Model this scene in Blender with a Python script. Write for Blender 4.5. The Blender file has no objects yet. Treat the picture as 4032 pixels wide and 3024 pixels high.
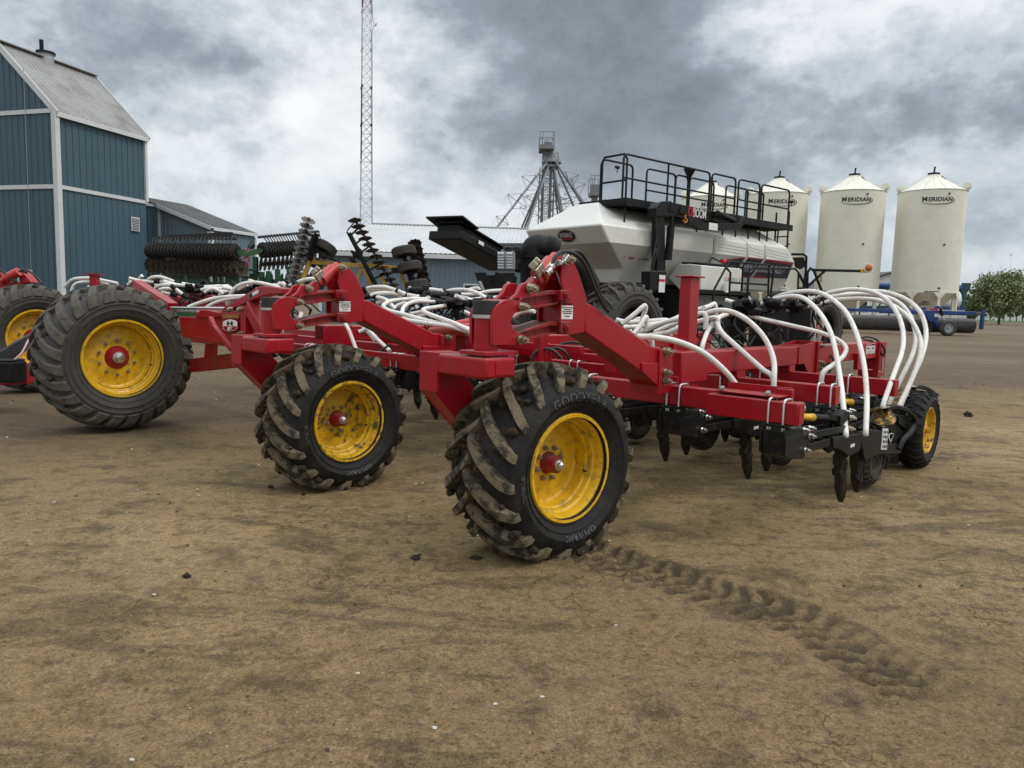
import bpy, bmesh, math, random
from mathutils import Vector, Matrix, noise
random.seed(7)
R_ = math.radians
S = bpy.context.scene
COL = S.collection
PI = math.pi

# ------------------------------------------------------------------ camera
FPX, PITCH, ROLL, EYE = 2912.0, R_(6.31), R_(1.6), 1.6
_f = Vector((0, math.cos(PITCH), -math.sin(PITCH)))
_r0 = Vector((1, 0, 0)); _u0 = Vector((0, math.sin(PITCH), math.cos(PITCH)))
_r = _r0 * math.cos(ROLL) + _u0 * math.sin(ROLL)
_u = -_r0 * math.sin(ROLL) + _u0 * math.cos(ROLL)
cam = bpy.data.cameras.new('camera'); co = bpy.data.objects.new('camera', cam); COL.objects.link(co)
cam.sensor_width = 36; cam.lens = 36 * FPX / 4032; cam.clip_start = 0.05; cam.clip_end = 20000
M = Matrix.Identity(4)
for i in range(3):
    M[i][0] = _r[i]; M[i][1] = _u[i]; M[i][2] = -_f[i]
M[2][3] = EYE
co.matrix_world = M
S.camera = co

# measuring helpers: where a sight line of the photograph meets a real plane of the place
def ray(x, y): return _f + _r * ((x - 2016) / FPX) + _u * ((1512 - y) / FPX)
def D(x, y, Y):
    d = ray(x, y); t = Y / d.y
    return Vector((d.x * t, Y, EYE + d.z * t))
def G(x, y, z=0.0):
    d = ray(x, y); t = (z - EYE) / d.z
    return Vector((d.x * t, d.y * t, z))
# the drill's own axes: s runs to its rear, v outboard, z up, from the pivot of the near castor
ANG = R_(43)
U = Vector((math.sin(ANG), math.cos(ANG), 0)); V = Vector((math.cos(ANG), -math.sin(ANG), 0)); Z = Vector((0, 0, 1))
ORG = Vector((-0.13, 4.33, 0))
def L(s, v, z): return ORG + U * s + V * v + Z * z
def onplane(x, y, p0, n):
    d = ray(x, y); o = Vector((0, 0, EYE))
    return o + d * ((p0 - o).dot(n) / d.dot(n))
ZR = dict(z1=(0, 100, 1.508), z2=(0, 1000, 2.0109), z3=(900, 1000, 1.6591), z4=(1600, 950, 1.2758), z5=(2500, 1050, 1.6592),
          g1=(500, 1050, 2.765), g2=(1300, 1080, 3.16), g3=(2350, 1150, 3.16), g4=(1650, 850, 3.16), g5=(2000, 600, 2.553),
          g6=(2600, 600, 2.552), g7=(2900, 1100, 2.602), g8=(2950, 1450, 2.765), h1=(2350, 1450, 2.949), h2=(0, 1050, 3.017),
          h3=(550, 880, 3.687), h4=(1120, 830, 3.687), h5=(1950, 530, 4.484), h6=(2700, 1100, 3.16), h7=(3300, 1050, 3.022),
          h8=(1250, 1300, 1.9235), c6=(1900, 500, 1.3825), d1=(3100, 600, 2.074), px=(0, 0, 1))
def q(z, x, y):
    a = ZR[z]; return (a[0] + x / a[2], a[1] + y / a[2])
def PU(z, pts, v=0.0): return [onplane(*q(z, x, y), L(0, v, 0), V) for x, y in pts]
def PS(z, pts, s=0.0): return [onplane(*q(z, x, y), L(s, 0, 0), U) for x, y in pts]
def loc(p):
    d = p - ORG; return (d.dot(U), d.dot(V), p.z)

# ------------------------------------------------------------------ mesh builder
class MB:
    def __init__(s): s.v = []; s.f = []; s.m = []; s.mi = 0
    def add(s, vs, fs):
        o = len(s.v); s.v += [Vector(p) for p in vs]
        for f in fs: s.f.append([i + o for i in f]); s.m.append(s.mi)
        return s
    def box(s, c, size, ax=None):
        ax = ax or (Vector((1, 0, 0)), Vector((0, 1, 0)), Z); c = Vector(c)
        h = [a * (k / 2) for a, k in zip(ax, size)]
        vs = [c + h[0] * i + h[1] * j + h[2] * k for i in (-1, 1) for j in (-1, 1) for k in (-1, 1)]
        return s.add(vs, [(0, 1, 3, 2), (4, 6, 7, 5), (0, 4, 5, 1), (2, 3, 7, 6), (0, 2, 6, 4), (1, 5, 7, 3)])
    def lbox(s, s0, s1, v0, v1, z0, z1):
        return s.box(L((s0 + s1) / 2, (v0 + v1) / 2, (z0 + z1) / 2), (abs(s1 - s0), abs(v1 - v0), abs(z1 - z0)), (U, V, Z))
    def bar(s, p0, p1, w, h, up=None):
        p0, p1 = Vector(p0), Vector(p1); d = (p1 - p0); n = d.length; d.normalize()
        up = up or (Z if abs(d.z) < .95 else Vector((1, 0, 0)))
        a = d.cross(up).normalized(); b = a.cross(d).normalized()
        return s.box((p0 + p1) / 2, (n, w, h), (d, a, b))
    def prism(s, pts, ext):
        n = len(pts); pts = [Vector(p) for p in pts]
        vs = pts + [p + ext for p in pts]
        fs = [tuple(range(n)), tuple(range(2 * n - 1, n - 1, -1))] + [(i, (i + 1) % n, (i + 1) % n + n, i + n) for i in range(n)]
        return s.add(vs, fs)
    def ring(s, pts, inner, ext):
        n = len(pts); vs = list(pts) + list(inner) + [p + ext for p in pts] + [p + ext for p in inner]; fs = []
        for i in range(n):
            j = (i + 1) % n
            fs += [(i, j, j + n, i + n), (i + 2 * n, i + 3 * n, j + 3 * n, j + 2 * n), (i, i + 2 * n, j + 2 * n, j), (i + n, j + n, j + 3 * n, i + 3 * n)]
        return s.add(vs, fs)
    def tube(s, pts, r, n=8, smooth=0, closed=False, caps=True):
        pts = [Vector(p) for p in pts]
        if smooth: pts = spline(pts, smooth)
        k = len(pts); rr = r if isinstance(r, (list, tuple)) else [r] * k
        vs = []; fs = []; prev = None
        for i, p in enumerate(pts):
            if closed: t = pts[(i + 1) % k] - pts[i - 1]
            else: t = pts[min(i + 1, k - 1)] - pts[max(i - 1, 0)]
            if t.length < 1e-9: t = Vector((0, 0, 1))
            t.normalize()
            if prev is None:
                a = t.cross(Z if abs(t.z) < .9 else Vector((1, 0, 0))).normalized()
            else:
                a = (prev - t * prev.dot(t))
                a = a.normalized() if a.length > 1e-6 else t.orthogonal().normalized()
            prev = a; b = t.cross(a)
            for j in range(n):
                w = 2 * PI * j / n + PI / n
                vs.append(p + (a * math.cos(w) + b * math.sin(w)) * rr[min(i, len(rr) - 1)])
        for i in range(k if closed else k - 1):
            for j in range(n):
                i2 = (i + 1) % k; j2 = (j + 1) % n
                fs.append((i * n + j, i * n + j2, i2 * n + j2, i2 * n + j))
        if caps and not closed: fs += [tuple(range(n - 1, -1, -1)), tuple(range((k - 1) * n, k * n))]
        return s.add(vs, fs)
    def cyl(s, p0, p1, r, n=16, r2=None): return s.tube([p0, p1], [r, r if r2 is None else r2], n)
    def lathe(s, prof, n=32, mat=None, close=False):
        """profile of (x along axis, radius); axis = local X, or mat"""
        vs = []; fs = []; k = len(prof)
        for x, r in prof:
            for j in range(n):
                w = 2 * PI * j / n; p = Vector((x, r * math.cos(w), r * math.sin(w)))
                vs.append(mat @ p if mat else p)
        for i in range(k - 1):
            for j in range(n):
                j2 = (j + 1) % n
                fs.append((i * n + j, i * n + j2, (i + 1) * n + j2, (i + 1) * n + j))
        if prof[0][1] > 1e-6 and not close: fs.append(tuple(range(n - 1, -1, -1)))
        if prof[-1][1] > 1e-6 and not close: fs.append(tuple(range((k - 1) * n, k * n)))
        return s.add(vs, fs)
    def blob(s, c, r, seed=0, sq=(1, 1, 1), sub=2, amp=.35, fr=1.6):
        bm = bmesh.new(); bmesh.ops.create_icosphere(bm, subdivisions=sub, radius=1)
        c = Vector(c); vs = []
        for v in bm.verts:
            k = 1 + amp * noise.noise(v.co * fr + Vector((seed * 3.1, seed * 1.7, seed)))
            vs.append(c + Vector((v.co.x * sq[0], v.co.y * sq[1], v.co.z * sq[2])) * (r * k))
        bm.verts.index_update(); fs = [[x.index for x in f.verts] for f in bm.faces]; bm.free()
        return s.add(vs, fs)
    def build(s, name, mats, parent=None, raw=False, at=None, bevel=0.0, seg=2, angle=38, loc=None, rot=None):
        me = bpy.data.meshes.new(name)
        base = Vector((0, 0, 0))
        if not raw: base = rootloc(parent) if parent else (Vector(at) if at is not None else Vector((0, 0, 0)))
        me.from_pydata([p - base for p in s.v], [], s.f)
        for m in (mats if isinstance(mats, (list, tuple)) else [mats]): me.materials.append(m)
        if any(s.m): me.polygons.foreach_set('material_index', s.m)
        bm = bmesh.new(); bm.from_mesh(me)
        bmesh.ops.remove_doubles(bm, verts=bm.verts, dist=1e-5)
        bmesh.ops.recalc_face_normals(bm, faces=bm.faces); bm.to_mesh(me); bm.free()
        me.polygons.foreach_set('use_smooth', [True] * len(me.polygons))
        me.set_sharp_from_angle(angle=R_(angle)); me.update()
        o = bpy.data.objects.new(name, me); COL.objects.link(o)
        if parent: o.parent = parent
        elif not raw: o.location = base
        if loc is not None: o.location = loc
        if rot is not None: o.rotation_euler = rot
        if bevel:
            b = o.modifiers.new('bevel', 'BEVEL'); b.width = bevel; b.segments = seg; b.limit_method = 'ANGLE'; b.angle_limit = R_(40); b.use_clamp_overlap = True
        return o
def rootloc(o):
    p = Vector((0, 0, 0))
    while o: p += Vector(o.location); o = o.parent
    return p
def spline(pts, sub):
    out = []; k = len(pts)
    for i in range(k - 1):
        p0, p1, p2, p3 = pts[max(i - 1, 0)], pts[i], pts[i + 1], pts[min(i + 2, k - 1)]
        for j in range(sub):
            t = j / sub
            out.append(.5 * ((2 * p1) + (p2 - p0) * t + (2 * p0 - 5 * p1 + 4 * p2 - p3) * t * t + (3 * p1 - p0 - 3 * p2 + p3) * t ** 3))
    out.append(pts[-1]); return out
def tag(o, label=None, cat=None, group=None, kind=None):
    if label: o['label'] = label
    if cat: o['category'] = cat
    if group: o['group'] = group
    if kind: o['kind'] = kind
    return o
def empty(name, loc, label=None, cat=None, group=None):
    o = bpy.data.objects.new(name, None); COL.objects.link(o); o.location = loc; o.empty_display_size = .2
    return tag(o, label, cat, group)
def copy_tree(o, parent=None):
    c = o.copy(); COL.objects.link(c)
    if parent: c.parent = parent
    for ch in list(o.children): copy_tree(ch, c)
    return c
def text_geo(body, size=1.0, bold=0.0, depth=0.0, spacing=1.0):
    cu = bpy.data.curves.new('lettering', 'FONT'); cu.body = body; cu.size = size; cu.align_x = 'CENTER'; cu.align_y = 'CENTER'
    cu.offset = bold; cu.extrude = depth; cu.resolution_u = 4; cu.space_character = spacing
    o = bpy.data.objects.new('lettering', cu); COL.objects.link(o)
    dg = bpy.context.evaluated_depsgraph_get(); dg.update()
    me = bpy.data.meshes.new_from_object(o.evaluated_get(dg))
    vs = [v.co.copy() for v in me.vertices]; fs = [list(p.vertices) for p in me.polygons]
    bpy.data.objects.remove(o); bpy.data.curves.remove(cu); bpy.data.meshes.remove(me)
    return vs, fs
def text_on(body, c, right, up, size, bold=0, lift=.003, sx=1.0, shear=0.0, depth=0.0008):
    """a lettering mesh laid on a flat face: centre, reading direction, up direction"""
    right = Vector(right).normalized(); up = Vector(up).normalized(); n = right.cross(up)
    vs, fs = text_geo(body, size, bold, depth)
    m = MB(); m.add([Vector(c) + right * ((p.x + p.y * shear) * sx) + up * p.y + n * (lift + p.z) for p in vs], fs)
    return m

# ------------------------------------------------------------------ materials
def mat(name, base, rough=.5, metal=0.0, dirt=None, amt=0.0, scale=6.0, var=.12, bump=0.0, bscale=60.0, coat=0.0, spec=.5, lo=.45, hi=.7, dust=0.0):
    m = bpy.data.materials.new(name); m.use_nodes = True; nt = m.node_tree; N = nt.nodes; K = nt.links
    b = N['Principled BSDF']; b.inputs['Roughness'].default_value = rough; b.inputs['Metallic'].default_value = metal
    b.inputs['Coat Weight'].default_value = coat; b.inputs['Coat Roughness'].default_value = .15
    b.inputs['Specular IOR Level'].default_value = spec
    tc = N.new('ShaderNodeTexCoord')
    n1 = N.new('ShaderNodeTexNoise'); n1.inputs['Scale'].default_value = scale; n1.inputs['Detail'].default_value = 8; n1.inputs['Roughness'].default_value = .62
    K.new(tc.outputs['Object'], n1.inputs['Vector'])
    mx = N.new('ShaderNodeMix'); mx.data_type = 'RGBA'
    c = Vector(base[:3])
    mx.inputs[6].default_value = (*(c * (1 - var)), 1); mx.inputs[7].default_value = (*[min(1, k * (1 + var)) for k in c], 1)
    K.new(n1.outputs['Fac'], mx.inputs[0]); last = mx.outputs[2]
    if dirt:
        n2 = N.new('ShaderNodeTexNoise'); n2.inputs['Scale'].default_value = scale * 1.7; n2.inputs['Detail'].default_value = 10; n2.inputs['Roughness'].default_value = .68
        mp = N.new('ShaderNodeMapping'); mp.inputs['Location'].default_value = (3.3, 1.2, 7.7); K.new(tc.outputs['Object'], mp.inputs[0]); K.new(mp.outputs[0], n2.inputs['Vector'])
        rp = N.new('ShaderNodeMapRange'); rp.inputs[1].default_value = lo; rp.inputs[2].default_value = hi; rp.inputs[3].default_value = 0; rp.inputs[4].default_value = amt
        K.new(n2.outputs['Fac'], rp.inputs[0])
        m2 = N.new('ShaderNodeMix'); m2.data_type = 'RGBA'; m2.inputs[7].default_value = (*dirt, 1)
        K.new(rp.outputs[0], m2.inputs[0]); K.new(last, m2.inputs[6]); last = m2.outputs[2]
        rr = N.new('ShaderNodeMapRange'); rr.inputs[3].default_value = rough; rr.inputs[4].default_value = .9
        K.new(rp.outputs[0], rr.inputs[0]); K.new(rr.outputs[0], b.inputs['Roughness'])
    if dust:                                        # dry dust lying on faces that look up
        g = N.new('ShaderNodeNewGeometry'); sx = N.new('ShaderNodeSeparateXYZ'); K.new(g.outputs['True Normal'], sx.inputs[0])
        dr = N.new('ShaderNodeMapRange'); dr.inputs[1].default_value = .55; dr.inputs[2].default_value = .95; K.new(sx.outputs[2], dr.inputs[0])
        dm = N.new('ShaderNodeMapRange'); dm.inputs[1].default_value = .35; dm.inputs[2].default_value = .65; dm.inputs[4].default_value = dust; K.new(n1.outputs['Fac'], dm.inputs[0])
        dx = N.new('ShaderNodeMath'); dx.operation = 'MULTIPLY'; K.new(dr.outputs[0], dx.inputs[0]); K.new(dm.outputs[0], dx.inputs[1])
        m4 = N.new('ShaderNodeMix'); m4.data_type = 'RGBA'; m4.inputs[7].default_value = (.24, .17, .115, 1); K.new(dx.outputs[0], m4.inputs[0]); K.new(last, m4.inputs[6]); last = m4.outputs[2]
    K.new(last, b.inputs['Base Color'])
    if bump:
        n3 = N.new('ShaderNodeTexNoise'); n3.inputs['Scale'].default_value = bscale; n3.inputs['Detail'].default_value = 6
        K.new(tc.outputs['Object'], n3.inputs['Vector'])
        bp = N.new('ShaderNodeBump'); bp.inputs['Strength'].default_value = bump; bp.inputs['Distance'].default_value = .01
        K.new(n3.outputs['Fac'], bp.inputs['Height']); K.new(bp.outputs[0], b.inputs['Normal'])
    return m
MUD = (.07, .048, .03); DUST = (.17, .13, .085); DRYMUD = (.2, .155, .095)
m_red = mat('red_paint', (.315, .0025, .012), .36, dirt=(.2, .022, .02), amt=.55, scale=4.0, var=.2, coat=.1, spec=.38, dust=.4, lo=.5, hi=.8, bump=.02, bscale=40)
m_redcyl = mat('cylinder_red_paint', (.47, .025, .018), .3, dirt=DUST, amt=.3, scale=5, coat=.3)
m_redm = mat('muddy_red_paint', (.25, .004, .011), .4, dirt=MUD, amt=.8, scale=5, lo=.5, hi=.68, dust=.5)
m_yel = mat('yellow_paint', (.70, .405, .008), .42, dirt=(.13, .085, .028), amt=.85, scale=9, coat=.1, lo=.5, hi=.72, bump=.08)
m_disc = mat('mud_caked_disc', (.42, .22, .008), .55, dirt=(.035, .026, .016), amt=.97, scale=9, lo=.42, hi=.52, bump=.3, bscale=40)
m_mtyre = mat('mud_caked_tyre', (.062, .047, .034), .9, dirt=(.02, .017, .014), amt=.8, scale=9, bump=.7, bscale=50)
m_yelm = mat('muddy_yellow_paint', (.62, .36, .008), .45, dirt=(.055, .04, .02), amt=.92, scale=8, lo=.5, hi=.6, bump=.1, bscale=30)
m_yelb = mat('implement_yellow', (.5, .3, .04), .5, dirt=DUST, amt=.5, scale=2)
m_rub = mat('tyre_rubber', (.009, .009, .0095), .68, spec=.26, dirt=(.05, .042, .032), amt=.7, scale=4, bump=.25, bscale=45, lo=.42, hi=.75)
m_rubd = mat('dusty_tyre_rubber', (.036, .034, .031), .75, dirt=(.085, .072, .055), amt=.7, scale=4, bump=.1, bscale=40, lo=.4, hi=.75)
m_lug = mat('mud_smeared_lug', (.15, .117, .072), .85, dirt=(.02, .018, .015), amt=.92, scale=8, bump=.6, bscale=60, lo=.46, hi=.57)
m_lugc = mat('dry_mud_lug', (.088, .076, .058), .85, dirt=(.038, .035, .032), amt=.9, scale=8, bump=.3, bscale=60, lo=.45, hi=.65)
m_mud = mat('clotted_mud', (.036, .025, .016), .9, spec=.25, dirt=(.12, .088, .052), amt=.75, scale=16, bump=.9, bscale=70, lo=.52, hi=.7)
m_blk = mat('black_paint', (.0045, .0045, .005), .5, dirt=(.035, .03, .023), amt=.4, scale=5, spec=.25)
m_blkc = mat('cast_black_iron', (.005, .0052, .0056), .5, spec=.28, dirt=(.05, .042, .032), amt=.7, scale=9, lo=.5, hi=.75, bump=.15)
m_shank = mat('muddy_shank', (.03, .022, .015), .88, spec=.3, dirt=(.012, .011, .01), amt=.8, scale=14, bump=.8, bscale=60)
m_cap = mat('black_rubber_cap', (.012, .013, .014), .6, dirt=(.05, .05, .048), amt=.4)
m_zinc = mat('zinc_plated_steel', (.62, .62, .6), .32, 1.0, dirt=(.2, .17, .13), amt=.45, scale=30)
m_brass = mat('yellow_zinc_bolt', (.42, .37, .28), .4, .9, dirt=(.12, .1, .07), amt=.5, scale=25)
m_chrome = mat('chrome_rod', (.75, .75, .75), .12, 1.0)
m_hose = mat('white_hose', (.72, .70, .645), .5, dirt=(.34, .25, .16), amt=.75, scale=4.2, var=.06, lo=.5, hi=.8)
m_bhose = mat('black_hydraulic_hose', (.013, .013, .013), .5)
m_pipe = mat('dark_head_plastic', (.005, .005, .0055), .55, spec=.28, bump=.4, bscale=25)
m_white = mat('white_decal', (.75, .75, .73), .5, dirt=(.4, .36, .3), amt=.4)
m_ink = mat('black_ink', (.012, .012, .014), .55)
m_inkg = mat('grey_ink', (.16, .16, .16), .6)
m_redink = mat('red_decal', (.5, .012, .03), .45)
m_tan = mat('tan_decal', (.28, .12, .012), .5)
BANKS = ((2450, 230, .21, -.15), (1900, 60, .17, -.09), (2050, 330, .10, -.06), (3300, 400, .14, -.12), (3950, 330, .16, -.12), (200, 420, .14, .02), (3000, 620, .2, -.06), (550, 330, .2, -.04), (2750, 80, .15, -.07), (3050, 140, .09, .17), (3500, 60, .14, .13), (1330, 430, .10, .11), (1050, 640, .12, .03),
         (120, 60, .12, .14), (1500, 80, .13, .08), (700, 60, .10, -.03), (3300, 650, .12, .05))
EXPO = 0.25
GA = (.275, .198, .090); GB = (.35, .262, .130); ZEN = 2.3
# ------------------------------------------------------------------ sky and light
SUN_EL, SUN_AZ = R_(52), R_(105)      # azimuth clockwise from +Y
w = bpy.data.worlds.new('World'); S.world = w; w.use_nodes = True
nt = w.node_tree; N = nt.nodes; K = nt.links
bg = N['Background']; bg.inputs['Strength'].default_value = 0.1
sky = N.new('ShaderNodeTexSky'); sky.sky_type = 'NISHITA'; sky.sun_disc = False; sky.sun_elevation = SUN_EL; sky.sun_rotation = SUN_AZ
sky.air_density = 1.2; sky.dust_density = 2.0
def mth(op, a, b=None, c=None, clamp=False):
    n = N.new('ShaderNodeMath'); n.operation = op; n.use_clamp = clamp
    for i, k in enumerate((a, b, c)):
        if k is None: continue
        if isinstance(k, (int, float)): n.inputs[i].default_value = k
        else: K.new(k, n.inputs[i])
    return n.outputs[0]
tc = N.new('ShaderNodeTexCoord'); sp = N.new('ShaderNodeSeparateXYZ'); K.new(tc.outputs['Generated'], sp.inputs[0])
cb = N.new('ShaderNodeCombineXYZ'); K.new(sp.outputs[0], cb.inputs[0]); K.new(sp.outputs[1], cb.inputs[1]); K.new(mth('MULTIPLY', sp.outputs[2], 1.55), cb.inputs[2])
def nz(scale, detail, rough, off, dist=0.0):
    mp = N.new('ShaderNodeMapping'); mp.inputs['Location'].default_value = off; K.new(cb.outputs[0], mp.inputs[0])
    n = N.new('ShaderNodeTexNoise'); n.inputs['Scale'].default_value = scale; n.inputs['Detail'].default_value = detail; n.inputs['Roughness'].default_value = rough; n.inputs['Distortion'].default_value = dist
    K.new(mp.outputs[0], n.inputs['Vector']); return n.outputs['Fac']
big = nz(2.6, 4, .5, (1.7, 4.4, 0.3)); mid = nz(5.2, 14, .61, (5.2, 1.1, 2), .1); fine = nz(17, 8, .6, (2, 9, 1), .1)
# the heavier and lighter banks of this particular sky, each a direction in the world
def bank(px, py, rad, amp):
    d = ray(px, py).normalized()
    vm = N.new('ShaderNodeVectorMath'); vm.operation = 'DISTANCE'; vm.inputs[1].default_value = d; K.new(tc.outputs['Generated'], vm.inputs[0])
    t = mth('DIVIDE', vm.outputs['Value'], rad)
    return mth('MULTIPLY', mth('EXPONENT', mth('MULTIPLY', mth('MULTIPLY', t, t), -1.0)), amp)
val = mth('ADD', mth('MULTIPLY', big, .42), mth('ADD', mth('MULTIPLY', mid, .85), mth('MULTIPLY', fine, .16)))
val = mth('MULTIPLY_ADD', mth('SUBTRACT', val, .70), 1.3, .735)
for b in BANKS: val = mth('ADD', val, bank(*b))
rp = N.new('ShaderNodeValToRGB'); K.new(val, rp.inputs[0])
els = rp.color_ramp.elements; els[0].position = .34; els[1].position = .98
els[0].color = (1.7, 1.9, 2.1, 1); els[1].color = (8.3, 8.5, 8.7, 1)
for p, c in ((.56, (2.65, 3.0, 3.4)), (.64, (3.6, 4.0, 4.45)), (.69, (4.6, 5.05, 5.5)), (.75, (5.4, 5.85, 6.25)), (.84, (7.2, 7.45, 7.7))):
    e = els.new(p); e.color = (*c, 1)
hz = N.new('ShaderNodeMapRange'); hz.inputs[1].default_value = .0; hz.inputs[2].default_value = .2; hz.inputs[3].default_value = .6; hz.inputs[4].default_value = 0; K.new(sp.outputs[2], hz.inputs[0])
m1 = N.new('ShaderNodeMix'); m1.data_type = 'RGBA'; m1.inputs[7].default_value = (4.7, 5.35, 5.95, 1); K.new(hz.outputs[0], m1.inputs[0]); K.new(rp.outputs[0], m1.inputs[6])
m2 = N.new('ShaderNodeMix'); m2.data_type = 'RGBA'; m2.inputs[0].default_value = .94; K.new(sky.outputs[0], m2.inputs[6]); K.new(m1.outputs[2], m2.inputs[7])
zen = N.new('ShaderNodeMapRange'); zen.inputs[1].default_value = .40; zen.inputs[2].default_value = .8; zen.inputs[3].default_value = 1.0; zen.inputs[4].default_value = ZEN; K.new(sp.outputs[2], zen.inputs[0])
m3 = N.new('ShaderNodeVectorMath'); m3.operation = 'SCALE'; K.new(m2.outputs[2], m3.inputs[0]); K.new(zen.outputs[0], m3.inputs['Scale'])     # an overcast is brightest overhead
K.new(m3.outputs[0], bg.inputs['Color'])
sl = bpy.data.lights.new('sun', 'SUN'); sl.energy = 1.0; sl.angle = R_(14); sl.color = (1, .965, .91)
so = bpy.data.objects.new('sun', sl); COL.objects.link(so); so.location = (0, 0, 60)
sd = Vector((math.sin(SUN_AZ) * math.cos(SUN_EL), math.cos(SUN_AZ) * math.cos(SUN_EL), math.sin(SUN_EL)))
so.rotation_euler = sd.to_track_quat('Z', 'Y').to_euler()
S.view_settings.view_transform = 'Standard'; S.view_settings.look = 'None'; S.view_settings.exposure = EXPO; S.view_settings.gamma = 1
S.render.engine = 'CYCLES'

# ------------------------------------------------------------------ the yard: one sheet of bare earth out to the horizon
track = [G(*q('z2' if 0 else 'px', x, y)) for x, y in ((2300, 2170), (2560, 2250), (2800, 2330), (3050, 2400), (3230, 2480), (3420, 2590), (3610, 2700), (3760, 2800))]
track = spline(track, 10)
tl = [0.0]
for a, b in zip(track, track[1:]): tl.append(tl[-1] + (b - a).length)
def on_track(x, y):
    best = None
    for i, (a, b) in enumerate(zip(track, track[1:])):
        dx, dy = b.x - a.x, b.y - a.y; l2 = dx * dx + dy * dy
        t = max(0, min(1, ((x - a.x) * dx + (y - a.y) * dy) / l2))
        ex, ey = x - a.x - dx * t, y - a.y - dy * t; d2 = ex * ex + ey * ey
        if best is None or d2 < best[0]: best = (d2, tl[i] + t * (tl[i + 1] - tl[i]), (dx * ey - dy * ex) / math.sqrt(l2))
    return best
xs = [0.0]
while xs[-1] < 5000:
    x = xs[-1]; xs.append(x + ((.018 if .1 < x < 2.7 else .034) if x < 4.2 else .034 + (x - 4.2) * .06))
xn = [0.0]
while xn[-1] < 5000:
    x = xn[-1]; xn.append(x + (.034 if x < 4.2 else .034 + (x - 4.2) * .06))
xs = [-x for x in xn[:0:-1]] + xs
ys = [2.1]
while ys[-1] < 6000:
    y = ys[-1]; ys.append(y + (y * .0062 if y < 5 else y * .0095) if y < 22 else y * 1.06)
yb = [2.1]
while yb[-1] > -400: yb.append(yb[-1] - max(.12, abs(2.1 - yb[-1]) * .2))
ys = yb[:0:-1] + ys
gv = []; gd = []
xmin, xmax, ymin, ymax = min(p.x for p in track) - .4, max(p.x for p in track) + .4, min(p.y for p in track) - .4, max(p.y for p in track) + .4
for y in ys:
    for x in xs:
        h = 0; dd = 0
        if abs(x) < 60 and -10 < y < 80:
            h = .022 * noise.noise(Vector((x * .35, y * .35, 0))) + .010 * noise.noise(Vector((x * 1.3, y * 1.6, 3)))
            if abs(x) < 9 and y < 22:
                h += .006 * noise.noise(Vector((x * 5, y * 7, 9))) + .0045 * noise.noise(Vector((x * 17, y * 19, 5)))
                # old ruts scuffed across the yard
                ru = noise.noise(Vector((x * .5 + y * .2, y * 1.9 - x * .55, 20)))
                if ru > .18: h -= .012 * min(1, (ru - .18) * 5) * (.6 + .8 * noise.noise(Vector((x * 6, y * 6, 1))))
            if 4.4 < y < 10 and -.2 < x < 6:
                pt_ = max(0, noise.noise(Vector((x * .8 + 3, y * 2.0, 31))) - .08) * 3 * min(1, (y - 4.4) * 1.5); pt_ = min(1, pt_)
                h += pt_ * (.016 * noise.noise(Vector((x * 13, y * 16, 7))) + .014 * max(0, noise.noise(Vector((x * 24, y * 24, 3))))); dd = pt_ * max(0, .45 + .5 * noise.noise(Vector((x * 9, y * 14, 17))))
            h -= .028 * math.exp(-((x + 1.4) ** 2 + (y - 6.2) ** 2) / 1.2) if abs(x + 1.4) < 4 and abs(y - 6.2) < 4 else 0
            if xmin < x < xmax and ymin < y < ymax:
                d2, t, wv = on_track(x, y)
                fade = min(1, max(0, 1 - (abs(wv) - .215) / .035 + 1.2 * noise.noise(Vector((x * 6, y * 6, 41))))) * min(1, (tl[-1] - t) / .2)
                nn = noise.noise(Vector((x * 9, y * 9, 2)))
                if t > 1.55: fade *= .55 + .45 * (wv < .06)
                fade *= max(0, min(1, 1.15 + .7 * noise.noise(Vector((x * 2.2, y * 2.2, 8)))))
                if fade > 0:
                    ph = t / .115 + abs(wv) * 4.0 + .22 * nn + .15 * noise.noise(Vector((x * 3, y * 3, 12)))
                    sw = math.sin(2 * PI * ph); rid = max(0, min(1, .5 + 1.4 * sw))
                    ck = noise.noise(Vector((x * 34, y * 34, 4))); ck2 = noise.noise(Vector((x * 15, y * 15, 6)))
                    h += fade * (-.012 + .028 * rid * (.8 + .7 * ck2) + .012 * nn + .014 * ck)
                    dd = fade * max(.30 + .3 * ck, min(1, 1.08 - rid * (1.0 + .8 * ck2)))  # grooves darkened in colour to stand in for shade, over darker disturbed soil
        gv.append((x, y, h)); gd.append(dd)
nx = len(xs); gf = [(j * nx + i, j * nx + i + 1, (j + 1) * nx + i + 1, (j + 1) * nx + i) for j in range(len(ys) - 1) for i in range(nx - 1)]
gm = bpy.data.meshes.new('ground'); gm.from_pydata(gv, [], gf); gm.polygons.foreach_set('use_smooth', [True] * len(gf))
at = gm.attributes.new('churned', 'FLOAT', 'POINT'); at.data.foreach_set('value', gd)
ground = bpy.data.objects.new('ground', gm); COL.objects.link(ground); tag(ground, kind='structure', label='bare brown packed earth yard with scuffs and a churned tyre track')
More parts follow.
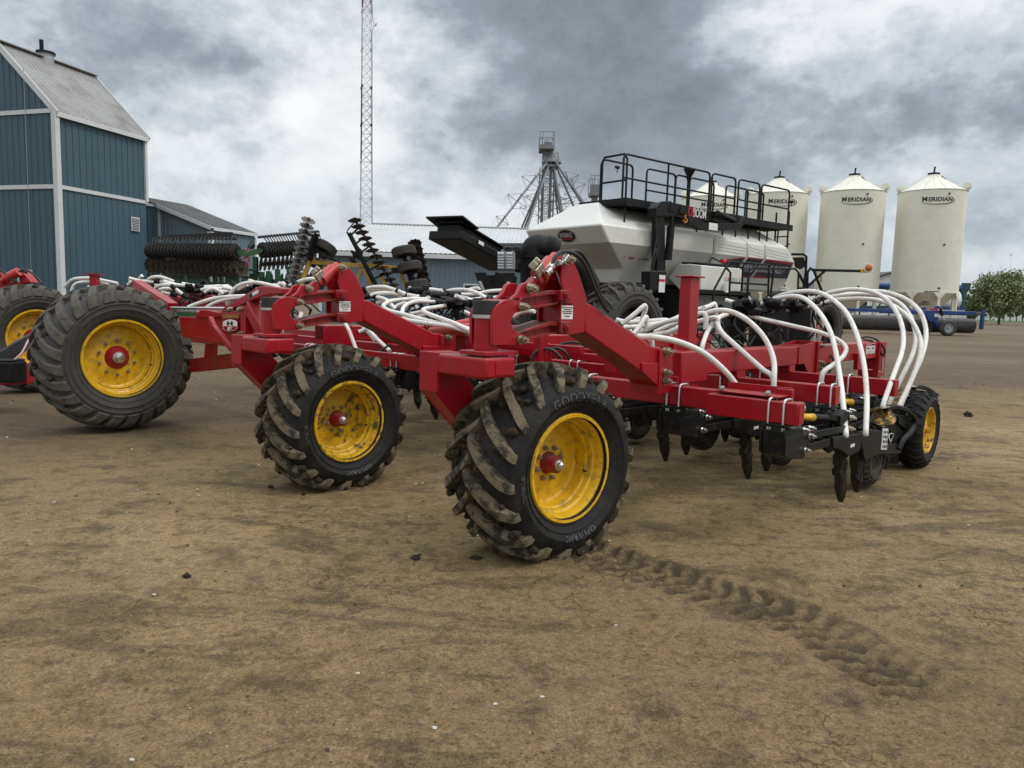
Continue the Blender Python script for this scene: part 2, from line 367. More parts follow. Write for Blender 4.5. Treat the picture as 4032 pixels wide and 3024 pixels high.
def ground_mat():
    m = bpy.data.materials.new('packed_earth'); m.use_nodes = True; nt = m.node_tree; N = nt.nodes; K = nt.links; b = N['Principled BSDF']
    tc = N.new('ShaderNodeTexCoord')
    def nz(scale, det, ro, off=(0, 0, 0), st=(1, 1, 1), rot=0, dist=0):
        mp = N.new('ShaderNodeMapping'); mp.inputs['Location'].default_value = off; mp.inputs['Scale'].default_value = st; mp.inputs['Rotation'].default_value = (0, 0, rot)
        K.new(tc.outputs['Object'], mp.inputs[0]); n = N.new('ShaderNodeTexNoise'); n.inputs['Scale'].default_value = scale; n.inputs['Detail'].default_value = det; n.inputs['Roughness'].default_value = ro; n.inputs['Distortion'].default_value = dist
        K.new(mp.outputs[0], n.inputs['Vector']); return n.outputs['Fac']
    def rng(v, a, b_, c=0, d=1):
        r = N.new('ShaderNodeMapRange'); r.inputs[1].default_value = a; r.inputs[2].default_value = b_; r.inputs[3].default_value = c; r.inputs[4].default_value = d; K.new(v, r.inputs[0]); return r.outputs[0]
    def mix(f, a, c, mode='MIX'):
        x = N.new('ShaderNodeMix'); x.data_type = 'RGBA'; x.blend_type = mode
        for sck, val in ((0, f), (6, a), (7, c)):
            if isinstance(val, (int, float)): x.inputs[sck].default_value = val
            elif isinstance(val, tuple): x.inputs[sck].default_value = (*val, 1)
            else: K.new(val, x.inputs[sck])
        return x.outputs[2]
    def mul(a, c):
        x = N.new('ShaderNodeMath'); x.operation = 'MULTIPLY'
        for i, val in enumerate((a, c)):
            if isinstance(val, (int, float)): x.inputs[i].default_value = val
            else: K.new(val, x.inputs[i])
        return x.outputs[0]
    c = mix(rng(nz(.55, 7, .6), .36, .64), GA, GB)
    c = mix(rng(nz(.16, 4, .5, (40, 2, 0)), .42, .7, 0, .8), c, (.2, .135, .072))                       # redder earth
    streak = nz(1.1, 9, .66, (0, 5, 3), (.75, 1.7, 1), R_(28), 1.0)
    c = mix(rng(streak, .535, .61, 0, .55), c, (.075, .054, .032))
    c = mix(rng(nz(2.6, 9, .62, (3, 2, 7), (1.0, 2.2, 1), R_(-24), 1.6), .57, .62, 0, .45), c, (.075, .055, .034))                                              # damp wheel smears
    c = mix(rng(nz(1.9, 10, .68, (9, 9, 0)), .55, .64, 0, .6), c, (.065, .047, .029))
    c = mix(rng(nz(6, 9, .74, (1, 9, 0)), .5, .64, 0, .62), c, (.085, .062, .037))
    c = mix(rng(nz(14, 7, .74, (4, 2, 0)), .53, .66, 0, .5), c, (.07, .052, .032))
    c = mix(rng(nz(11, 7, .7, (8, 2, 0)), .56, .7, 0, .5), c, (.34, .275, .165))
    c = mix(rng(nz(26, 9, .78, (5, 1, 0)), .40, .62), mix(1.0, c, (.80, .79, .775), 'MULTIPLY'), mix(1.0, c, (1.15, 1.15, 1.13), 'MULTIPLY'))
    c = mix(rng(nz(85, 4, .75, (3, 1, 0)), .36, .66), mix(1.0, c, (.58, .57, .55), 'MULTIPLY'), mix(1.0, c, (1.42, 1.4, 1.35), 'MULTIPLY'))
    c = mix(rng(nz(48, 2, .5, (6, 1, 0)), .66, .72, 0, .8), c, (.035, .027, .018))
    far = N.new('ShaderNodeSeparateXYZ'); K.new(tc.outputs['Object'], far.inputs[0])
    fy = N.new('ShaderNodeMath'); fy.operation = 'MULTIPLY_ADD'; K.new(far.outputs[0], fy.inputs[0]); fy.inputs[1].default_value = -.55; K.new(far.outputs[1], fy.inputs[2])
    fz = N.new('ShaderNodeMath'); fz.operation = 'MULTIPLY_ADD'; K.new(nz(.8, 6, .65, (3, 8, 0)), fz.inputs[0]); fz.inputs[1].default_value = 6; K.new(fy.outputs[0], fz.inputs[2])
    c = mix(rng(fz.outputs[0], 9.3, 15, 0, .74), c, (.088, .064, .043))                                     # darker damp earth farther back
    c = mix(mul(rng(far.outputs[1], 14, 30), rng(nz(.09, 6, .6, (3, 4, 0), (.5, 2.2, 1)), .4, .62, 0, .6)), c, (.19, .145, .10))
    # drying cracks, only in places
    vo = N.new('ShaderNodeTexVoronoi'); vo.feature = 'DISTANCE_TO_EDGE'; vo.inputs['Scale'].default_value = 5.5
    wp = N.new('ShaderNodeTexNoise'); wp.inputs['Scale'].default_value = 7; wp.inputs['Detail'].default_value = 4; K.new(tc.outputs['Object'], wp.inputs['Vector'])
    vm = N.new('ShaderNodeVectorMath'); vm.operation = 'MULTIPLY_ADD'; vm.inputs[1].default_value = (.28, .28, 0); K.new(wp.outputs['Color'], vm.inputs[0]); K.new(tc.outputs['Object'], vm.inputs[2]); K.new(vm.outputs[0], vo.inputs['Vector'])
    crack = mul(rng(vo.outputs['Distance'], .004, .022, 1, 0), rng(nz(.9, 5, .6, (7, 3, 1)), .52, .62))
    c = mix(mul(crack, .5), c, (.025, .018, .011))
    a = N.new('ShaderNodeAttribute'); a.attribute_name = 'churned'
    c = mix(mul(a.outputs['Fac'], .85), c, (.05, .036, .022))  # disturbed soil tone, plus the track's groove shade put into the colour
    K.new(c, b.inputs['Base Color']); b.inputs['Specular IOR Level'].default_value = .25
    K.new(rng(nz(1.2, 5, .6, (2, 8, 0)), .3, .7, .72, .95), b.inputs['Roughness'])
    h = N.new('ShaderNodeMath'); h.operation = 'ADD'; K.new(nz(24, 10, .72, (0, 0, 4)), h.inputs[0]); K.new(mul(nz(95, 4, .7, (0, 0, 2)), .45), h.inputs[1])
    h2 = N.new('ShaderNodeMath'); h2.operation = 'SUBTRACT'; K.new(h.outputs[0], h2.inputs[0]); K.new(mul(crack, .5), h2.inputs[1])
    bp = N.new('ShaderNodeBump'); bp.inputs['Strength'].default_value = .9; bp.inputs['Distance'].default_value = .025; K.new(h2.outputs[0], bp.inputs['Height']); K.new(bp.outputs[0], b.inputs['Normal'])
    return m
gm.materials.append(ground_mat())

# grass beyond the yard
gm2 = mat('mown_grass', (.06, .105, .02), .9, dirt=(.1, .09, .03), amt=.5, scale=.3)
m = MB(); m.box((260, 262, .03), (640, 160, .06)); tag(m.build('lawn', gm2, at=(260, 262, 0)), 'strip of green lawn on the far side of the yard', kind='structure')
m_lett = mat('worn_moulded_rubber', (.038, .038, .037), .6)
# ------------------------------------------------------------------ tyres and wheels (axis = local X, outer face +X, rear +Y, up +Z)
def carcass(R, W, rim, lug):
    W2 = W / 2; Rb = R - lug
    return [(0, Rb), (.35 * W2, Rb - .004), (.7 * W2, Rb - .02), (.9 * W2, Rb - .045), (1.0 * W2, Rb - .085), (1.05 * W2, Rb - .14), (1.05 * W2, (Rb + rim) / 2 - .01), (1.0 * W2, rim + .10), (.92 * W2, rim + .045), (.84 * W2, rim + .012), (.82 * W2, rim - .01)]
def surf_x(pr, rr):
    for (xa, ra), (xb, rb) in zip(pr[3:], pr[4:]):
        if rb <= rr <= ra: return xa + (xb - xa) * (ra - rr) / (ra - rb)
    return pr[5][0]
def lerp_prof(pr, t):
    k = t * (len(pr) - 1); i = min(int(k), len(pr) - 2); a = k - i
    return (pr[i][0] + (pr[i + 1][0] - pr[i][0]) * a, pr[i][1] + (pr[i + 1][1] - pr[i][1]) * a)
def squash(vs, cz, W):
    """the tyre stands on the ground: flatten and bulge what would go below it"""
    out = []
    for p in vs:
        if p.z < -cz + .05:
            k = (-cz + .05 - p.z); p = Vector((p.x * (1 + .55 * k), p.y, max(p.z, -cz - .004)))
        out.append(p)
    return out
def tyre_parts(R, W, rim, lug, n, sweep, cz, lw, mats, hub, text=(), seed=1, mudn=60, sd=.5, tx=1.0, wk=.35, endh=.12):
    rnd = random.Random(seed); pr = carcass(R, W, rim, lug)
    full = [(-x, r) for x, r in pr[:0:-1]] + pr
    full2 = []
    for (xa, ra), (xb, rb) in zip(full, full[1:]):
        full2.append((xa, ra))
        if xa > 0 and ra < R - lug - .12 and abs(ra - rb) > .03: full2 += [(xa + (xb - xa) * .5, ra + (rb - ra) * .5 + .004), (xa + (xb - xa) * .5 + .006, ra + (rb - ra) * .5), (xa + (xb - xa) * .5, ra + (rb - ra) * .5 - .005)]
    full2.append(full[-1])
    m = MB(); m.lathe(full2, 96, close=True); m.v = squash(m.v, cz, W); ty = m.build('tyre', mats[0], hub, raw=True, angle=75)
    m = MB()
    for side in (1, -1):
        for k in range(n):
            th0 = 2 * PI * (k + (0 if side > 0 else .5)) / n + rnd.uniform(-.008, .008)
            st = 11; ring = []
            for i in range(st):
                t = i / (st - 1); tt = -.035 + t * sd
                if tt < 0: x, r = (tt * W * .9, R - lug)
                else: x, r = lerp_prof(pr, tt)
                x2, r2 = lerp_prof(pr, min(1, max(0, tt) + .03)) if tt >= 0 else (.05, r)
                x1, r1 = lerp_prof(pr, max(0, tt - .03)) if tt >= 0 else (-.05, r)
                nx_, nr = -(r2 - r1), (x2 - x1); ln = math.hypot(nx_, nr) or 1; nx_, nr = nx_ / ln, nr / ln
                hh = lug * (1 if t < .62 else max(endh, 1 - (t - .62) / .38 * .95)); hh *= 1 + .1 * noise.noise(Vector((k * 2.2, t * 6, side)))
                th = th0 + sweep * (1 - (1 - min(1, t / .95)) ** 1.35)
                wd = lw * (1.0 + wk * t) * (1 if t < .8 or wk > .5 else 1 - (t - .8) * 1.6)
                for dx, rr_, ww in ((0, 0, .62), (1, 0, .5), (1, 0, -.5), (0, 0, -.62)):
                    X = x + nx_ * hh * dx; rad = r - .004 + (nr * hh + .004) * dx; a = th + ww * wd / rad + .006 * noise.noise(Vector((k, t * 9, ww * 3)))
                    ring.append(Vector((side * X, rad * math.cos(a), rad * math.sin(a))))
            fs = []
            for i in range(st - 1):
                for j in range(4):
                    j2 = (j + 1) % 4; fs.append((i * 4 + j, i * 4 + j2, i * 4 + 4 + j2, i * 4 + 4 + j))
            fs += [(3, 2, 1, 0), tuple((st - 1) * 4 + j for j in range(4))]
            m.add(ring, fs)
    m.v = squash(m.v, cz, W)
    lo = m.build('tread_lugs', mats[1], hub, raw=True, bevel=.006, seg=2, angle=50)
    if mudn:
        m = MB()
        for k in range(mudn):
            th = rnd.uniform(0, 2 * PI); x = rnd.choice((rnd.uniform(-.36, .36), rnd.uniform(.1, .46), rnd.uniform(-.46, -.1))) * W; rr = R - lug * rnd.uniform(.75, 1.05) - .04 * (abs(x) / (W / 2)) ** 3
            r = rnd.uniform(.010, .034) * (R / .62)
            p = Vector((x, rr * math.cos(th), rr * math.sin(th)))
            m.blob(p, r, k + seed * 100, (1, 1, .85), 2, .8, 2.2)
        NA, NX = 220, 26; vs = []; fs = []          # the layer of soil packed between the lugs
        for i in range(NA):
            a = 2 * PI * i / NA
            for j in range(NX):
                x = (-.46 + .92 * j / (NX - 1)) * W; pp = Vector((x * 9, math.cos(a) * R * 9, math.sin(a) * R * 9)) + Vector((seed, 0, 0))
                k = .5 * noise.noise(pp * .55) + .32 * noise.noise(pp * 1.7) + .22 * noise.noise(pp * 4.5); ed = 1 - (abs(x) / (.5 * W)) ** 4
                rr = lerp_prof(pr, .34 * abs(x) / (.5 * W) * 1.1)[1] + lug * (-.05 + 1.9 * k) * ed - .03 * (1 - ed); rr = min(rr, R - .006)
                vs.append(Vector((x, rr * math.cos(a), rr * math.sin(a))))
        for i in range(NA):
            for j in range(NX - 1): i2 = (i + 1) % NA; fs.append((i * NX + j, i * NX + j + 1, i2 * NX + j + 1, i2 * NX + j))
        m.add(vs, fs)
        m.v = squash(m.v, cz, W); m.build('caked_mud', m_mud, hub, raw=True, angle=180)
    # raised lettering moulded in the sidewall
    m = MB()
    for body, ang, size, rad in text:
        vs, fs = text_geo(body, size, .003, .0022, 1.15); o = []
        for p in vs:
            a = R_(ang) + (p.x * tx) / rad; rr = rad + p.y
            # sidewall x at this radius
            o.append(Vector((surf_x(pr, rr) + p.z + .0025, rr * math.sin(a), rr * math.cos(a))))
        m.add(o, fs)
    if m.v: m.build('lettering', mats[2], hub, raw=True)
    return ty
def bolt_geo(m, p, axis, r, h):
    a = Vector(axis).normalized(); p = Vector(p)
    m.cyl(p, p + a * h * .25, r * 1.25, 14); m.cyl(p + a * h * .25, p + a * h, r, 6)
    m.cyl(p + a * h, p + a * h * 1.45, r * .52, 10)
def make_wheel(root, R, W, rim, lug, n, sweep, cz, lw, disc_x, mats, ymat, text, bolts, brad, hubr, hubl, capr, seed, mudn, sd=.5, dish=.55, tx=1.0, taper=None, wk=.35, endh=.12):
    W2 = W / 2; fx = .86 * W2
    X = Vector((1, 0, 0))
    m = MB(); m.lathe([(disc_x - .12, hubr * .9), (disc_x, hubr * 1.25), (disc_x + .012, hubr * 1.2), (disc_x + .03, hubr), (disc_x + hubl, hubr * .88), (disc_x + hubl + .008, hubr * .8)], 28)
    m.cyl((disc_x - .12, 0, 0), (-W2 - .05, 0, 0), hubr * .7, 16)
    hub = m.build('wheel', m_redm if mats[0] is m_rub else m_red, root, raw=True, angle=30)
    tyre_parts(R, W, rim, lug, n, sweep, cz, lw, mats, hub, text, seed, mudn, sd, tx=tx, wk=wk, endh=endh)
    m = MB()
    pr = [(fx + .012, rim - .006), (fx + .014, rim + .012), (fx + .002, rim + .02), (fx - .014, rim + .012), (fx - .02, rim - .012), (fx - .045, rim - .026), (fx - .075, rim - .03), (fx - .085, rim - .045), (fx - .12, rim - .05)]
    if disc_x < fx - .17: pr += [(fx - .13, rim - .062), (fx - .16, rim - .062), (max(disc_x + .01, fx - .22), rim - .068)]
    dr = taper or (rim - .072)
    if taper: pr += [(fx - .16, rim - .065), (disc_x + .06, dr + .02)]
    pr += [(disc_x + .008, dr), (disc_x, dr - .013), (disc_x, rim * dish + .025), (disc_x + .010, rim * dish), (disc_x + .012, hubr * 1.1)]
    m.lathe(pr, 72, close=True)
    m.lathe([(-fx, rim), (-fx, rim - .06), (disc_x - .02, rim - .09), (disc_x - .02, hubr)], 48, close=True)
    m.build('rim', ymat, hub, raw=True, angle=28)
    m = MB(); m.lathe([(disc_x + hubl, capr * 1.15), (disc_x + hubl + capr * .5, capr * 1.1), (disc_x + hubl + capr * .55, capr * .8), (disc_x + hubl + capr * 1.2, capr * .75), (disc_x + hubl + capr * 1.5, capr * .45), (disc_x + hubl + capr * 1.55, .001)], 24)
    m.build('hub_cap', m_zinc, hub, raw=True)
    b0 = None
    for k in range(bolts):
        a = 2 * PI * k / bolts + .3
        if b0 is None:
            m = MB(); bolt_geo(m, (0, 0, 0), X, .0145 * (R / .62) ** .5, .028); b0 = m.build('lug_nut', m_brass, hub, raw=True); o = b0
        else:
            o = b0.copy(); COL.objects.link(o); o.parent = hub
        o.location = (disc_x + .011, brad * math.cos(a), brad * math.sin(a))
    m = MB(); a = R_(-15); p = Vector((disc_x + .09, (rim - .062) * math.cos(a), (rim - .062) * math.sin(a)))
    m.tube([p, p + Vector((.03, -.03, .005)), p + Vector((.06, -.045, .01))], .007, 8); m.build('valve_stem', m_blk, hub, raw=True)
    return hub
def rotz_for(nvec): return math.atan2(nvec.y, nvec.x)

# ================================================================== THE SEEDING DRILL
drill = empty('seeding_drill', ORG, 'red toolbar seeding drill with white seed hoses and yellow rimmed caster wheels', 'seeding drill')
def part(m, name, mats, parent=None, **k):
    return m.build(name, mats, parent or drill, **k)
T_CAST = (('GOODYEAR', 2, .08, .455), ('OPTITRAC', 172, .05, .435), ('DT818', 262, .05, .445))
wh = make_wheel(drill, .648, .59, .33, .062, 18, .46, .578, .05, .035, (m_rub, m_lug, m_lett), m_yel, T_CAST, 8, .105, .062, .10, .033, 3, 170, sd=.42)
nA = Vector((math.sin(R_(41.5)), -math.cos(R_(41.5)), 0))
faceA = D(2246, 1843, 4.54)
def put_wheel(h, face, n, fx, z=None):
    c = face - n * fx
    h.location = c - ORG; h.rotation_euler = (0, 0, rotz_for(n))
put_wheel(wh, faceA, nA, .25); wh.location.z = .578
CB = -2.43                        # the second caster stands this far inboard
faceB = D(1377, 1660, 6.22)
w2 = copy_tree(wh); put_wheel(w2, faceB, Vector((math.sin(R_(46.5)), -math.cos(R_(46.5)), 0)), .25); w2.location.z = faceB.z
for ch in w2.children:
    if ch.name.startswith('rim'): ch.data = ch.data.copy(); ch.data.materials[0] = m_yelm
GB_ = faceB.z - .578             # ground under the second caster, a little lower

newparts = []
_old = part
def part(m, name, mats, parent=None, **k):
    o = m.build(name, mats, parent or drill, **k)
    if parent is None: newparts.append(o)
    return o
def ext(t): return V * t
# --- caster: fork, pivot, links, lift tower, cylinder (all measured in the plane the caster turns in)
c0 = -.045
m = MB(); m.lbox(c0 - .13, c0 + .12, -.43, .135, 1.165, 1.285); fork = part(m, 'caster_fork', m_red, bevel=.018, seg=3)
m = MB()
for va in (-.43, -.31):
    m.prism([L(c0 - .135, va, 1.289), L(c0 + .115, va, 1.289), L(c0 + .115, va, 1.15), L(.62, va, .62), L(.60, va, .5), L(.44, va, .49), L(.02, va, .86), L(c0 - .135, va, 1.06)], V * .012)
m.prism([L(c0 - .13, -.43, 1.06), L(.03, -.43, .855), L(.45, -.43, .495), L(.47, -.43, .51), L(.05, -.43, .87), L(c0 - .11, -.43, 1.07)], V * .13)
m.prism([L(c0 + .10, -.43, 1.16), L(.60, -.43, .63), L(.61, -.43, .61), L(c0 + .09, -.43, 1.14)], V * .13)
m.build('fork_leg', m_red, fork, bevel=.004)
m = MB(); m.lbox(c0 - .05, c0 + .07, .137, .139, 1.185, 1.265); m.build('end_plate', m_red, fork, bevel=.001)
m = MB(); m.lbox(c0 - .134, c0 - .11, -.432, -.27, 1.05, 1.292); m.build('gusset_plate', m_red, fork, bevel=.004)
PV = L(c0 - .02, .02, 0)
m = MB(); m.cyl(PV + Z * 1.30, PV + Z * 1.52, .068, 28); m.lbox(c0 - .115, c0 + .16, -.1, .115, 1.293, 1.318)
post = part(m, 'pivot_post', m_red, bevel=.004)
m = MB(); m.cyl(PV + Z * 1.285, PV + Z * 1.294, .1, 28); m.build('pivot_seal', m_blk, post)
m = MB(); m.cyl(PV + Z * 1.505, PV + Z * 1.525, .081, 28); m.build('clamp_band', m_zinc, post)
m = MB(); m.cyl(PV + Z * 1.525, PV + Z * 1.607, .079, 28); m.build('rubber_cap', m_cap, post, bevel=.006)
# knuckle: the curved plates behind the post that carry the links
kn = [(432, 522), (432, 380), (440, 345), (458, 318), (485, 300), (512, 292), (532, 294), (560, 300), (600, 318), (600, 345), (548, 362), (530, 385), (526, 410), (534, 436), (552, 458), (596, 470), (600, 505), (560, 520), (528, 522)]
K_ = PU('z4', kn, .11)
m = MB(); m.prism(K_, V * -.022); m.prism([p - V * .19 for p in K_], V * .022)
m.prism([PU('z4', [(x, y)], .09)[0] for x, y in ((440, 345), (458, 318), (485, 300), (512, 292), (532, 294), (532, 300), (512, 298), (487, 307), (463, 323), (447, 347))], V * -.18)
part(m, 'knuckle', m_red, post, bevel=.003)
def link(name, outl, ribs, holes):
    o = PU('z4', outl, .085)
    c = sum(o, Vector()) / len(o)
    inn = [c + (p - c) * .86 - (Z * (p.z - c.z) * .24) for p in o]
    m = MB(); m.ring(o, inn, V * -.17); m.prism([p - V * .03 for p in o], V * -.11)
    for a, b in ribs: A_, B_ = PU('z4', [a, b], .084); m.bar(A_ - V * .084, B_ - V * .084, .166, .016)
    return part(m, name, m_redm, bevel=.003)
up = link('upper_link', [(556, 318), (575, 283), (640, 268), (738, 246), (772, 250), (772, 312), (700, 328), (640, 340), (580, 352)], [((640, 275), (640, 335)), ((695, 262), (695, 325))], 0)
lo = link('lower_link', [(552, 492), (560, 462), (640, 434), (738, 402), (772, 406), (772, 458), (700, 475), (640, 490), (575, 508)], [((640, 440), (640, 485)), ((695, 422), (695, 470))], 0)
def pin(parent, z, xy, r=.02, v=.11, mt=m_brass, h=.045):
    p = PU(z, [xy], v)[0]; m = MB(); bolt_geo(m, (0, 0, 0), V, r, h); return m.build('bolt', mt, parent, raw=True, loc=p - ORG)
for o_, xy in ((up, (577, 330)), (lo, (570, 494))): pin(o_, 'z4', xy, .022, .112)
m = MB(); ear = [(528, 292), (560, 262), (580, 218), (600, 208), (628, 214), (640, 236), (650, 268), (600, 282)]
for vv in (.075, -.045): m.prism(PU('z4', ear, .075) if vv > 0 else [p - V * .12 for p in PU('z4', ear, .075)], V * -.03)
m.build('cylinder_lug', m_red, up, bevel=.003)
pin(up, 'z4', (617, 236), .024, .08)
# lift tower and the sloping beam it stands on
tw = [(772, 468), (776, 322), (790, 248), (778, 188), (790, 112), (812, 86), (836, 92), (866, 160), (908, 290), (905, 312), (894, 458), (826, 470)]
P_ = PU('z4', tw, .10)
m = MB(); m.prism(P_, V * -.018); m.prism([p - V * .182 for p in P_], V * -.018)
m.prism(PU('z4', [(775, 468), (778, 322), (790, 250), (800, 250), (790, 322), (787, 468)], .082), V * -.164)
m.prism(PU('z4', [(826, 468), (894, 456), (894, 448), (826, 460)], .082), V * -.164)
m.prism(PU('z4', [(838, 96), (868, 162), (908, 290), (900, 292), (860, 165), (832, 102)], .082), V * -.164)
tower = part(m, 'lift_tower', m_red, bevel=.004)
for y0, y1 in ((244, 302), (402, 462)):
    m = MB(); a, b = PU('z4', [(778, y0), (826, y1)], .128); sa, sb = loc(a), loc(b)
    m.lbox(sa[0], sb[0], .102, .13, sb[2], sa[2]); m.build('link_clevis', m_redm, tower, bevel=.006)
    p = (a + b) / 2; m = MB(); m.cyl((0, 0, 0), V * .012, .03, 20); m.cyl(V * .012, V * .022, .018, 6); m.build('pin_cap', m_redm, tower, raw=True, loc=p - ORG + V * .002)
m = MB(); a, b = PU('z4', [(782, 322), (836, 392)], .104); sa, sb = loc(a), loc(b); m.lbox(sa[0], sb[0], .1005, .1025, sb[2], sa[2]); st = m.build('warning_decal', m_white, tower)
cc = (a + b) / 2
for txt, dz, sz in (('IMPORTANT', .052, .018), ('USE CARE WHEN WORKING', .03, .0085), ('NEAR RAISED FRAME', .018, .0085), ('LOCK CYLINDERS BEFORE', .006, .0085), ('SERVICING MACHINE', -.006, .0085), ('SEE MANUAL', -.024, .009)):
    t = text_on(txt, L(loc(cc)[0], .1025, loc(cc)[2] + dz), U, Z, sz, 0, .0015); t.build('lettering', m_ink, tower)
bm_ = [(900, 306), (945, 325), (1240, 532), (1282, 532), (1282, 742), (1180, 690), (1100, 655), (830, 470), (895, 456)]
P_ = PU('z4', [(896, 306), (930, 318), (1238, 530), (1282, 532), (1282, 742), (1238, 700), (1186, 660), (896, 456)], .10)
m = MB(); m.prism(P_, V * -.2); beam = part(m, 'sloping_beam', m_red, bevel=.012, seg=3)
m = MB(); m.prism(PU('z4', [(1186, 612), (1280, 612), (1280, 744), (1186, 655)], .115), V * -.23); m.build('gusset_plate', m_red, beam, bevel=.004)
m = MB(); fa, fb = PU('z4', [(1275, 532), (1336, 750)], .12); s0, s1 = loc(fa)[0], loc(fb)[0]
m.lbox(s0, s0 + .022, -.13, .125, .945, 1.285); m.lbox(s0 + .024, s0 + .046, -.13, .125, .945, 1.285); m.lbox(s0 + .046, s0 + .20, .098, .112, .95, 1.283)
fl = m.build('bolted_flange', m_red, beam, bevel=.004)
for xy in ((1302, 555), (1297, 658), (1295, 700)): pin(fl, 'z4', xy, .025, .113)
# lift cylinder between knuckle and tower top
def cyl_parts(p0, p1):
    m = MB(); d = (p1 - p0).normalized(); ln = (p1 - p0).length
    m.cyl(p0 + d * ln * .40, p1 - d * .035, .056, 28); m.cyl(p0 + d * ln * .38, p0 + d * ln * .44, .062, 28); m.cyl(p1 - d * .05, p1 + d * .03, .04, 16)
    c = part(m, 'lift_cylinder', m_redcyl, bevel=.004)
    m = MB(); m.cyl(p0 + d * .05, p0 + d * ln * .42, .026, 20); m.build('cylinder_rod', m_chrome, c)
    m = MB(); m.bar(p0 - d * .02, p0 + d * ln * .2, .05, .08); m.bar(p0 + d * ln * .2, p0 + d * ln * .34, .09, .04); m.build('rod_clevis', m_red, c, bevel=.008)
    m = MB()
    for k, off in ((.30, .02), (.42, .02)):
        b = p0 + d * ln * k; n = d.cross(V).normalized(); n = n if n.z > 0 else -n
        a = [b + n * .02 + V * .03, b + n * .085 + V * .035, b + n * .12 + V * .01]
        m.bar(a[0], a[1], .028, .05); m.bar(a[1], a[2], .028, .05)
    m.build('stop_segment', m_brass, c, bevel=.006)
    return c
ca, cb_ = PU('z4', [(617, 236)], .015)[0], PU('z4', [(742, 92)], .0)[0]
cy = cyl_parts(ca, cb_); pin(cy, 'z4', (800, 92), .026, .103, m_brass, .05)
CAST = list(newparts)
for o in CAST:                    # the second caster, tower and sloping beam: the same pieces one bay inboard
    c = copy_tree(o); c.parent = drill; c.location = Vector(c.location) + V * CB + Z * (GB_ * .8)
# hydraulic lines on the near cylinder
m = MB(); P3 = PU('g4', [(1660, 600), (1690, 520), (1760, 455), (1850, 445), (1950, 480), (2040, 570), (2110, 700), (2170, 860), (2240, 1010), (2300, 1120), (2360, 1190)], .12); m.tube(P3, .013, 8, 5); m.build('hydraulic_hose', m_bhose, drill)
m = MB(); P3 = PU('g4', [(1865, 480), (1900, 445), (1970, 440), (2040, 490), (2120, 640), (2200, 840), (2280, 1040), (2370, 1170)], .09); m.tube(P3, .013, 8, 5); m.build('hydraulic_hose', m_bhose, drill)
for pts in ([(1585, 720), (1620, 700), (1650, 640), (1668, 590)], [(1725, 585), (1790, 580), (1825, 545), (1855, 490)]):
    m = MB(); p = PU('g4', pts, .12); m.tube(p, .013, 10); [m.cyl(p[i], p[i] + (p[i + 1] - p[i]) * .45, .019, 6) for i in range(3)]; m.build('hydraulic_fitting', m_zinc, drill)
# ------------------------------------------------------------------ drill frame: fore-and-aft beams, cross tubes, posts
ROWS = (1.93, 3.05, 4.15, 5.25)
def beam_set(v0, far=True):
    m = MB(); m.lbox(2.0, 4.66, v0 - .1, v0 + .1, 1.055, 1.245)
    b = part(m, 'frame_beam', m_red, bevel=.014, seg=3)
    m = MB(); m.lbox(2.0, 2.42, v0 - .105, v0 + .105, 1.0, 1.252); m.build('beam_end_block', m_red, b, bevel=.01)
    m = MB()
    for vv in (v0 + .101, v0 - .111):
        m.prism([L(4.25, vv, 1.246), L(4.68, vv, 1.285), L(4.68, vv, .93), L(4.55, vv, .93), L(4.4, vv, 1.06), L(4.25, vv, 1.06)], V * .01)
    m.lbox(4.682, 4.70, v0 - .14, v0 + .135, .925, 1.285); m.lbox(4.703, 4.72, v0 - .14, v0 + .135, .925, 1.285); m.lbox(4.722, 4.86, v0 + .1, v0 + .112, .93, 1.283)
    fl = m.build('joint_flange', m_red, b, bevel=.004)
    for z_ in (1.235, 1.06, 1.0):
        m = MB(); bolt_geo(m, (0, 0, 0), V, .022, .04); m.build('bolt', m_brass, fl, raw=True, loc=L(4.79, v0 + .113, z_) - ORG)
    m = MB()
    for s_, w_ in ((3.05, .16), (4.15, .14)):
        m = MB(); m.lbox(s_ - w_ / 2, s_ + w_ / 2, v0 - .07, v0 + .095, .995, 1.06); m.build('hanger', m_red, b, bevel=.006)
    m = MB(); m.lbox(1.99, 2.3, v0 - .07, v0 + .09, .93, 1.06); m.build('hanger', m_red, b, bevel=.006)
    if far:
        m = MB(); m.lbox(4.86, 6.75, v0 - .09, v0 + .09, 1.04, 1.232); m.lbox(6.72, 6.98, v0 - .12, v0 + .12, .80, 1.238); m.lbox(5.9, 6.05, v0 + .09, v0 + .14, .93, 1.12); m.lbox(5.9, 6.05, v0 + .142, v0 + .26, .93, .942)
        e = m.build('rear_beam', m_red, b, bevel=.01, seg=3)
    return b
b0 = beam_set(0.0)
for vv in (CB, CB * 2.05): beam_set(vv)
for k, (lab) in enumerate((0, 1)):
    m = MB(); m.lbox(6.30 + k * .17, 6.45 + k * .17, .0915, .0935, 1.1, 1.22); d = m.build('warning_decal', m_white, b0)
    m = MB(); m.lbox(6.305 + k * .17, 6.445 + k * .17, .0937, .0945, 1.195, 1.216); m.build('decal_header', (m_redink, m_ink)[k], b0)
    m = MB(); m.lbox(6.33 + k * .17, 6.42 + k * .17, .0937, .0945, 1.15, 1.18); [m.lbox(6.315 + k * .17, 6.435 + k * .17, .0937, .0945, 1.108 + i * .01, 1.112 + i * .01) for i in range(3)]; m.build('decal_pictogram', m_inkg, b0)
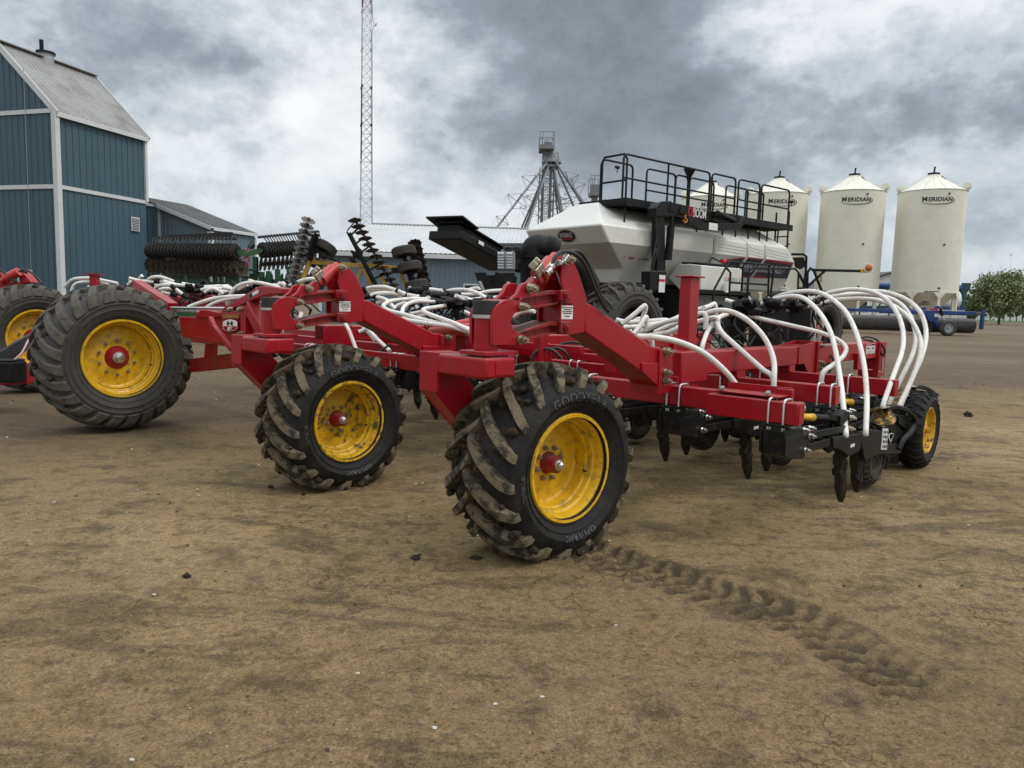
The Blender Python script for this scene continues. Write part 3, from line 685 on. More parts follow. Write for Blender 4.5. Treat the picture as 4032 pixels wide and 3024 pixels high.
# parking post standing on the near beam, and its twins further in
def post_at(s_, v_, name='upright_post'):
    m = MB(); a = L(s_, v_, 0)
    m.box(a + Z * 1.54, (.135, .10, .59), (U, V, Z)); m.box(a + Z * 1.842, (.2, .16, .014), (U, V, Z)); p = part(m, name, m_red, bevel=.006); return p
post_at(2.26, -.01)
# cross tubes
VT = (.55, .93, 1.06, -.15)
for i, (s_, vt) in enumerate(zip(ROWS, VT)):
    m = MB(); m.lbox(s_ - .05, s_ + .05, vt, -9.5, .85, 1.0)
    part(m, 'cross_tube', m_red, bevel=.008)
m = MB(); m.lbox(1.76, 1.872, .46, 1.13, .835, .985); stub = part(m, 'stub_tube', m_red, bevel=.008)
m = MB(); m.lbox(1.80, 2.02, .50, .98, 1.002, 1.012); m.lbox(2.0, 2.012, .50, .98, .94, 1.06); m.lbox(1.96, 1.998, .88, 1.0, .93, 1.05); m.build('clamp_plate', m_red, stub, bevel=.003)
for vv in (.56, .9): m = MB(); bolt_geo(m, (0, 0, 0), -U, .016, .03); m.build('bolt', m_zinc, stub, raw=True, loc=L(1.798, vv, 1.03) - ORG)
m = MB(); m.lbox(1.775, 1.857, 1.131, 1.134, .85, .97); m.build('tube_end_cap', m_red, stub, bevel=.001)
def ubolt(parent, s0, s1, v_, z0, z1):
    m = MB(); r = .009
    pts = [L(s0 - .014, v_, z0 - .05), L(s0 - .014, v_, z1 - .015), L(s0 - .002, v_, z1 + .01), L(s0 + .02, v_, z1 + .014), L(s1 - .02, v_, z1 + .014), L(s1 + .002, v_, z1 + .01), L(s1 + .014, v_, z1 - .015), L(s1 + .014, v_, z0 - .05)]
    m.tube(pts, r, 10); return m.build('u_bolt', m_zinc, parent)
# ------------------------------------------------------------------ one ground opener, measured on the outermost, then repeated
OP = L(1.82, 1.0, 0)               # where its bracket hangs
def opl(a, b, z): return L(1.82 + a, 1.0 + b, z) - OP       # a to the rear, b outboard
def opart(m, name, mt, parent, **k): return m.build(name, mt, parent, raw=True, **k)
def obar(m, p, q_, w, h): m.bar(opl(*p), opl(*q_), w, h); return m
def oprism(m, pts, b0, b1): return m.prism([opl(a, b0, z) for a, z in pts], V * (b1 - b0))
m = MB()
oprism(m, [(-.10, .80), (.13, .80), (.20, .80), (.36, .79), (.36, .70), (.30, .60), (.24, .565), (-.02, .60), (-.085, .63), (-.10, .68)], .055, .07)
oprism(m, [(-.10, .80), (.13, .80), (.20, .80), (.36, .79), (.36, .70), (.30, .60), (.24, .565), (-.02, .60), (-.085, .63), (-.10, .68)], -.11, -.095)
oprism(m, [(-.085, .79), (-.08, .68), (-.07, .625), (.0, .60), (.22, .565), (.22, .58), (0, .615), (-.055, .64), (-.06, .79)], -.095, .055)
m.box(opl(0, -.02, .822), (.17, .16, .022), (U, V, Z))
op = opart(m, 'ground_opener', m_blkc, drill, bevel=.004); op.location = OP - ORG
m = MB(); oprism(m, [(-.1, .755), (.10, .755), (.10, .62), (.085, .60), (-.05, .605), (-.10, .64)], .071, .078); opart(m, 'bracket_face', m_blkc, op, bevel=.003)
for (a, b, z_), r in (((.0, .072, .78), .0), ((.31, .072, .72), .019), ((.245, .072, .625), .019), ((.2, .072, .775), .015), ((.30, .072, .778), .015)):
    if r: m = MB(); bolt_geo(m, (0, 0, 0), V, r, .035); opart(m, 'bolt', m_zinc, op, loc=opl(a, b, z_))
for a in (-.06, .06):
    for b in (-.06, .035): m = MB(); m.cyl(opl(a, b, .79), opl(a, b, .81), .014, 6); opart(m, 'nut', m_zinc, op)
m = MB()
for b in (-.085, .045): obar(m, (.30, b, .715), (1.16, b, .68), .018, .05)
opart(m, 'upper_arm', m_blk, op, bevel=.003)
m = MB()
for b in (-.09, .05): obar(m, (.24, b, .625), (.80, b, .615), .02, .06)
for a in (.42, .62): obar(m, (a, -.09, .62), (a, .05, .62), .012, .03)
opart(m, 'lower_arm', m_blk, op, bevel=.003)
m = MB(); bolt_geo(m, opl(1.15, .06, .68), V, .02, .035); bolt_geo(m, opl(1.18, .06, .76), V, .015, .03); opart(m, 'bolt', m_brass, op)
m = MB()
oprism(m, [(.78, .655), (1.42, .61), (1.44, .50), (1.38, .47), (1.18, .455), (1.0, .53), (.80, .575)], .03, .075)
oprism(m, [(.78, .655), (1.42, .61), (1.44, .50), (1.38, .47), (1.18, .455), (1.0, .53), (.80, .575)], -.11, -.085)
for a in (.86, 1.1, 1.34): m.box(opl(a, -.02, .60), (.02, .13, .05), (U, V, Z))
oprism(m, [(1.40, .62), (1.7, .61), (2.1, .56), (2.12, .44), (2.6, .37), (2.66, .36), (2.66, .28), (2.0, .36), (1.66, .35), (1.6, .40), (1.52, .53)], .02, .05)
oprism(m, [(1.40, .62), (1.7, .61), (2.1, .56), (2.12, .44), (1.66, .35), (1.6, .40), (1.52, .53)], -.12, -.10)
oprism(m, [(1.04, .79), (1.14, .83), (1.2, .80), (1.2, .70), (1.12, .66), (1.04, .72)], -.03, .03)
opart(m, 'opener_body', m_blkc, op, bevel=.005)
def shank(a, top, tip, b, lean, sd):
    m = MB(); n = 9; rings = []
    for i in range(n):
        t = i / (n - 1); z_ = top + (tip - top) * t; wd = .088 * (1 - .8 * max(0, (t - .74) / .26)) * (1 + .2 * noise.noise(Vector((t * 5, sd, 0)))); th = .05 * (1 - .6 * max(0, (t - .75) / .25)) * (1 + .3 * noise.noise(Vector((sd, t * 6, 1))))
        ca = a + lean * t * .8
        rings.append([opl(ca + sx * wd, b + sy * th, z_) for sx, sy in ((-.55, -.6), (0, -1), (.55, -.6), (.6, .5), (0, 1), (-.6, .5))])
    vs = [p for r in rings for p in r]; fs = [(i * 6 + j, i * 6 + (j + 1) % 6, i * 6 + 6 + (j + 1) % 6, i * 6 + 6 + j) for i in range(n - 1) for j in range(6)] + [(5, 4, 3, 2, 1, 0), tuple((n - 1) * 6 + j for j in range(6))]
    m.add(vs, fs)
    for k in range(12): t = random.uniform(.15, .8); m.blob(opl(a + lean * t ** 1.7 + random.uniform(-.03, .03), b + random.uniform(-.03, .03), top + (tip - top) * t), .032, k + sd * 9, (1, 1, 1.7), 1, .8, 2)
    return opart(m, 'shank', m_shank, op, angle=30)
shank(1.20, .50, .045, -.01, .13, 1); shank(1.68, .42, .05, -.03, .07, 2)
def packer(parent, c, R, W, rim, tm, ym, ofn=None):
    rot = Matrix.Rotation(rotz_for(V), 4, 'Z'); mt = Matrix.Translation(c) @ rot
    m = MB(); pr = [(0, R - .02), (W * .28, R - .024), (W * .45, R - .05), (W * .52, R - .09), (W * .5, (R + rim) / 2), (W * .42, rim + .01), (W * .38, rim - .01)]
    m.lathe([(-x, r) for x, r in pr[:0:-1]] + pr, 40, mt, close=True)
    for k in range(26):
        for sd in (1, -1):
            a = 2 * PI * (k + (.5 if sd > 0 else 0)) / 26
            ps = [mt @ Vector((sd * x, r * math.cos(a + da), r * math.sin(a + da))) for x, r, da in ((.0, R - .005, 0), (W * .3, R - .008, .08), (W * .47, R - .05, .12))]
            m.tube(ps, .009, 4)
    t = m.build('packer_tyre', tm, parent, raw=True)
    m = MB(); m.lathe([(W * .41, rim + .012), (W * .43, rim), (W * .40, rim - .012), (W * .2, rim - .03), (W * .16, rim * .6), (W * .24, rim * .4), (W * .28, .03), (W * .45, .03), (W * .46, .001)], 36, mt, close=True); m.lathe([(-W * .41, rim), (-W * .2, rim - .03), (-W * .16, .02)], 36, mt, close=True)
    m.build('packer_rim', ym, parent, raw=True); return t
packer(op, opl(2.18, -.09, .32), .285, .17, .17, m_mtyre, m_mtyre)
def disc(parent, c, r, ax, tilt):
    a = ax.normalized(); b = a.orthogonal().normalized(); cc = a.cross(b); m = MB(); vs = []; n = 36
    for k, (x, rr) in enumerate(((0, .01), (.0, .05), (.028, .055), (.03, .06), (.012, .35), (.0, .8), (-.012, 1.0), (-.02, 1.0), (-.012, .6), (.0, .06))):
        for j in range(n): w_ = 2 * PI * j / n; vs.append(c + a * x + (b * math.cos(w_) + cc * math.sin(w_)) * (rr * r if rr > .07 else rr))
    m.add(vs, [(i * n + j, i * n + (j + 1) % n, (i + 1) * n + (j + 1) % n, (i + 1) * n + j) for i in range(9) for j in range(n)]); return m
AX = (V * .28 - U * .42 + Z * .86)
m = disc(op, opl(2.22, -.03, .68), .135, AX, 0); opart(m, 'scraper_disc', m_disc, op)
m = MB(); p = [opl(2.24, .0, .735), opl(2.42, .01, .74), opl(2.66, .05, .70), opl(2.86, .08, .62), opl(2.90, .08, .54), opl(2.80, .08, .47), opl(2.62, .07, .42), opl(2.54, .06, .34)]
p = spline(p, 5); vs = []; n = len(p)
m.tube(p, .026, 6); opart(m, 'scraper_arm', m_blk, op)
m = MB(); m.box(opl(2.23, .0, .755), (.15, .05, .008), (U, V, Z)); opart(m, 'scraper_clip', m_zinc, op)
# depth plate: a pale plate with rows of punched holes
pl0 = opl(2.03, .052, .40); m = MB(); e1 = U * .95 - Z * .1; e2 = Z; nxh, nyh = 3, 4
o_ = [pl0, pl0 + U * .15 - Z * .02, pl0 + U * .15 + Z * .17, pl0 + Z * .19]; m.prism(o_, V * .008); opart(m, 'depth_plate', m_white, op)
m = MB()
for i in range(nxh):
    for j in range(nyh): c = pl0 + U * (.03 + i * .045) + Z * (.025 + j * .043 - i * .006) + V * .0085; m.cyl(c, c + V * .0015, .015, 10)
opart(m, 'plate_hole', m_ink, op)
m = MB(); c = pl0 + U * .13 + Z * .09 + V * .04; m.tube([c + U * .045 * math.cos(2 * PI * k / 14) + Z * .045 * math.sin(2 * PI * k / 14) + V * .01 * math.sin(4 * PI * k / 14) for k in range(14)], .005, 6, closed=True); opart(m, 'lynch_pin', m_zinc, op)
m = MB(); m.bar(opl(2.02, .03, .60), opl(2.22, .05, .56), .03, .02); m.bar(opl(1.86, -.1, .62), opl(2.1, -.1, .66), .03, .02); m.bar(opl(1.72, -.05, .60), opl(2.1, -.02, .685), .03, .02); opart(m, 'tube_mount', m_blkc, op, bevel=.003)
m = MB(); m.cyl(opl(.10, -.05, .87), opl(.58, -.03, .815), .025, 16); m.cyl(opl(.58, -.03, .815), opl(.62, -.03, .81), .03, 16); oc = opart(m, 'opener_cylinder', m_yel, op)
m = MB(); m.cyl(opl(.63, -.03, .81), opl(.95, -.02, .775), .026, 12); m.bar(opl(.90, -.02, .79), opl(1.15, -.01, .75), .05, .05); m.cyl(opl(.3, -.05, .89), opl(.5, -.05, .87), .02, 10); opart(m, 'rod_boot', m_blk, op, bevel=.004)
m = MB(); m.cyl(opl(.40, -.045, .90), opl(.47, -.045, .89), .022, 10); opart(m, 'port_fitting', m_zinc, op)
vs, fs = text_geo('3320', .02, .001, .0005); m = MB(); m.box(opl(1.22, .0765, .54), (.09, .002, .026), (U, V, Z)); opart(m, 'part_number_plate', m_white, op)
OPS = []
rnd = random.Random(3)
for i, (s_, v0, cnt) in enumerate(((1.82, 1.0, 8), (3.05, .86, 7), (4.15, .62, 6), (5.25, -.3, 4))):
    for k in range(cnt):
        vv = v0 - .86 * k
        if i == 0 and k == 0: o = op
        else: o = copy_tree(op)
        ds = 0 if (i == 0 and k == 0) else (ROWS[i] - 1.82 if i else .11)
        o.location = OP - ORG + U * ds + V * (vv - 1.0) + Z * (0 if k == 0 else rnd.uniform(.0, .06))
        OPS.append(o)
        b_ = stub if (i == 0 and k == 0) else drill
        sc = 1.816 if (i == 0 and k == 0) else ROWS[i]
        for dv in (-.06, .045): ubolt(drill, sc - .05, sc + .05, vv + dv - .01, .835, .985 if (i == 0 and k == 0) else 1.0)
for vv in (-6.6, -7.5, -8.4, -4.2):
    o = copy_tree(op); o.location = OP - ORG + U * (1.22) + V * (vv - 1.0)
# the larger yellow packer wheel at the rear corner
m = MB(); m.bar(L(4.75, .92, .56), L(5.42, .92, .36), .04, .07); m.bar(L(5.0, .92, .48), L(5.3, .75, .46), .04, .07); pa = part(m, 'packer_arm', m_blkc, bevel=.004)
packer(pa, L(5.42, .95, .40) - ORG, .405, .24, .235, m_rub, m_yelm)
# ------------------------------------------------------------------ inner frame: main carrying wheels, the box with the shield decal
faceC = D(486, 1412, 8.35)
m_lett2 = mat('worn_moulded_rubber_dusty', (.06, .057, .052), .7)
T_MAIN = (('GOODYEAR', 128, .11, .60), ('DT820', 300, .07, .58))
wc = make_wheel(drill, .83, .72, .425, .05, 25, .30, faceC.z, .062, .10, (m_rubd, m_lugc, m_lett2), m_yel, T_MAIN, 10, .198, .112, .05, .062, 11, 70, sd=.52, dish=.58, taper=.335, wk=.75, endh=.42)
put_wheel(wc, faceC, V, .31); wc.location.z = faceC.z
faceD = D(150, 1332, 11.4)
wd = copy_tree(wc); put_wheel(wd, faceD, Vector((math.sin(R_(52)), -math.cos(R_(52)), 0)), .31); wd.location.z = faceC.z
SB = .5
def FS(z, pts, s=SB): return PS(z, pts, s)
def plate(name, z, pts, s=SB, t=.02, mt=m_red, parent=None, bevel=.004):
    m = MB(); m.prism(FS(z, pts, s), U * t); return part(m, name, mt, parent, bevel=bevel)
fb = plate('main_frame_box', 'g1', [(560, 545), (740, 545), (790, 480), (960, 480), (1250, 490), (1250, 835), (960, 835), (760, 785), (600, 770)], SB, .3, bevel=.012)
plate('frame_step', 'g1', [(740, 545), (790, 475), (860, 470), (1000, 500), (1250, 508), (1250, 545), (1000, 545), (930, 560)], SB - .03, .03, parent=fb)
plate('end_flange', 'g1', [(1200, 430), (1290, 430), (1290, 845), (1235, 845), (1235, 500), (1200, 490)], SB - .05, .4, parent=fb)
for xy in ((1140, 462), (1245, 466), (1250, 728)):
    m = MB(); bolt_geo(m, (0, 0, 0), -U, .02, .035); m.build('bolt', m_brass, fb, raw=True, loc=FS('g1', [xy], SB - .05)[0] - ORG)
plate('tan_decal', 'g1', [(1040, 520), (1218, 520), (1218, 562), (1040, 562)], SB - .0335, .002, m_tan, fb, 0)
sh = [(1043, 600), (1060, 588), (1120, 572), (1182, 586), (1200, 600), (1200, 672), (1180, 692), (1122, 706), (1064, 692), (1043, 672)]
plate('shield_decal', 'g1', sh, SB - .032, .002, m_white, fb, 0)
plate('shield_red_half', 'g1', [(1049, 648), (1194, 648), (1194, 670), (1176, 688), (1122, 700), (1068, 688), (1049, 670)], SB - .034, .0015, m_red, fb, 0)
sc = FS('g1', [(1118, 620)], SB - .0345)[0]; e = (FS('g1', [(1160, 620)], SB)[0] - FS('g1', [(1080, 620)], SB)[0]).length / 80
def glyph(name, rects, mt):
    m = MB()
    for x0, y0, x1, y1 in rects: m.prism(FS('g1', [(x0, y0), (x1, y0), (x1, y1), (x0, y1)], SB - .0365), U * .001)
    m.build(name, mt, fb)
glyph('letter_h', [(1088, 594, 1104, 642), (1132, 594, 1148, 642), (1104, 612, 1132, 624)], m_ink)
glyph('letter_f', [(1094, 654, 1112, 700), (1112, 654, 1146, 664), (1112, 674, 1138, 684)], m_white)
# jack arm, struts, bent steps
m = MB(); P = FS('g1', [(1000, 478), (1430, 215), (1560, 215), (1680, 235), (1680, 295), (1560, 300), (1440, 330), (1100, 478)], SB - .02); m.prism(P, U * .12); arm = part(m, 'jack_arm', m_red, bevel=.008)
plate('decal', 'g1', [(1318, 306), (1428, 248), (1432, 286), (1322, 344)], SB - .0235, .002, m_white, arm, 0); plate('decal_header', 'g1', [(1320, 307), (1362, 284), (1366, 318), (1324, 342)], SB - .0255, .0015, m_ink, arm, 0)
plate('arm_riser', 'g1', [(1240, 430), (1250, 400), (1370, 330), (1370, 425)], SB + .02, .08, parent=arm)
m = MB(); P = FS('g1', [(1350, 425), (1530, 760)], SB + .02); m.bar(P[0], P[1], .13, .12); st = part(m, 'frame_strut', m_red, bevel=.01)
m = MB(); P = FS('g1', [(905, 560), (950, 660), (1140, 890), (1260, 925)], SB - .12); [m.bar(P[i], P[i + 1] + (P[i + 1] - P[i]).normalized() * .02, .05, .055) for i in range(3)]; part(m, 'bent_brace', m_red, bevel=.006)
plate('back_panel', 'g1', [(1290, 440), (1565, 450), (1565, 735), (1290, 735)], SB + .6, .03)
plate('back_tube', 'g1', [(440, 375), (1560, 395), (1560, 440), (480, 440)], SB + .9, .12, bevel=.008)
m = MB(); P = FS('g1', [(110, 185), (500, 437)], .75); m.bar(P[0], P[1], .12, .1); tn = part(m, 'tie_bar', m_red, bevel=.006)
for a, b, r in (((480, 450), (1060, 455), .018), ((540, 487), (780, 488), .012)):
    m = MB(); P = FS('g1', [a, b], SB + .1); m.cyl(P[0], P[1], r, 14); part(m, 'chrome_rod', m_chrome)
m = MB(); P = FS('g1', [(640, 325), (680, 285), (800, 290), (950, 320), (955, 370), (680, 372), (650, 345)], SB + .9); m.prism(P, U * .2)
for x in (700, 740, 780): Q = FS('g1', [(x, 282), (x + 30, 310)], SB + .88); m.bar(Q[0], Q[1], .02, .03)
part(m, 'wing_cylinder_mount', m_red, bevel=.008)
for x, y in ((515, 350), (1500, 410)):
    m = MB(); c = FS('g1', [(x, y)], SB + .85)[0]; m.cyl(c, c + U * .03, .09, 24); m.bar(c - Z * .12 + U * .015, c + U * .015, .17, .03, U); part(m, 'lifting_eye', m_red, bevel=.003)
m = MB(); P = FS('g1', [(410, 350), (640, 330)], SB + 1.0); m.cyl(P[0], P[0] + (P[1] - P[0]) * .35, .055, 16); m.cyl(P[0], P[1], .03, 12); part(m, 'wing_cylinder', m_redcyl)
plate('lower_plate', 'g1', [(850, 840), (965, 840), (955, 1040), (830, 1050)], SB + .25, .03)
m = MB(); P = FS('g1', [(735, 1075), (1190, 1020)], SB + .3); m.bar(P[0], P[1], .12, .16); part(m, 'lower_cross_bar', m_redm, bevel=.006)
# light upper framework between the casters
for s_, z_, v0, v1 in ((2.3, 1.18, -1.1, -4.6), (2.55, 1.10, -1.0, -4.6), (3.4, 1.08, -.9, -5.2), (1.55, 1.02, -2.0, -3.6)):
    m = MB(); m.lbox(s_ - .03, s_ + .03, v0, v1, z_ - .035, z_ + .035); part(m, 'light_cross_bar', m_red, bevel=.005)
for s_, v_, z0, z1 in ((2.3, -2.75, .98, 1.2), (2.3, -1.55, .98, 1.16), (1.95, -1.30, 1.0, 1.32), (2.4, -3.6, .98, 1.2), (2.55, -.95, .98, 1.14)):
    m = MB(); m.lbox(s_ - .05, s_ + .05, v_ - .05, v_ + .05, z0, z1); part(m, 'frame_post', m_red, bevel=.006)
m = MB(); m.cyl(D(1700, 1310, 7.6), D(1900, 1290, 7.2), .06, 16); m.cyl(D(1780, 1290, 7.6), D(1990, 1245, 7.2), .06, 16); part(m, 'wing_cylinder', m_redcyl)
m = MB(); P = [D(x, y, 11.0) for x, y in ((372, 1128), (372, 1080))]; m.cyl(P[1], P[0] - Z * .5, .07, 4); m.box(P[1], (.19, .16, .02)); part(m, 'upright_post', m_red)
# far left: front pole with its hose bundle and jack box
P = [D(x, y, 9.6) for x, y in ((-60, 1478), (130, 1468))]; m = MB(); m.bar(P[0], P[1], .3, .26); part(m, 'pole_box', m_red, bevel=.01)
m = MB(); c = D(22, 1462, 9.3); m.box(c, (.36, .3, .26)); m.box(c + Z * .14, (.34, .28, .04)); part(m, 'valve_box', m_blk, bevel=.02)
for k in range(5):
    m = MB(); m.tube([D(-80, 1415 + k * 8, 9.3), D(-10, 1395 + k * 6, 9.4), D(60, 1352 + k * 12, 9.6), D(115, 1322 + k * 9, 9.9)], .028, 8, 5); part(m, 'hydraulic_hose', m_bhose)
m = MB(); m.tube([D(48, 1423, 9.25), D(85, 1390, 9.3), D(112, 1340, 9.4), D(136, 1310, 9.6)], .012, 8, 5); part(m, 'pink_line', mat('pink_hose', (.62, .42, .42), .5))
YD = 11.6
m = MB(); m.prism([D(*q('h2', x, y), YD) for x, y in ((210, 62), (240, 48), (300, 100), (372, 190), (240, 205), (235, 150))], Vector((0, .2, 0))); m.prism([D(*q('h2', x, y), YD) for x, y in ((-80, 90), (10, 70), (60, 200), (-80, 230))], Vector((0, .2, 0))); m.prism([D(*q('h2', x, y), YD - .02) for x, y in ((-80, 215), (0, 190), (240, 178), (240, 215), (0, 260), (-80, 280))], Vector((0, .2, 0))); part(m, 'lift_tower', m_red, bevel=.01)
m = MB(); m.cyl(D(*q('h2', 15, 175), YD - .05), D(*q('h2', 80, 135), YD - .05), .045, 12); m.cyl(D(*q('h2', 75, 138), YD - .05), D(*q('h2', 225, 60), YD - .05), .07, 16); part(m, 'lift_cylinder', m_redcyl)
for pts in ([(-40, 20), (20, 50), (100, 120), (190, 180)], [(245, 42), (300, 40), (370, 70), (440, 130), (500, 200)], [(220, 50), (270, 60), (320, 75)]):
    m = MB(); m.tube([D(*q('h2', x, y), YD - .1) for x, y in pts], .016, 6, 5); part(m, 'hydraulic_hose', m_bhose)
# ------------------------------------------------------------------ distribution heads and their white seed hoses
def head(p0, p1, cnt, seed, drop=.5):
    rn = random.Random(seed); d = p1 - p0
    m = MB(); m.bar(p0, p1, .07, .05); hd = part(m, 'distribution_head', m_pipe)
    m = MB()
    for k in range(cnt):
        c = p0 + d * ((k + .5) / cnt) + Vector((rn.uniform(-.06, .06), rn.uniform(-.18, .18), rn.uniform(-.03, .07)))
        a = Vector((rn.uniform(-1, 1), rn.uniform(-.5, .5), rn.uniform(-.15, .25))).normalized()
        m.cyl(c - a * .07, c + a * .07, .034, 10); m.cyl(c + a * .07, c + a * .10, .027, 10); m.bar(c - Z * .02, c + a.cross(Z) * .06, .05, .07)
        m.blob(c + Vector((rn.uniform(-.04, .04), 0, -.02)), .05, k + seed, (1.3, 1, .7), 1, .7, 2)
    m.build('seed_sensor', m_pipe, hd)
    for k in range(cnt // 2):
        c = p0 + d * rn.random() + Vector((0, rn.uniform(-.15, .15), rn.uniform(-.02, .06))); a = Vector((rn.uniform(-1, 1), rn.uniform(-.4, .4), .1)).normalized()
        m = MB(); m.cyl(c, c + a * .16, .023, 10); m.cyl(c + a * .02, c + a * .035, .026, 10); m.build('hose_stub', m_hose, hd)
    for k in range(cnt):
        c = p0 + d * rn.random(); m = MB(); pts = [c]
        for i in range(5): pts.append(pts[-1] + Vector((rn.uniform(-.12, .12), rn.uniform(-.1, .1), -drop / 5)))
        m.tube(pts, .011, 6, 4); m.build('sensor_wire', m_bhose, hd)
    return hd
def coil(c, r, h, n, parent):
    m = MB(); m.tube([c + Vector((r * math.cos(t * .5), r * .6 * math.sin(t * .5), h * t / (n * 12.6) - h / 2 + .05 * math.sin(t * 1.7))) for t in range(int(n * 12.6))], .010, 6, 1); m.build('wire_coil', m_bhose, parent)
h1_ = head(D(2790, 1228, 7.3), D(3235, 1198, 8.2), 18, 5, .75)
coil(D(2910, 1300, 7.6), .16, .4, 4, h1_); coil(D(3010, 1330, 7.8), .2, .45, 3, h1_); coil(D(2800, 1310, 7.4), .14, .4, 3, h1_)
m = MB(); m.bar(D(3120, 1210, 8.2), D(3120, 1210, 8.2) - Z * .8, .5, .22); m.bar(D(2900, 1225, 7.7), D(2900, 1225, 7.7) - Z * .75, .16, .16); m.bar(D(2990, 1225, 7.8), D(2990, 1225, 7.8) - Z * .75, .2, .14); m.build('head_stand', m_blk, h1_, bevel=.01)
h2_ = head(D(1610, 1165, 8.9), D(1790, 1165, 8.7), 12, 8, .45); h3_ = head(D(1710, 1195, 8.5), D(1880, 1200, 8.3), 12, 9, .5); coil(D(1830, 1250, 8.5), .16, .3, 3, h3_); coil(D(1760, 1255, 8.6), .14, .3, 3, h3_)
h4_ = head(D(700, 1133, 10.2), D(830, 1130, 10.2), 10, 12, .3); h5_ = head(D(920, 1140, 9.6), D(970, 1150, 9.4), 6, 13, .2); h6_ = head(D(1110, 1148, 9.2), D(1200, 1150, 9.0), 10, 14, .35); head(D(540, 1125, 10.6), D(600, 1125, 10.4), 6, 15, .2); head(D(1060, 1133, 10.), D(1110, 1130, 10.), 5, 18, .2)
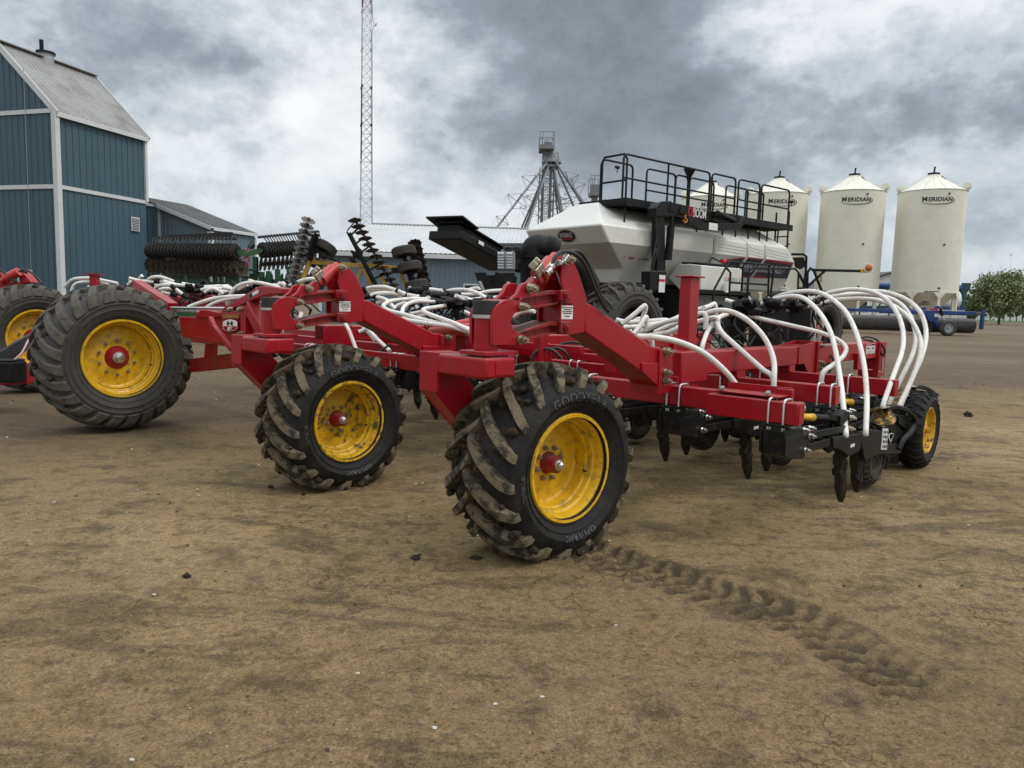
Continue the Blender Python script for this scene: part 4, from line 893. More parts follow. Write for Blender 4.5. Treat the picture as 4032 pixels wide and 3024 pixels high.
HOSES = [('g7', 7.9, 5.72, [(235, 255), (400, 200), (560, 172), (690, 195), (800, 285), (890, 400), (970, 560), (1020, 760), (1060, 1000), (1085, 1200), (1103, 1400), (1118, 1560)]),
 ('g7', 8.1, 5.95, [(370, 200), (480, 155), (620, 128), (770, 122), (900, 155), (1020, 235), (1130, 350), (1215, 520), (1270, 700), (1310, 900), (1330, 1100), (1335, 1300), (1325, 1540)]),
 ('g7', 8.2, 6.5, [(640, 228), (800, 188), (980, 130), (1200, 103), (1400, 130), (1540, 210), (1640, 340), (1695, 480), (1710, 620), (1690, 760), (1640, 900), (1580, 1060), (1508, 1265)]),
 ('g7', 8.1, 6.9, [(640, 297), (800, 265), (1000, 212), (1250, 198), (1450, 215), (1600, 270), (1720, 350), (1810, 450), (1875, 590), (1888, 720), (1845, 900), (1760, 1100), (1668, 1290)]),
 ('g7', 8.5, 7.0, [(870, 210), (1080, 160), (1300, 128), (1480, 125), (1650, 165), (1790, 240), (1890, 350), (1938, 500), (1935, 650), (1890, 810), (1820, 970), (1690, 1275)]),
 ('g7', 8.4, 7.1, [(640, 240), (900, 195), (1100, 160), (1350, 150), (1560, 190), (1700, 270), (1790, 400), (1830, 540), (1830, 660), (1790, 800), (1700, 990), (1575, 1250)]),
 ('g7', 7.6, 6.9, [(55, 332), (200, 390), (500, 460), (800, 530), (950, 580), (1060, 635), (1120, 700), (1105, 770), (1050, 830), (970, 890), (885, 960)]),
 ('g7', 8.0, 8.0, [(365, 290), (430, 245), (520, 205)]), ('g7', 8.3, 8.6, [(700, 150), (770, 250), (792, 400), (785, 645)]), ('g7', 8.3, 8.4, [(855, 370), (872, 500), (832, 645)]),
 ('g3', 6.7, 6.05, [(1335, 272), (1450, 235), (1600, 230), (1750, 275), (1900, 370), (2050, 520), (2150, 690), (2205, 880), (2205, 1075)]),
 ('g3', 6.9, 6.1, [(1620, 272), (1510, 325), (1500, 400), (1560, 510), (1700, 640), (1900, 820), (2060, 960), (2190, 1065)]),
 ('g3', 5.5, 5.55, [(500, 555), (700, 562), (900, 590), (1100, 650), (1300, 742), (1450, 850), (1600, 990), (1700, 1110), (1762, 1215)]),
 ('g3', 7.0, 6.6, [(560, 520), (620, 470), (750, 405), (950, 350), (1160, 305), (1340, 270)]), ('g3', 6.9, 6.7, [(500, 555), (650, 540), (850, 510), (1000, 460), (1150, 400), (1330, 350), (1490, 330)]),
 ('g3', 7.1, 6.9, [(720, 500), (900, 420), (1060, 360), (1200, 320)]), ('g3', 7.2, 7.3, [(330, 440), (500, 430), (700, 400), (900, 360), (1050, 295), (1200, 235), (1360, 190), (1470, 160)]),
 ('g3', 6.9, 7.0, [(310, 400), (450, 290), (570, 185), (600, 172), (605, 215), (570, 330), (515, 530)]), ('g3', 6.8, 6.9, [(455, 525), (540, 415), (615, 310)]), ('g3', 7.3, 7.3, [(240, 345), (400, 375), (650, 362), (900, 362)]), ('g3', 7.4, 7.4, [(960, 420), (1060, 480), (1140, 520)]), ('g3', 7.4, 7.4, [(340, 430), (450, 375), (540, 340)]), ('g3', 7.0, 7.0, [(660, 590), (690, 640)]),
 ('g3', 7.4, 7.0, [(1440, 385), (1385, 480), (1350, 560), (1310, 690)]), ('g3', 7.0, 7.4, [(1330, 200), (1400, 175), (1470, 155)]), ('g3', 7.4, 7.4, [(0, 830), (20, 760), (40, 700)]),
 ('g2', 9.0, 8.8, [(430, 180), (560, 158), (700, 162), (850, 212)]), ('g2', 8.8, 8.8, [(470, 275), (600, 238), (760, 236), (975, 258)]), ('g2', 9.0, 8.8, [(430, 192), (620, 190), (780, 215), (970, 245)]), ('g2', 9.1, 8.9, [(440, 225), (620, 225), (800, 250), (930, 300)]),
 ('g2', 8.8, 8.7, [(545, 360), (700, 335), (900, 312), (1150, 280)]), ('g2', 8.5, 7.0, [(1260, 312), (1000, 308), (780, 330), (680, 370), (665, 410), (740, 455), (900, 495), (1100, 550), (1300, 597), (1500, 632), (1650, 660), (1745, 690)]),
 ('g2', 8.4, 7.0, [(1300, 345), (1100, 335), (980, 362), (910, 420), (900, 500), (935, 560), (1100, 595), (1300, 622), (1500, 650), (1745, 725)]), ('g2', 8.3, 6.9, [(1480, 385), (1300, 412), (1165, 435), (1185, 475), (1350, 540), (1550, 612), (1745, 705)]),
 ('g2', 8.8, 8.3, [(1360, 262), (1480, 205), (1650, 192), (1800, 220), (1900, 270), (1975, 310)]), ('g2', 8.7, 8.3, [(1570, 272), (1700, 300), (1780, 330)]), ('g2', 8.8, 8.8, [(1600, 252), (1800, 248), (2000, 210), (2250, 198)]), ('g2', 9.0, 9.0, [(1700, 205), (1800, 175), (1850, 185), (1855, 225)]), ('g2', 8.4, 8.4, [(2000, 305), (2100, 285), (2260, 285)]),
 ('g2', 8.6, 8.6, [(785, 435), (850, 385), (980, 345)]), ('g2', 8.8, 8.5, [(560, 280), (690, 315), (780, 400), (840, 460)]), ('g2', 8.6, 8.6, [(1000, 375), (1050, 465)]), ('g2', 8.6, 8.6, [(1030, 370), (1110, 450)]), ('g2', 8.4, 8.4, [(1000, 495), (1180, 460)]), ('g2', 8.4, 8.4, [(1080, 530), (1180, 500)]),
 ('g2', 8.8, 8.6, [(190, 620), (230, 690), (300, 870), (340, 980)]), ('g2', 8.8, 8.8, [(360, 720), (450, 675)]), ('g2', 8.7, 8.3, [(480, 690), (600, 820), (745, 955)]), ('g2', 8.9, 8.9, [(395, 650), (470, 720), (560, 830)]), ('g2', 8.8, 9.2, [(0, 215), (80, 195), (160, 190)]), ('g2', 8.6, 8.6, [(1205, 270), (1240, 400), (1290, 550)]),
 ('g1', 10.4, 10.2, [(205, 190), (255, 125), (350, 112), (450, 140), (540, 178)]), ('g1', 10.4, 10.4, [(255, 110), (275, 150)]), ('g1', 10.5, 10.3, [(0, 210), (60, 168), (200, 160), (400, 190)]), ('g1', 10.3, 10.3, [(280, 200), (430, 205)]), ('g1', 10.1, 10.0, [(290, 270), (330, 220), (430, 195), (665, 208)]), ('g1', 10., 10., [(330, 272), (400, 240), (530, 245)]), ('g1', 9.9, 9.9, [(512, 230), (565, 270), (625, 318)]), ('g1', 10.0, 10.0, [(350, 270), (500, 305)]), ('g1', 10.3, 10.3, [(340, 160), (480, 180)]),
 ('g1', 10., 10., [(820, 222), (1000, 215), (1175, 208)]), ('g1', 9.9, 9.9, [(785, 262), (900, 235), (1080, 245), (1200, 258)]), ('g1', 9.7, 9.7, [(830, 300), (875, 260), (950, 243), (1030, 285), (1062, 330)]), ('g1', 9.8, 9.8, [(900, 280), (1060, 270), (1180, 280)]), ('g1', 9.8, 9.8, [(975, 290), (1080, 330), (1200, 355)]), ('g1', 9.2, 9.0, [(1092, 415), (1120, 320), (1170, 240), (1270, 185), (1400, 172), (1550, 200), (1720, 248)]),
 ('g1', 9.0, 9.0, [(665, 442), (800, 390), (950, 345), (1100, 328), (1290, 318)]), ('g1', 9.0, 9.0, [(865, 445), (950, 395), (1080, 355), (1270, 328)]), ('g1', 9.8, 9.8, [(1300, 158), (1350, 155), (1410, 195)]), ('g1', 9.8, 9.8, [(1175, 195), (1265, 242)]), ('g1', 9.6, 9.6, [(1320, 240), (1320, 200), (1400, 190)]), ('g1', 9.3, 9.3, [(1690, 262), (1690, 195), (1705, 185), (1750, 250)]), ('g1', 9.2, 9.0, [(1700, 248), (1850, 172), (1980, 135), (2105, 140)]), ('g1', 9.2, 9.1, [(1720, 255), (1850, 225), (2060, 214)]), ('g1', 9.0, 8.9, [(1850, 280), (1870, 320), (1915, 355)]),
 ('g1', 9.2, 9.2, [(1400, 432), (1450, 395), (1600, 368), (1725, 368)]), ('g1', 9.4, 9.4, [(1450, 345), (1550, 358), (1720, 350)]), ('g1', 9.5, 9.5, [(1500, 330), (1640, 310), (1740, 370)]), ('g1', 9.5, 9.5, [(1580, 298), (1730, 300)]), ('g1', 7.4, 7.3, [(1900, 500), (1885, 560), (1900, 612), (2010, 590), (2212, 540)]),
 ('h2', 11.4, 11.2, [(765, 245), (850, 160), (950, 137), (1100, 140), (1267, 172), (1400, 200)]), ('h2', 11.3, 11.3, [(848, 290), (890, 210), (1000, 180), (1150, 185), (1290, 212)]), ('h2', 11.2, 11.2, [(1050, 245), (1100, 228), (1160, 225)]),
 ('g4', 8.0, 7.8, [(1180, 1255), (1260, 1205), (1350, 1185), (1440, 1190)]), ('g4', 8.0, 8.0, [(560, 1190), (630, 1225)]), ('h8', 8.2, 8.0, [(1960, 210), (2000, 110), (2010, 60)]), ('h8', 8.0, 8.0, [(2110, 215), (2120, 180)]), ('h8', 8.4, 8.0, [(1870, 180), (1780, 130), (1730, 110)])]
for z_, d0, d1, pts in HOSES:
    n_ = len(pts); P = []
    for i, (x, y) in enumerate(pts): P.append(D(*q(z_, x, y), d0 + (d1 - d0) * i / (n_ - 1)))
    if z_ in ('g3', 'g7') and d0 < 8.7: P.append(P[-1] + (P[-1] - P[-2]).normalized() * .02 - Z * (.03 if pts[-1][1] > 1100 else .14))
    m = MB(); m.tube(P, .0225 if d0 < 9.1 else .024, 10, 6); ho = m.build('seed_hose', m_hose, drill)
    m = MB(); e0 = (P[1] - P[0]).normalized(); e1 = (P[-2] - P[-1]).normalized()
    for e_, d_ in (((P[0], e0), (P[-1], e1)) if z_ in ('g1', 'g2') and pts[0][1] < 400 and max(p_[1] for p_ in pts) < 480 else ((P[0], e0),) if z_ == 'g7' else ()): m = MB(); m.cyl(e_ - d_ * .05, e_ + d_ * .03, .031, 10); m.cyl(e_ + d_ * .005, e_ + d_ * .02, .034, 10); m.build('hose_coupling', m_pipe, ho)
# black hoses looping about the inner frame and at the far beam end
for z_, d_, pts in (('h8', 6.6, [(1620, 235), (1640, 180), (1700, 145), (1780, 150), (1850, 215)]), ('h8', 6.8, [(1690, 215), (1720, 160), (1800, 135), (1870, 160), (1910, 225)]), ('h8', 7.2, [(1800, 130), (1870, 100), (1960, 95), (2080, 130)]), ('h8', 7.4, [(1860, 120), (1990, 125), (2110, 120)]), ('g7', 9.2, [(1280, 600), (1340, 588), (1420, 610), (1490, 670), (1520, 740), (1500, 800)]), ('g7', 9.2, [(1300, 620), (1380, 630), (1450, 690), (1495, 780)]), ('g2', 8.2, [(600, 970), (660, 930), (750, 870)])):
    m = MB(); m.tube([D(*q(z_, x, y), d_) for x, y in pts], .013, 8, 5); part(m, 'hydraulic_hose', m_bhose)
m = MB(); m.tube([D(*q('g7', x, y), 9.2) for x, y in ((1500, 790), (1495, 860), (1490, 950), (1440, 945))], .012, 8); part(m, 'hydraulic_fitting', m_zinc)
# ================================================================== THE AIR CART BEHIND THE DRILL
m_tank = mat('pale_grey_tank_paint', (.68, .67, .61), .34, dirt=(.4, .36, .28), amt=.35, scale=1.2, var=.04, coat=.2, lo=.5, hi=.8)
m_bluegrey = mat('decal_blue_grey', (.035, .042, .07), .4); m_pink = mat('decal_crimson', (.42, .02, .07), .4)
m_amber = mat('amber_lens', (.5, .16, .02), .3); m_galv = mat('galvanised_steel', (.36, .38, .39), .5, .6, var=.1, scale=2)
CA = R_(50); CU = Vector((math.sin(CA), math.cos(CA), 0)); CV = Vector((math.cos(CA), -math.sin(CA), 0))
C0 = D(2368, 890, 16.5); C0 = Vector((C0.x, C0.y, 0))
def CL(s, v, z): return C0 + CU * s + CV * v + Z * z
def cbox(m, s0, s1, v0, v1, z0, z1): return m.box(CL((s0 + s1) / 2, (v0 + v1) / 2, (z0 + z1) / 2), (abs(s1 - s0), abs(v1 - v0), abs(z1 - z0)), (CU, CV, Z))
def CP(z, pts, v=0.0): return [onplane(*q(z, x, y), CL(0, v, 0), CV) for x, y in pts]
def CS(z, pts, s=0.0): return [onplane(*q(z, x, y), CL(s, 0, 0), CU) for x, y in pts]
cart = empty('air_seeder_cart', CL(4, -1.3, 0), 'pale grey air seeder cart with black railed walkway, boom and conveyor', 'air seeder')
TW = 2.56
LEV = [(3.98, .8, -.9, 7.05), (3.36, 0, 0, 7.7), (2.985, .26, 0, 8.15), (2.47, 1.2, -.4, 8.5), (2.12, 1.22, -.55, 8.3)]
cuts = [0, 4.19, 5.70, 6.57, 9]
tanks = []
for k in range(4):
    m = MB(); rings = []
    for z_, s0, vi, s1 in LEV:
        a = s0 if k == 0 else cuts[k] + .035; b = s1 if k == 3 else cuts[k + 1] - .035
        zz_ = z_ + (.06 if z_ > 3.9 else 0)
        rings.append([CL(a, vi, z_), CL(b, vi, z_), CL(b, -TW - vi, z_), CL(a, -TW - vi, z_)])
    vs = [p for r in rings for p in r]; fs = [(i * 4 + j, i * 4 + (j + 1) % 4, i * 4 + 4 + (j + 1) % 4, i * 4 + 4 + j) for i in range(4) for j in range(4)] + [(0, 1, 2, 3), (19, 18, 17, 16)]
    m.add(vs, fs); tanks.append(m.build('hopper_tank', m_tank, cart, bevel=.035, seg=2, angle=25))
m = MB(); cbox(m, 1.5, 8.0, -2.1, -.5, 2.3, 2.9); cbox(m, 4.1, 7.5, -2.45, -.12, 2.95, 3.35); m.build('tank_core', m_tank, cart)
m = MB(); cbox(m, 1.0, 1.6, -1.75, -.85, 4.0, 4.07); m.build('tank_lid', m_blk, cart, bevel=.02)
# decals on the front face, the side and the flank stripe
fu = (CL(0, 0, 3.36) - CL(.26, 0, 2.985)).normalized(); fr = CV; fn = fr.cross(fu)
oc_ = CL(.13, -1.22, 3.17)
def oval(name, a, b, lift, mt):
    m = MB(); m.prism([oc_ + fr * a * math.cos(2 * PI * k / 40) + fu * b * math.sin(2 * PI * k / 40) + fn * lift for k in range(40)], fn * .004); m.build(name, mt, tanks[0])
oval('badge_rim', .30, .175, .003, m_zinc); oval('badge_oval', .265, .15, .008, m_ink)
text_on('BOURGAULT', oc_ + fu * .02, fr, fu, .16, .002, .0135, .42).build('badge_lettering', m_white, tanks[0])
m = MB(); m.prism([oc_ + fr * x + fu * y + fn * .0135 for x, y in ((-.16, -.055), (.17, -.055), (.17, -.09), (-.16, -.09))], fn * .001); m.build('badge_bar', m_redink, tanks[0])
su = (CL(0, 0, 2.985) - CL(0, -.4, 2.47)).normalized(); sn = CU.cross(su)
def side(s, t, lift=.004): return CL(s, -.4 * (1 - t), 2.47 + .515 * t) + sn * lift
def sq(name, k, pts, lift, mt): m = MB(); m.prism([side(s, t, lift) for s, t in pts], sn * .001); return m.build(name, mt, tanks[k])
sq('flank_decal', 1, [(4.9, .72), (5.62, .92), (5.62, .05), (5.0, .05)], .004, m_bluegrey); sq('flank_stripe', 1, [(4.8, .72), (5.62, .93), (5.62, .99), (4.7, .74)], .006, m_pink); sq('flank_stripe', 1, [(5.0, .06), (5.62, .10), (5.62, .0), (5.0, .0)], .006, m_pink)
sq('flank_decal', 2, [(5.76, .92), (6.50, .92), (6.50, .05), (5.76, .05)], .004, m_bluegrey); sq('flank_stripe', 2, [(5.76, .93), (6.5, .94), (6.5, 1.0), (5.76, .99)], .006, m_pink); sq('flank_stripe', 2, [(5.76, .12), (6.5, .06), (6.5, 0), (5.76, 0)], .006, m_pink)
sq('flank_decal', 3, [(6.63, .9), (8.1, .85), (8.4, .1), (6.63, .05)], .004, m_bluegrey); sq('flank_stripe', 3, [(6.63, .9), (8.12, .84), (8.1, .94), (6.63, 1.0)], .006, m_pink); sq('flank_stripe', 3, [(6.63, .16), (7.5, .05), (6.63, .02)], .006, m_pink)
text_on('9950', side(6.13, .5, 0), CU, su, .46, .006, .008, .62, .08).build('lettering', mat('pale_blue_decal', (.55, .57, .66), .4), tanks[2])
text_on('BOURGAULT', side(7.32, .5, 0), CU, su, .36, .006, .008, .62, .06).build('lettering', bpy.data.materials['pale_blue_decal'], tanks[3])
for k, (s0, s1) in ((1, (4.3, 5.62)), (2, (5.78, 6.48)), (3, (6.65, 7.8))):
    for i in range(3):
        m = MB(); z_ = 3.26 - i * .08; m.prism([CL(s0, .004, z_ - .012), CL(s1, .004, z_ - .03 - .02 * k), CL(s1, .004, z_ - .045 - .02 * k), CL(s0, .004, z_ - .024)], CV * .001); m.build('pinstripe', mat('pinstripe_grey', (.33, .34, .37), .4) if 'pinstripe_grey' not in bpy.data.materials else bpy.data.materials['pinstripe_grey'], tanks[k])
text_on('SERIES', side(1.28, .45, 0), CU, su, .085, .001, .006, .9).build('lettering', m_redink, tanks[0]); text_on('7', side(1.04, .45, 0), CU, su, .1, .002, .006, .9).build('lettering', m_redink, tanks[0]); text_on('AIR SEEDER', side(1.72, .45, 0), CU, su, .085, .0005, .006, .9).build('lettering', m_inkg, tanks[0])
# walkway deck, struts, rails
m = MB(); cbox(m, .85, 4.55, -.95, -.1, 3.90, 3.93); cbox(m, 4.4, 8.05, -.95, -.1, 3.90, 3.93); dk = m.build('walkway_deck', m_blk, cart)
m = MB(); cbox(m, .85, 8.05, -.11, -.08, 3.86, 4.03); cbox(m, .85, .88, -.95, -.1, 3.88, 4.03); m.build('toe_board', m_blk, dk)
m = MB(); [cbox(m, .95 + k * .18, 1.0 + k * .18, -.9, -.14, 3.87, 3.899) for k in range(39)]; m.build('deck_grating', m_blk, dk)
for z_, a, b in (('g5', (1180, 560), (1165, 735)), ('g6', (365, 770), (365, 840)), ('g6', (625, 780), (622, 870)), ('g6', (758, 780), (750, 888)), ('g6', (888, 740), (878, 902)), ('g6', (1003, 755), (990, 920)), ('g6', (1077, 775), (1065, 935)), ('g6', (1185, 790), (1170, 942))):
    P = CP(z_, [a, b], -.2); m = MB(); m.cyl(P[0], P[1], .022, 8); st_ = m.build('deck_strut', m_blk, cart)
    m = MB(); m.box(P[1] - Z * .03, (.1, .05, .09), (CU, CV, Z)); m.build('strut_foot', m_tank, st_)
def rail(loops, v, r=.026, name='guard_rail'):
    m = MB()
    for z_, pts in loops: m.tube(CP(z_, pts, v), r, 8)
    return m.build(name, m_blk, cart)
VO, VI = -.1, -.9
m = MB(); A_ = [CL(.86, VI, 3.9), CL(.86, VI, 4.85), CL(.86, VI + .1, 5.0), CL(.86, VO - .08, 5.0), CL(.86, VO, 4.88), CL(.86, VO, 3.9)]; m.tube(A_, .026, 8); m.tube([CL(.86, VI, 4.42), CL(.86, VO, 4.42)], .024, 8); m.build('guard_rail', m_blk, cart)
ZT = 4.98
def loop(s0, s1, v, zt=ZT, mid=True, zb=3.9, rr=.1):
    m = MB(); m.tube([CL(s0, v, zb), CL(s0, v, zt - rr), CL(s0 + rr * .3, v, zt - rr * .3), CL(s0 + rr, v, zt), CL(s1 - rr, v, zt), CL(s1 - rr * .3, v, zt - rr * .3), CL(s1, v, zt - rr), CL(s1, v, zb)], .026, 8)
    if mid: m.tube([CL(s0, v, (zb + zt) / 2 + .02), CL(s1, v, (zb + zt) / 2 + .02)], .022, 8)
    return m
def sat(z_, x, y, v): p = CP(z_, [(x, y)], v)[0]; return (p - C0).dot(CU), p.z
s_a, s_b = sat('g5', 1155, 300, VO)[0], sat('g6', 488, 450, VO)[0]
print('RAIL', s_a, s_b, sat('g5', 1200, 65, VO), sat('g6', 480, 250, VO), sat('g5', 1150, 480, VO), sat('g6', 1290, 600, VO), sat('g6', 1270, 430, VO), sat('g5', 950, 530, VI))
mm = loop(s_a, s_b, VO); p_ = sat('g5', 1607, 300, VO)[0]; mm.tube([CL(p_, VO, 3.9), CL(p_, VO, ZT)], .024, 8); mm.build('guard_rail', m_blk, cart)
for x0, x1 in ((508, 745), (778, 990), (1012, 1292)): loop(sat('g6', x0, 480, VO)[0], sat('g6', x1, 520, VO)[0], VO).build('guard_rail', m_blk, cart)
loop(.9, sat('g5', 1250, 300, VI)[0], VI, mid=False).build('guard_rail', m_blk, cart)
loop(sat('g5', 1392, 300, VI)[0], sat('g5', 1680, 350, VI)[0], VI).build('guard_rail', m_blk, cart)
for x0, x1 in ((150, 272), (292, 535), (660, 880), (862, 1040)): loop(sat('g6', x0, 380, VI)[0], sat('g6', x1, 420, VI)[0], VI).build('guard_rail', m_blk, cart)
m = MB(); s8 = sat('g6', 1290, 700, VO)[0]
for v_ in (VO, VO - .4): m.tube([CL(s8, v_, 4.4), CL(s8, v_, 2.9)], .026, 8)
for k in range(4): m.tube([CL(s8, VO, 3.7 - k * .28), CL(s8, VO - .4, 3.7 - k * .28)], .018, 6)
m.build('rear_ladder', m_blk, cart)
m = MB(); bc = CP('g6', [(292, 240)], VI)[0]; m.lathe([(0, .03), (.12, .05), (.3, .15), (.34, .16)], 16, Matrix.Translation(bc - Z * .15) @ Matrix.Rotation(-PI / 2, 4, 'Y')); m.cyl(bc - Z * .9, bc - Z * .1, .018, 8); m.build('broom', m_blk, cart)
for xy in ((('g5'), 1100, 150), (('g6'), 1318, 500)):
    c = CP(xy[0], [xy[1:]], VO)[0]; m = MB(); m.cyl(c - CU * .05, c + CU * .05, .035, 10); m.bar(c, c - Z * .12, .02, .02); m.build('camera', m_blk, cart)
# boom crane on the near side
vb = .18
def cprism(name, z_, pts, v, t, mt=m_blk, parent=None, bevel=.006):
    m = MB(); m.prism(CP(z_, pts, v), CV * -t); return m.build(name, mt, parent or cart, bevel=bevel)
bm0 = cprism('boom_post', 'g5', [(1508, 600), (1575, 600), (1585, 1190), (1500, 1190)], vb + .08, .18)
cprism('post_base', 'g5', [(1428, 1195), (1595, 1195), (1580, 1390), (1425, 1390)], vb + .12, .26, parent=bm0)
cprism('boom_head', 'g5', [(1490, 640), (1490, 560), (1535, 500), (1640, 488), (1680, 560), (1680, 640)], vb + .12, .26, parent=bm0)
bo = cprism('main_boom', 'g6', [(60, 488), (290, 540), (530, 590), (530, 685), (300, 660), (60, 590)], vb + .1, .2)
cprism('boom_rib', 'g6', [(120, 500), (155, 600), (90, 590)], vb + .14, .03, parent=bo); cprism('boom_rib', 'g6', [(225, 530), (285, 625), (190, 610)], vb + .14, .03, parent=bo)
cprism('folded_boom', 'g6', [(310, 645), (470, 715), (800, 712), (850, 640), (870, 700), (790, 780), (470, 778), (400, 775), (290, 700)], vb + .34, .16)
cprism('boom_linkage', 'g6', [(560, 590), (840, 640), (850, 690), (740, 740), (700, 700), (560, 660)], vb + .2, .3)
m = MB(); P = CP('g6', [(570, 610), (740, 690)], vb + .25); m.cyl(P[0], P[1], .07, 12); m.build('boom_cylinder', m_blk, bo); m = MB(); P = CP('g5', [(1640, 740), (1610, 1080)], vb + .1); m.cyl(P[0], P[1], .09, 14); P = CP('g5', [(1650, 640), (1640, 760)], vb + .1); m.cyl(P[0], P[1], .05, 12); m.build('boom_cylinder', m_blk, bo)
P = CP('g6', [(395, 620), (318, 606), (535, 750)], vb + .105); ur = CP('g6', [(440, 628)], vb + .105)[0] - CP('g6', [(340, 606)], vb + .105)[0]
text_on('BOOM', P[0], ur, Z, .30, .004, .006, .58).build('lettering', m_white, bo); text_on('ION', P[1] - ur.normalized() * .03, ur, Z, .30, .004, .006, .5).build('lettering', m_redink, bo)
m = MB(); m.box(CP('g6', [(532, 746)], vb + .345)[0], (.35, .008, .17), (CU, CV, Z)); m.build('warning_decal', m_white, cart)
m = MB(); hk = CP('g6', [(250, 680)], vb + .3)[0]; m.tube([hk + Z * .12, hk + Z * .05, hk + CU * .07, hk - Z * .06, hk - CU * .06 - Z * .01], .02, 8, 4); m.build('crane_hook', mat('hook_orange', (.5, .22, .02), .4), cart)
m = MB(); m.box(CP('g5', [(1548, 1320)], vb + .13)[0], (.22, .006, .4), (CU, CV, Z)); wdl = m.build('warning_decal', m_white, bm0); m = MB(); m.box(CP('g5', [(1548, 1287)], vb + .134)[0], (.21, .004, .06), (CU, CV, Z)); m.build('decal_header', m_redink, bm0)
for pts in ([(1500, 850), (1470, 1000), (1440, 1150), (1450, 1190)], [(1495, 960), (1455, 1060), (1440, 1160)], [(1490, 640), (1500, 900), (1510, 960), (1470, 1100), (1455, 1180)]):
    m = MB(); m.tube(CP('g5', pts, vb + .15), .016, 6, 5); m.build('hydraulic_hose', m_bhose, bm0)
# saddle tank
vo_ = .62
m = MB(); P = [(-.1, 2.64), (.28, 2.64), (vo_, 2.60), (vo_, 2.02), (.0, 2.02), (-.35, 2.30)]
m.prism([CL(2.85, v, z_) for v, z_ in P], CU * 1.75); sd_ = m.build('saddle_tank', m_tank, cart, bevel=.02)
m = MB(); m.prism([CL(2.95, v, z_) for v, z_ in ((-.05, 2.645), (.5, 2.63), (.5, 2.68), (-.05, 2.70))], CU * 1.5); m.build('saddle_lid', m_blk, sd_, bevel=.01)
for k, ch in enumerate('SADDLE'): text_on(ch, CL(3.84 + k * .125, vo_, 2.30), CU, Z, .15, .001, .006, .85).build('lettering', m_redink if ch == 'A' else m_inkg, sd_)
m = MB(); c = CL(3.75, vo_ + .08, 1.98); m.lathe([(0, .1), (.02, .1), (.03, .075), (.24, .05), (.25, .001)], 16, Matrix.Translation(c) @ Matrix.Rotation(-PI / 2, 4, 'Y')); m.build('work_light', m_white, sd_)
m = MB(); c = CL(3.6, .3, 2.72); m.tube([c, c + CU * .1 + Z * .12, c + CU * .7 - Z * .02], .018, 8); m.build('lid_handle', m_blk, sd_)
m = MB(); c = CL(3.9, .5, 2.76); m.cyl(c - CU * .08, c + CU * .08, .05, 10); m.build('lid_valve', m_redink, sd_)
# chassis, axle, wheels
m = MB(); cbox(m, .2, 8.6, -.5, -.25, 1.25, 1.55); cbox(m, .2, 8.6, -2.3, -2.05, 1.25, 1.55); cbox(m, 2.4, 4.8, -.3, .75, 1.93, 2.015); cbox(m, 2.4, 2.6, -.3, .72, 1.0, 1.95); cbox(m, 4.5, 4.7, -.2, .72, 1.0, 1.95); cbox(m, 2.4, 4.7, .60, .72, 1.25, 1.36); cbox(m, 1.6, 6.0, -2.3, -.4, 1.5, 2.15); ch_ = m.build('chassis', m_blk, cart)
m = MB(); m.prism([CL(2.7, .5, z_) for z_ in ()] or [CL(2.65, .60, 1.90), CL(4.45, .60, 1.90), CL(4.45, .60, 1.40), CL(2.95, .60, 1.40)], CV * .02); m.build('side_panel', mat('dark_panel_grey', (.10, .1, .095), .5), ch_)
m = MB(); m.prism([CL(2.9, .45, 1.25), CL(4.5, .45, 1.25), CL(4.5, .45, .7), CL(3.3, .45, .7)], CV * .02); m.build('side_panel', bpy.data.materials['dark_panel_grey'], ch_)
m = MB(); m.bar(CL(.2, -1.28, 1.1), CL(-3.6, -1.28, .7), .3, .3); m.build('drawbar', m_blk, cart)
ccart = cart.location
def cart_wheel(p, dup=None):
    if dup is None:
        h = make_wheel(cart, 1.06, .82, .53, .07, 22, .28, p.z, .055, .15, (m_rubd, m_lugc, m_rubd), m_blk, (), 10, .17, .15, .05, .06, 21, 40, sd=.5)
    else: h = copy_tree(dup)
    h.location = p - ccart; h.rotation_euler = (0, 0, rotz_for(CV)); return h
p = D(2448, 1300, 16.0); p.z = 1.05; cw = cart_wheel(p)
for pp in (D(3200, 1300, 21.0), D(3090, 1300, 20.2)): pp.z = 1.05; cart_wheel(pp, cw)
pp = p - CV * 2.7; pp.z = 1.05; cart_wheel(pp, cw)
# access stair rails in front of the rear wheel
vs_ = 1.1
m = MB()
for pts in ([(525, 1520), (540, 1380), (690, 1098), (1095, 1132), (1085, 1330), (1085, 1480)], [(668, 1165), (705, 1210), (690, 1470)], [(700, 1308), (1080, 1330)], [(875, 1470), (885, 1200), (930, 1165), (1355, 1170), (1390, 1210), (1380, 1420)], [(795, 1150), (830, 1180), (815, 1400)], [(1140, 1145), (1105, 1480)]): m.tube(CP('g6', pts, vs_), .026, 8)
m.build('access_rail', m_blk, cart)
m = MB(); P = CP('h6', [(200, 590), (380, 590)], vs_)
for dz in (0, -.35, -.7): m.box((P[0] + P[1]) / 2 + Z * dz, (.6, .28, .03), (CU, CV, Z))
m.build('access_step', m_galv, cart)
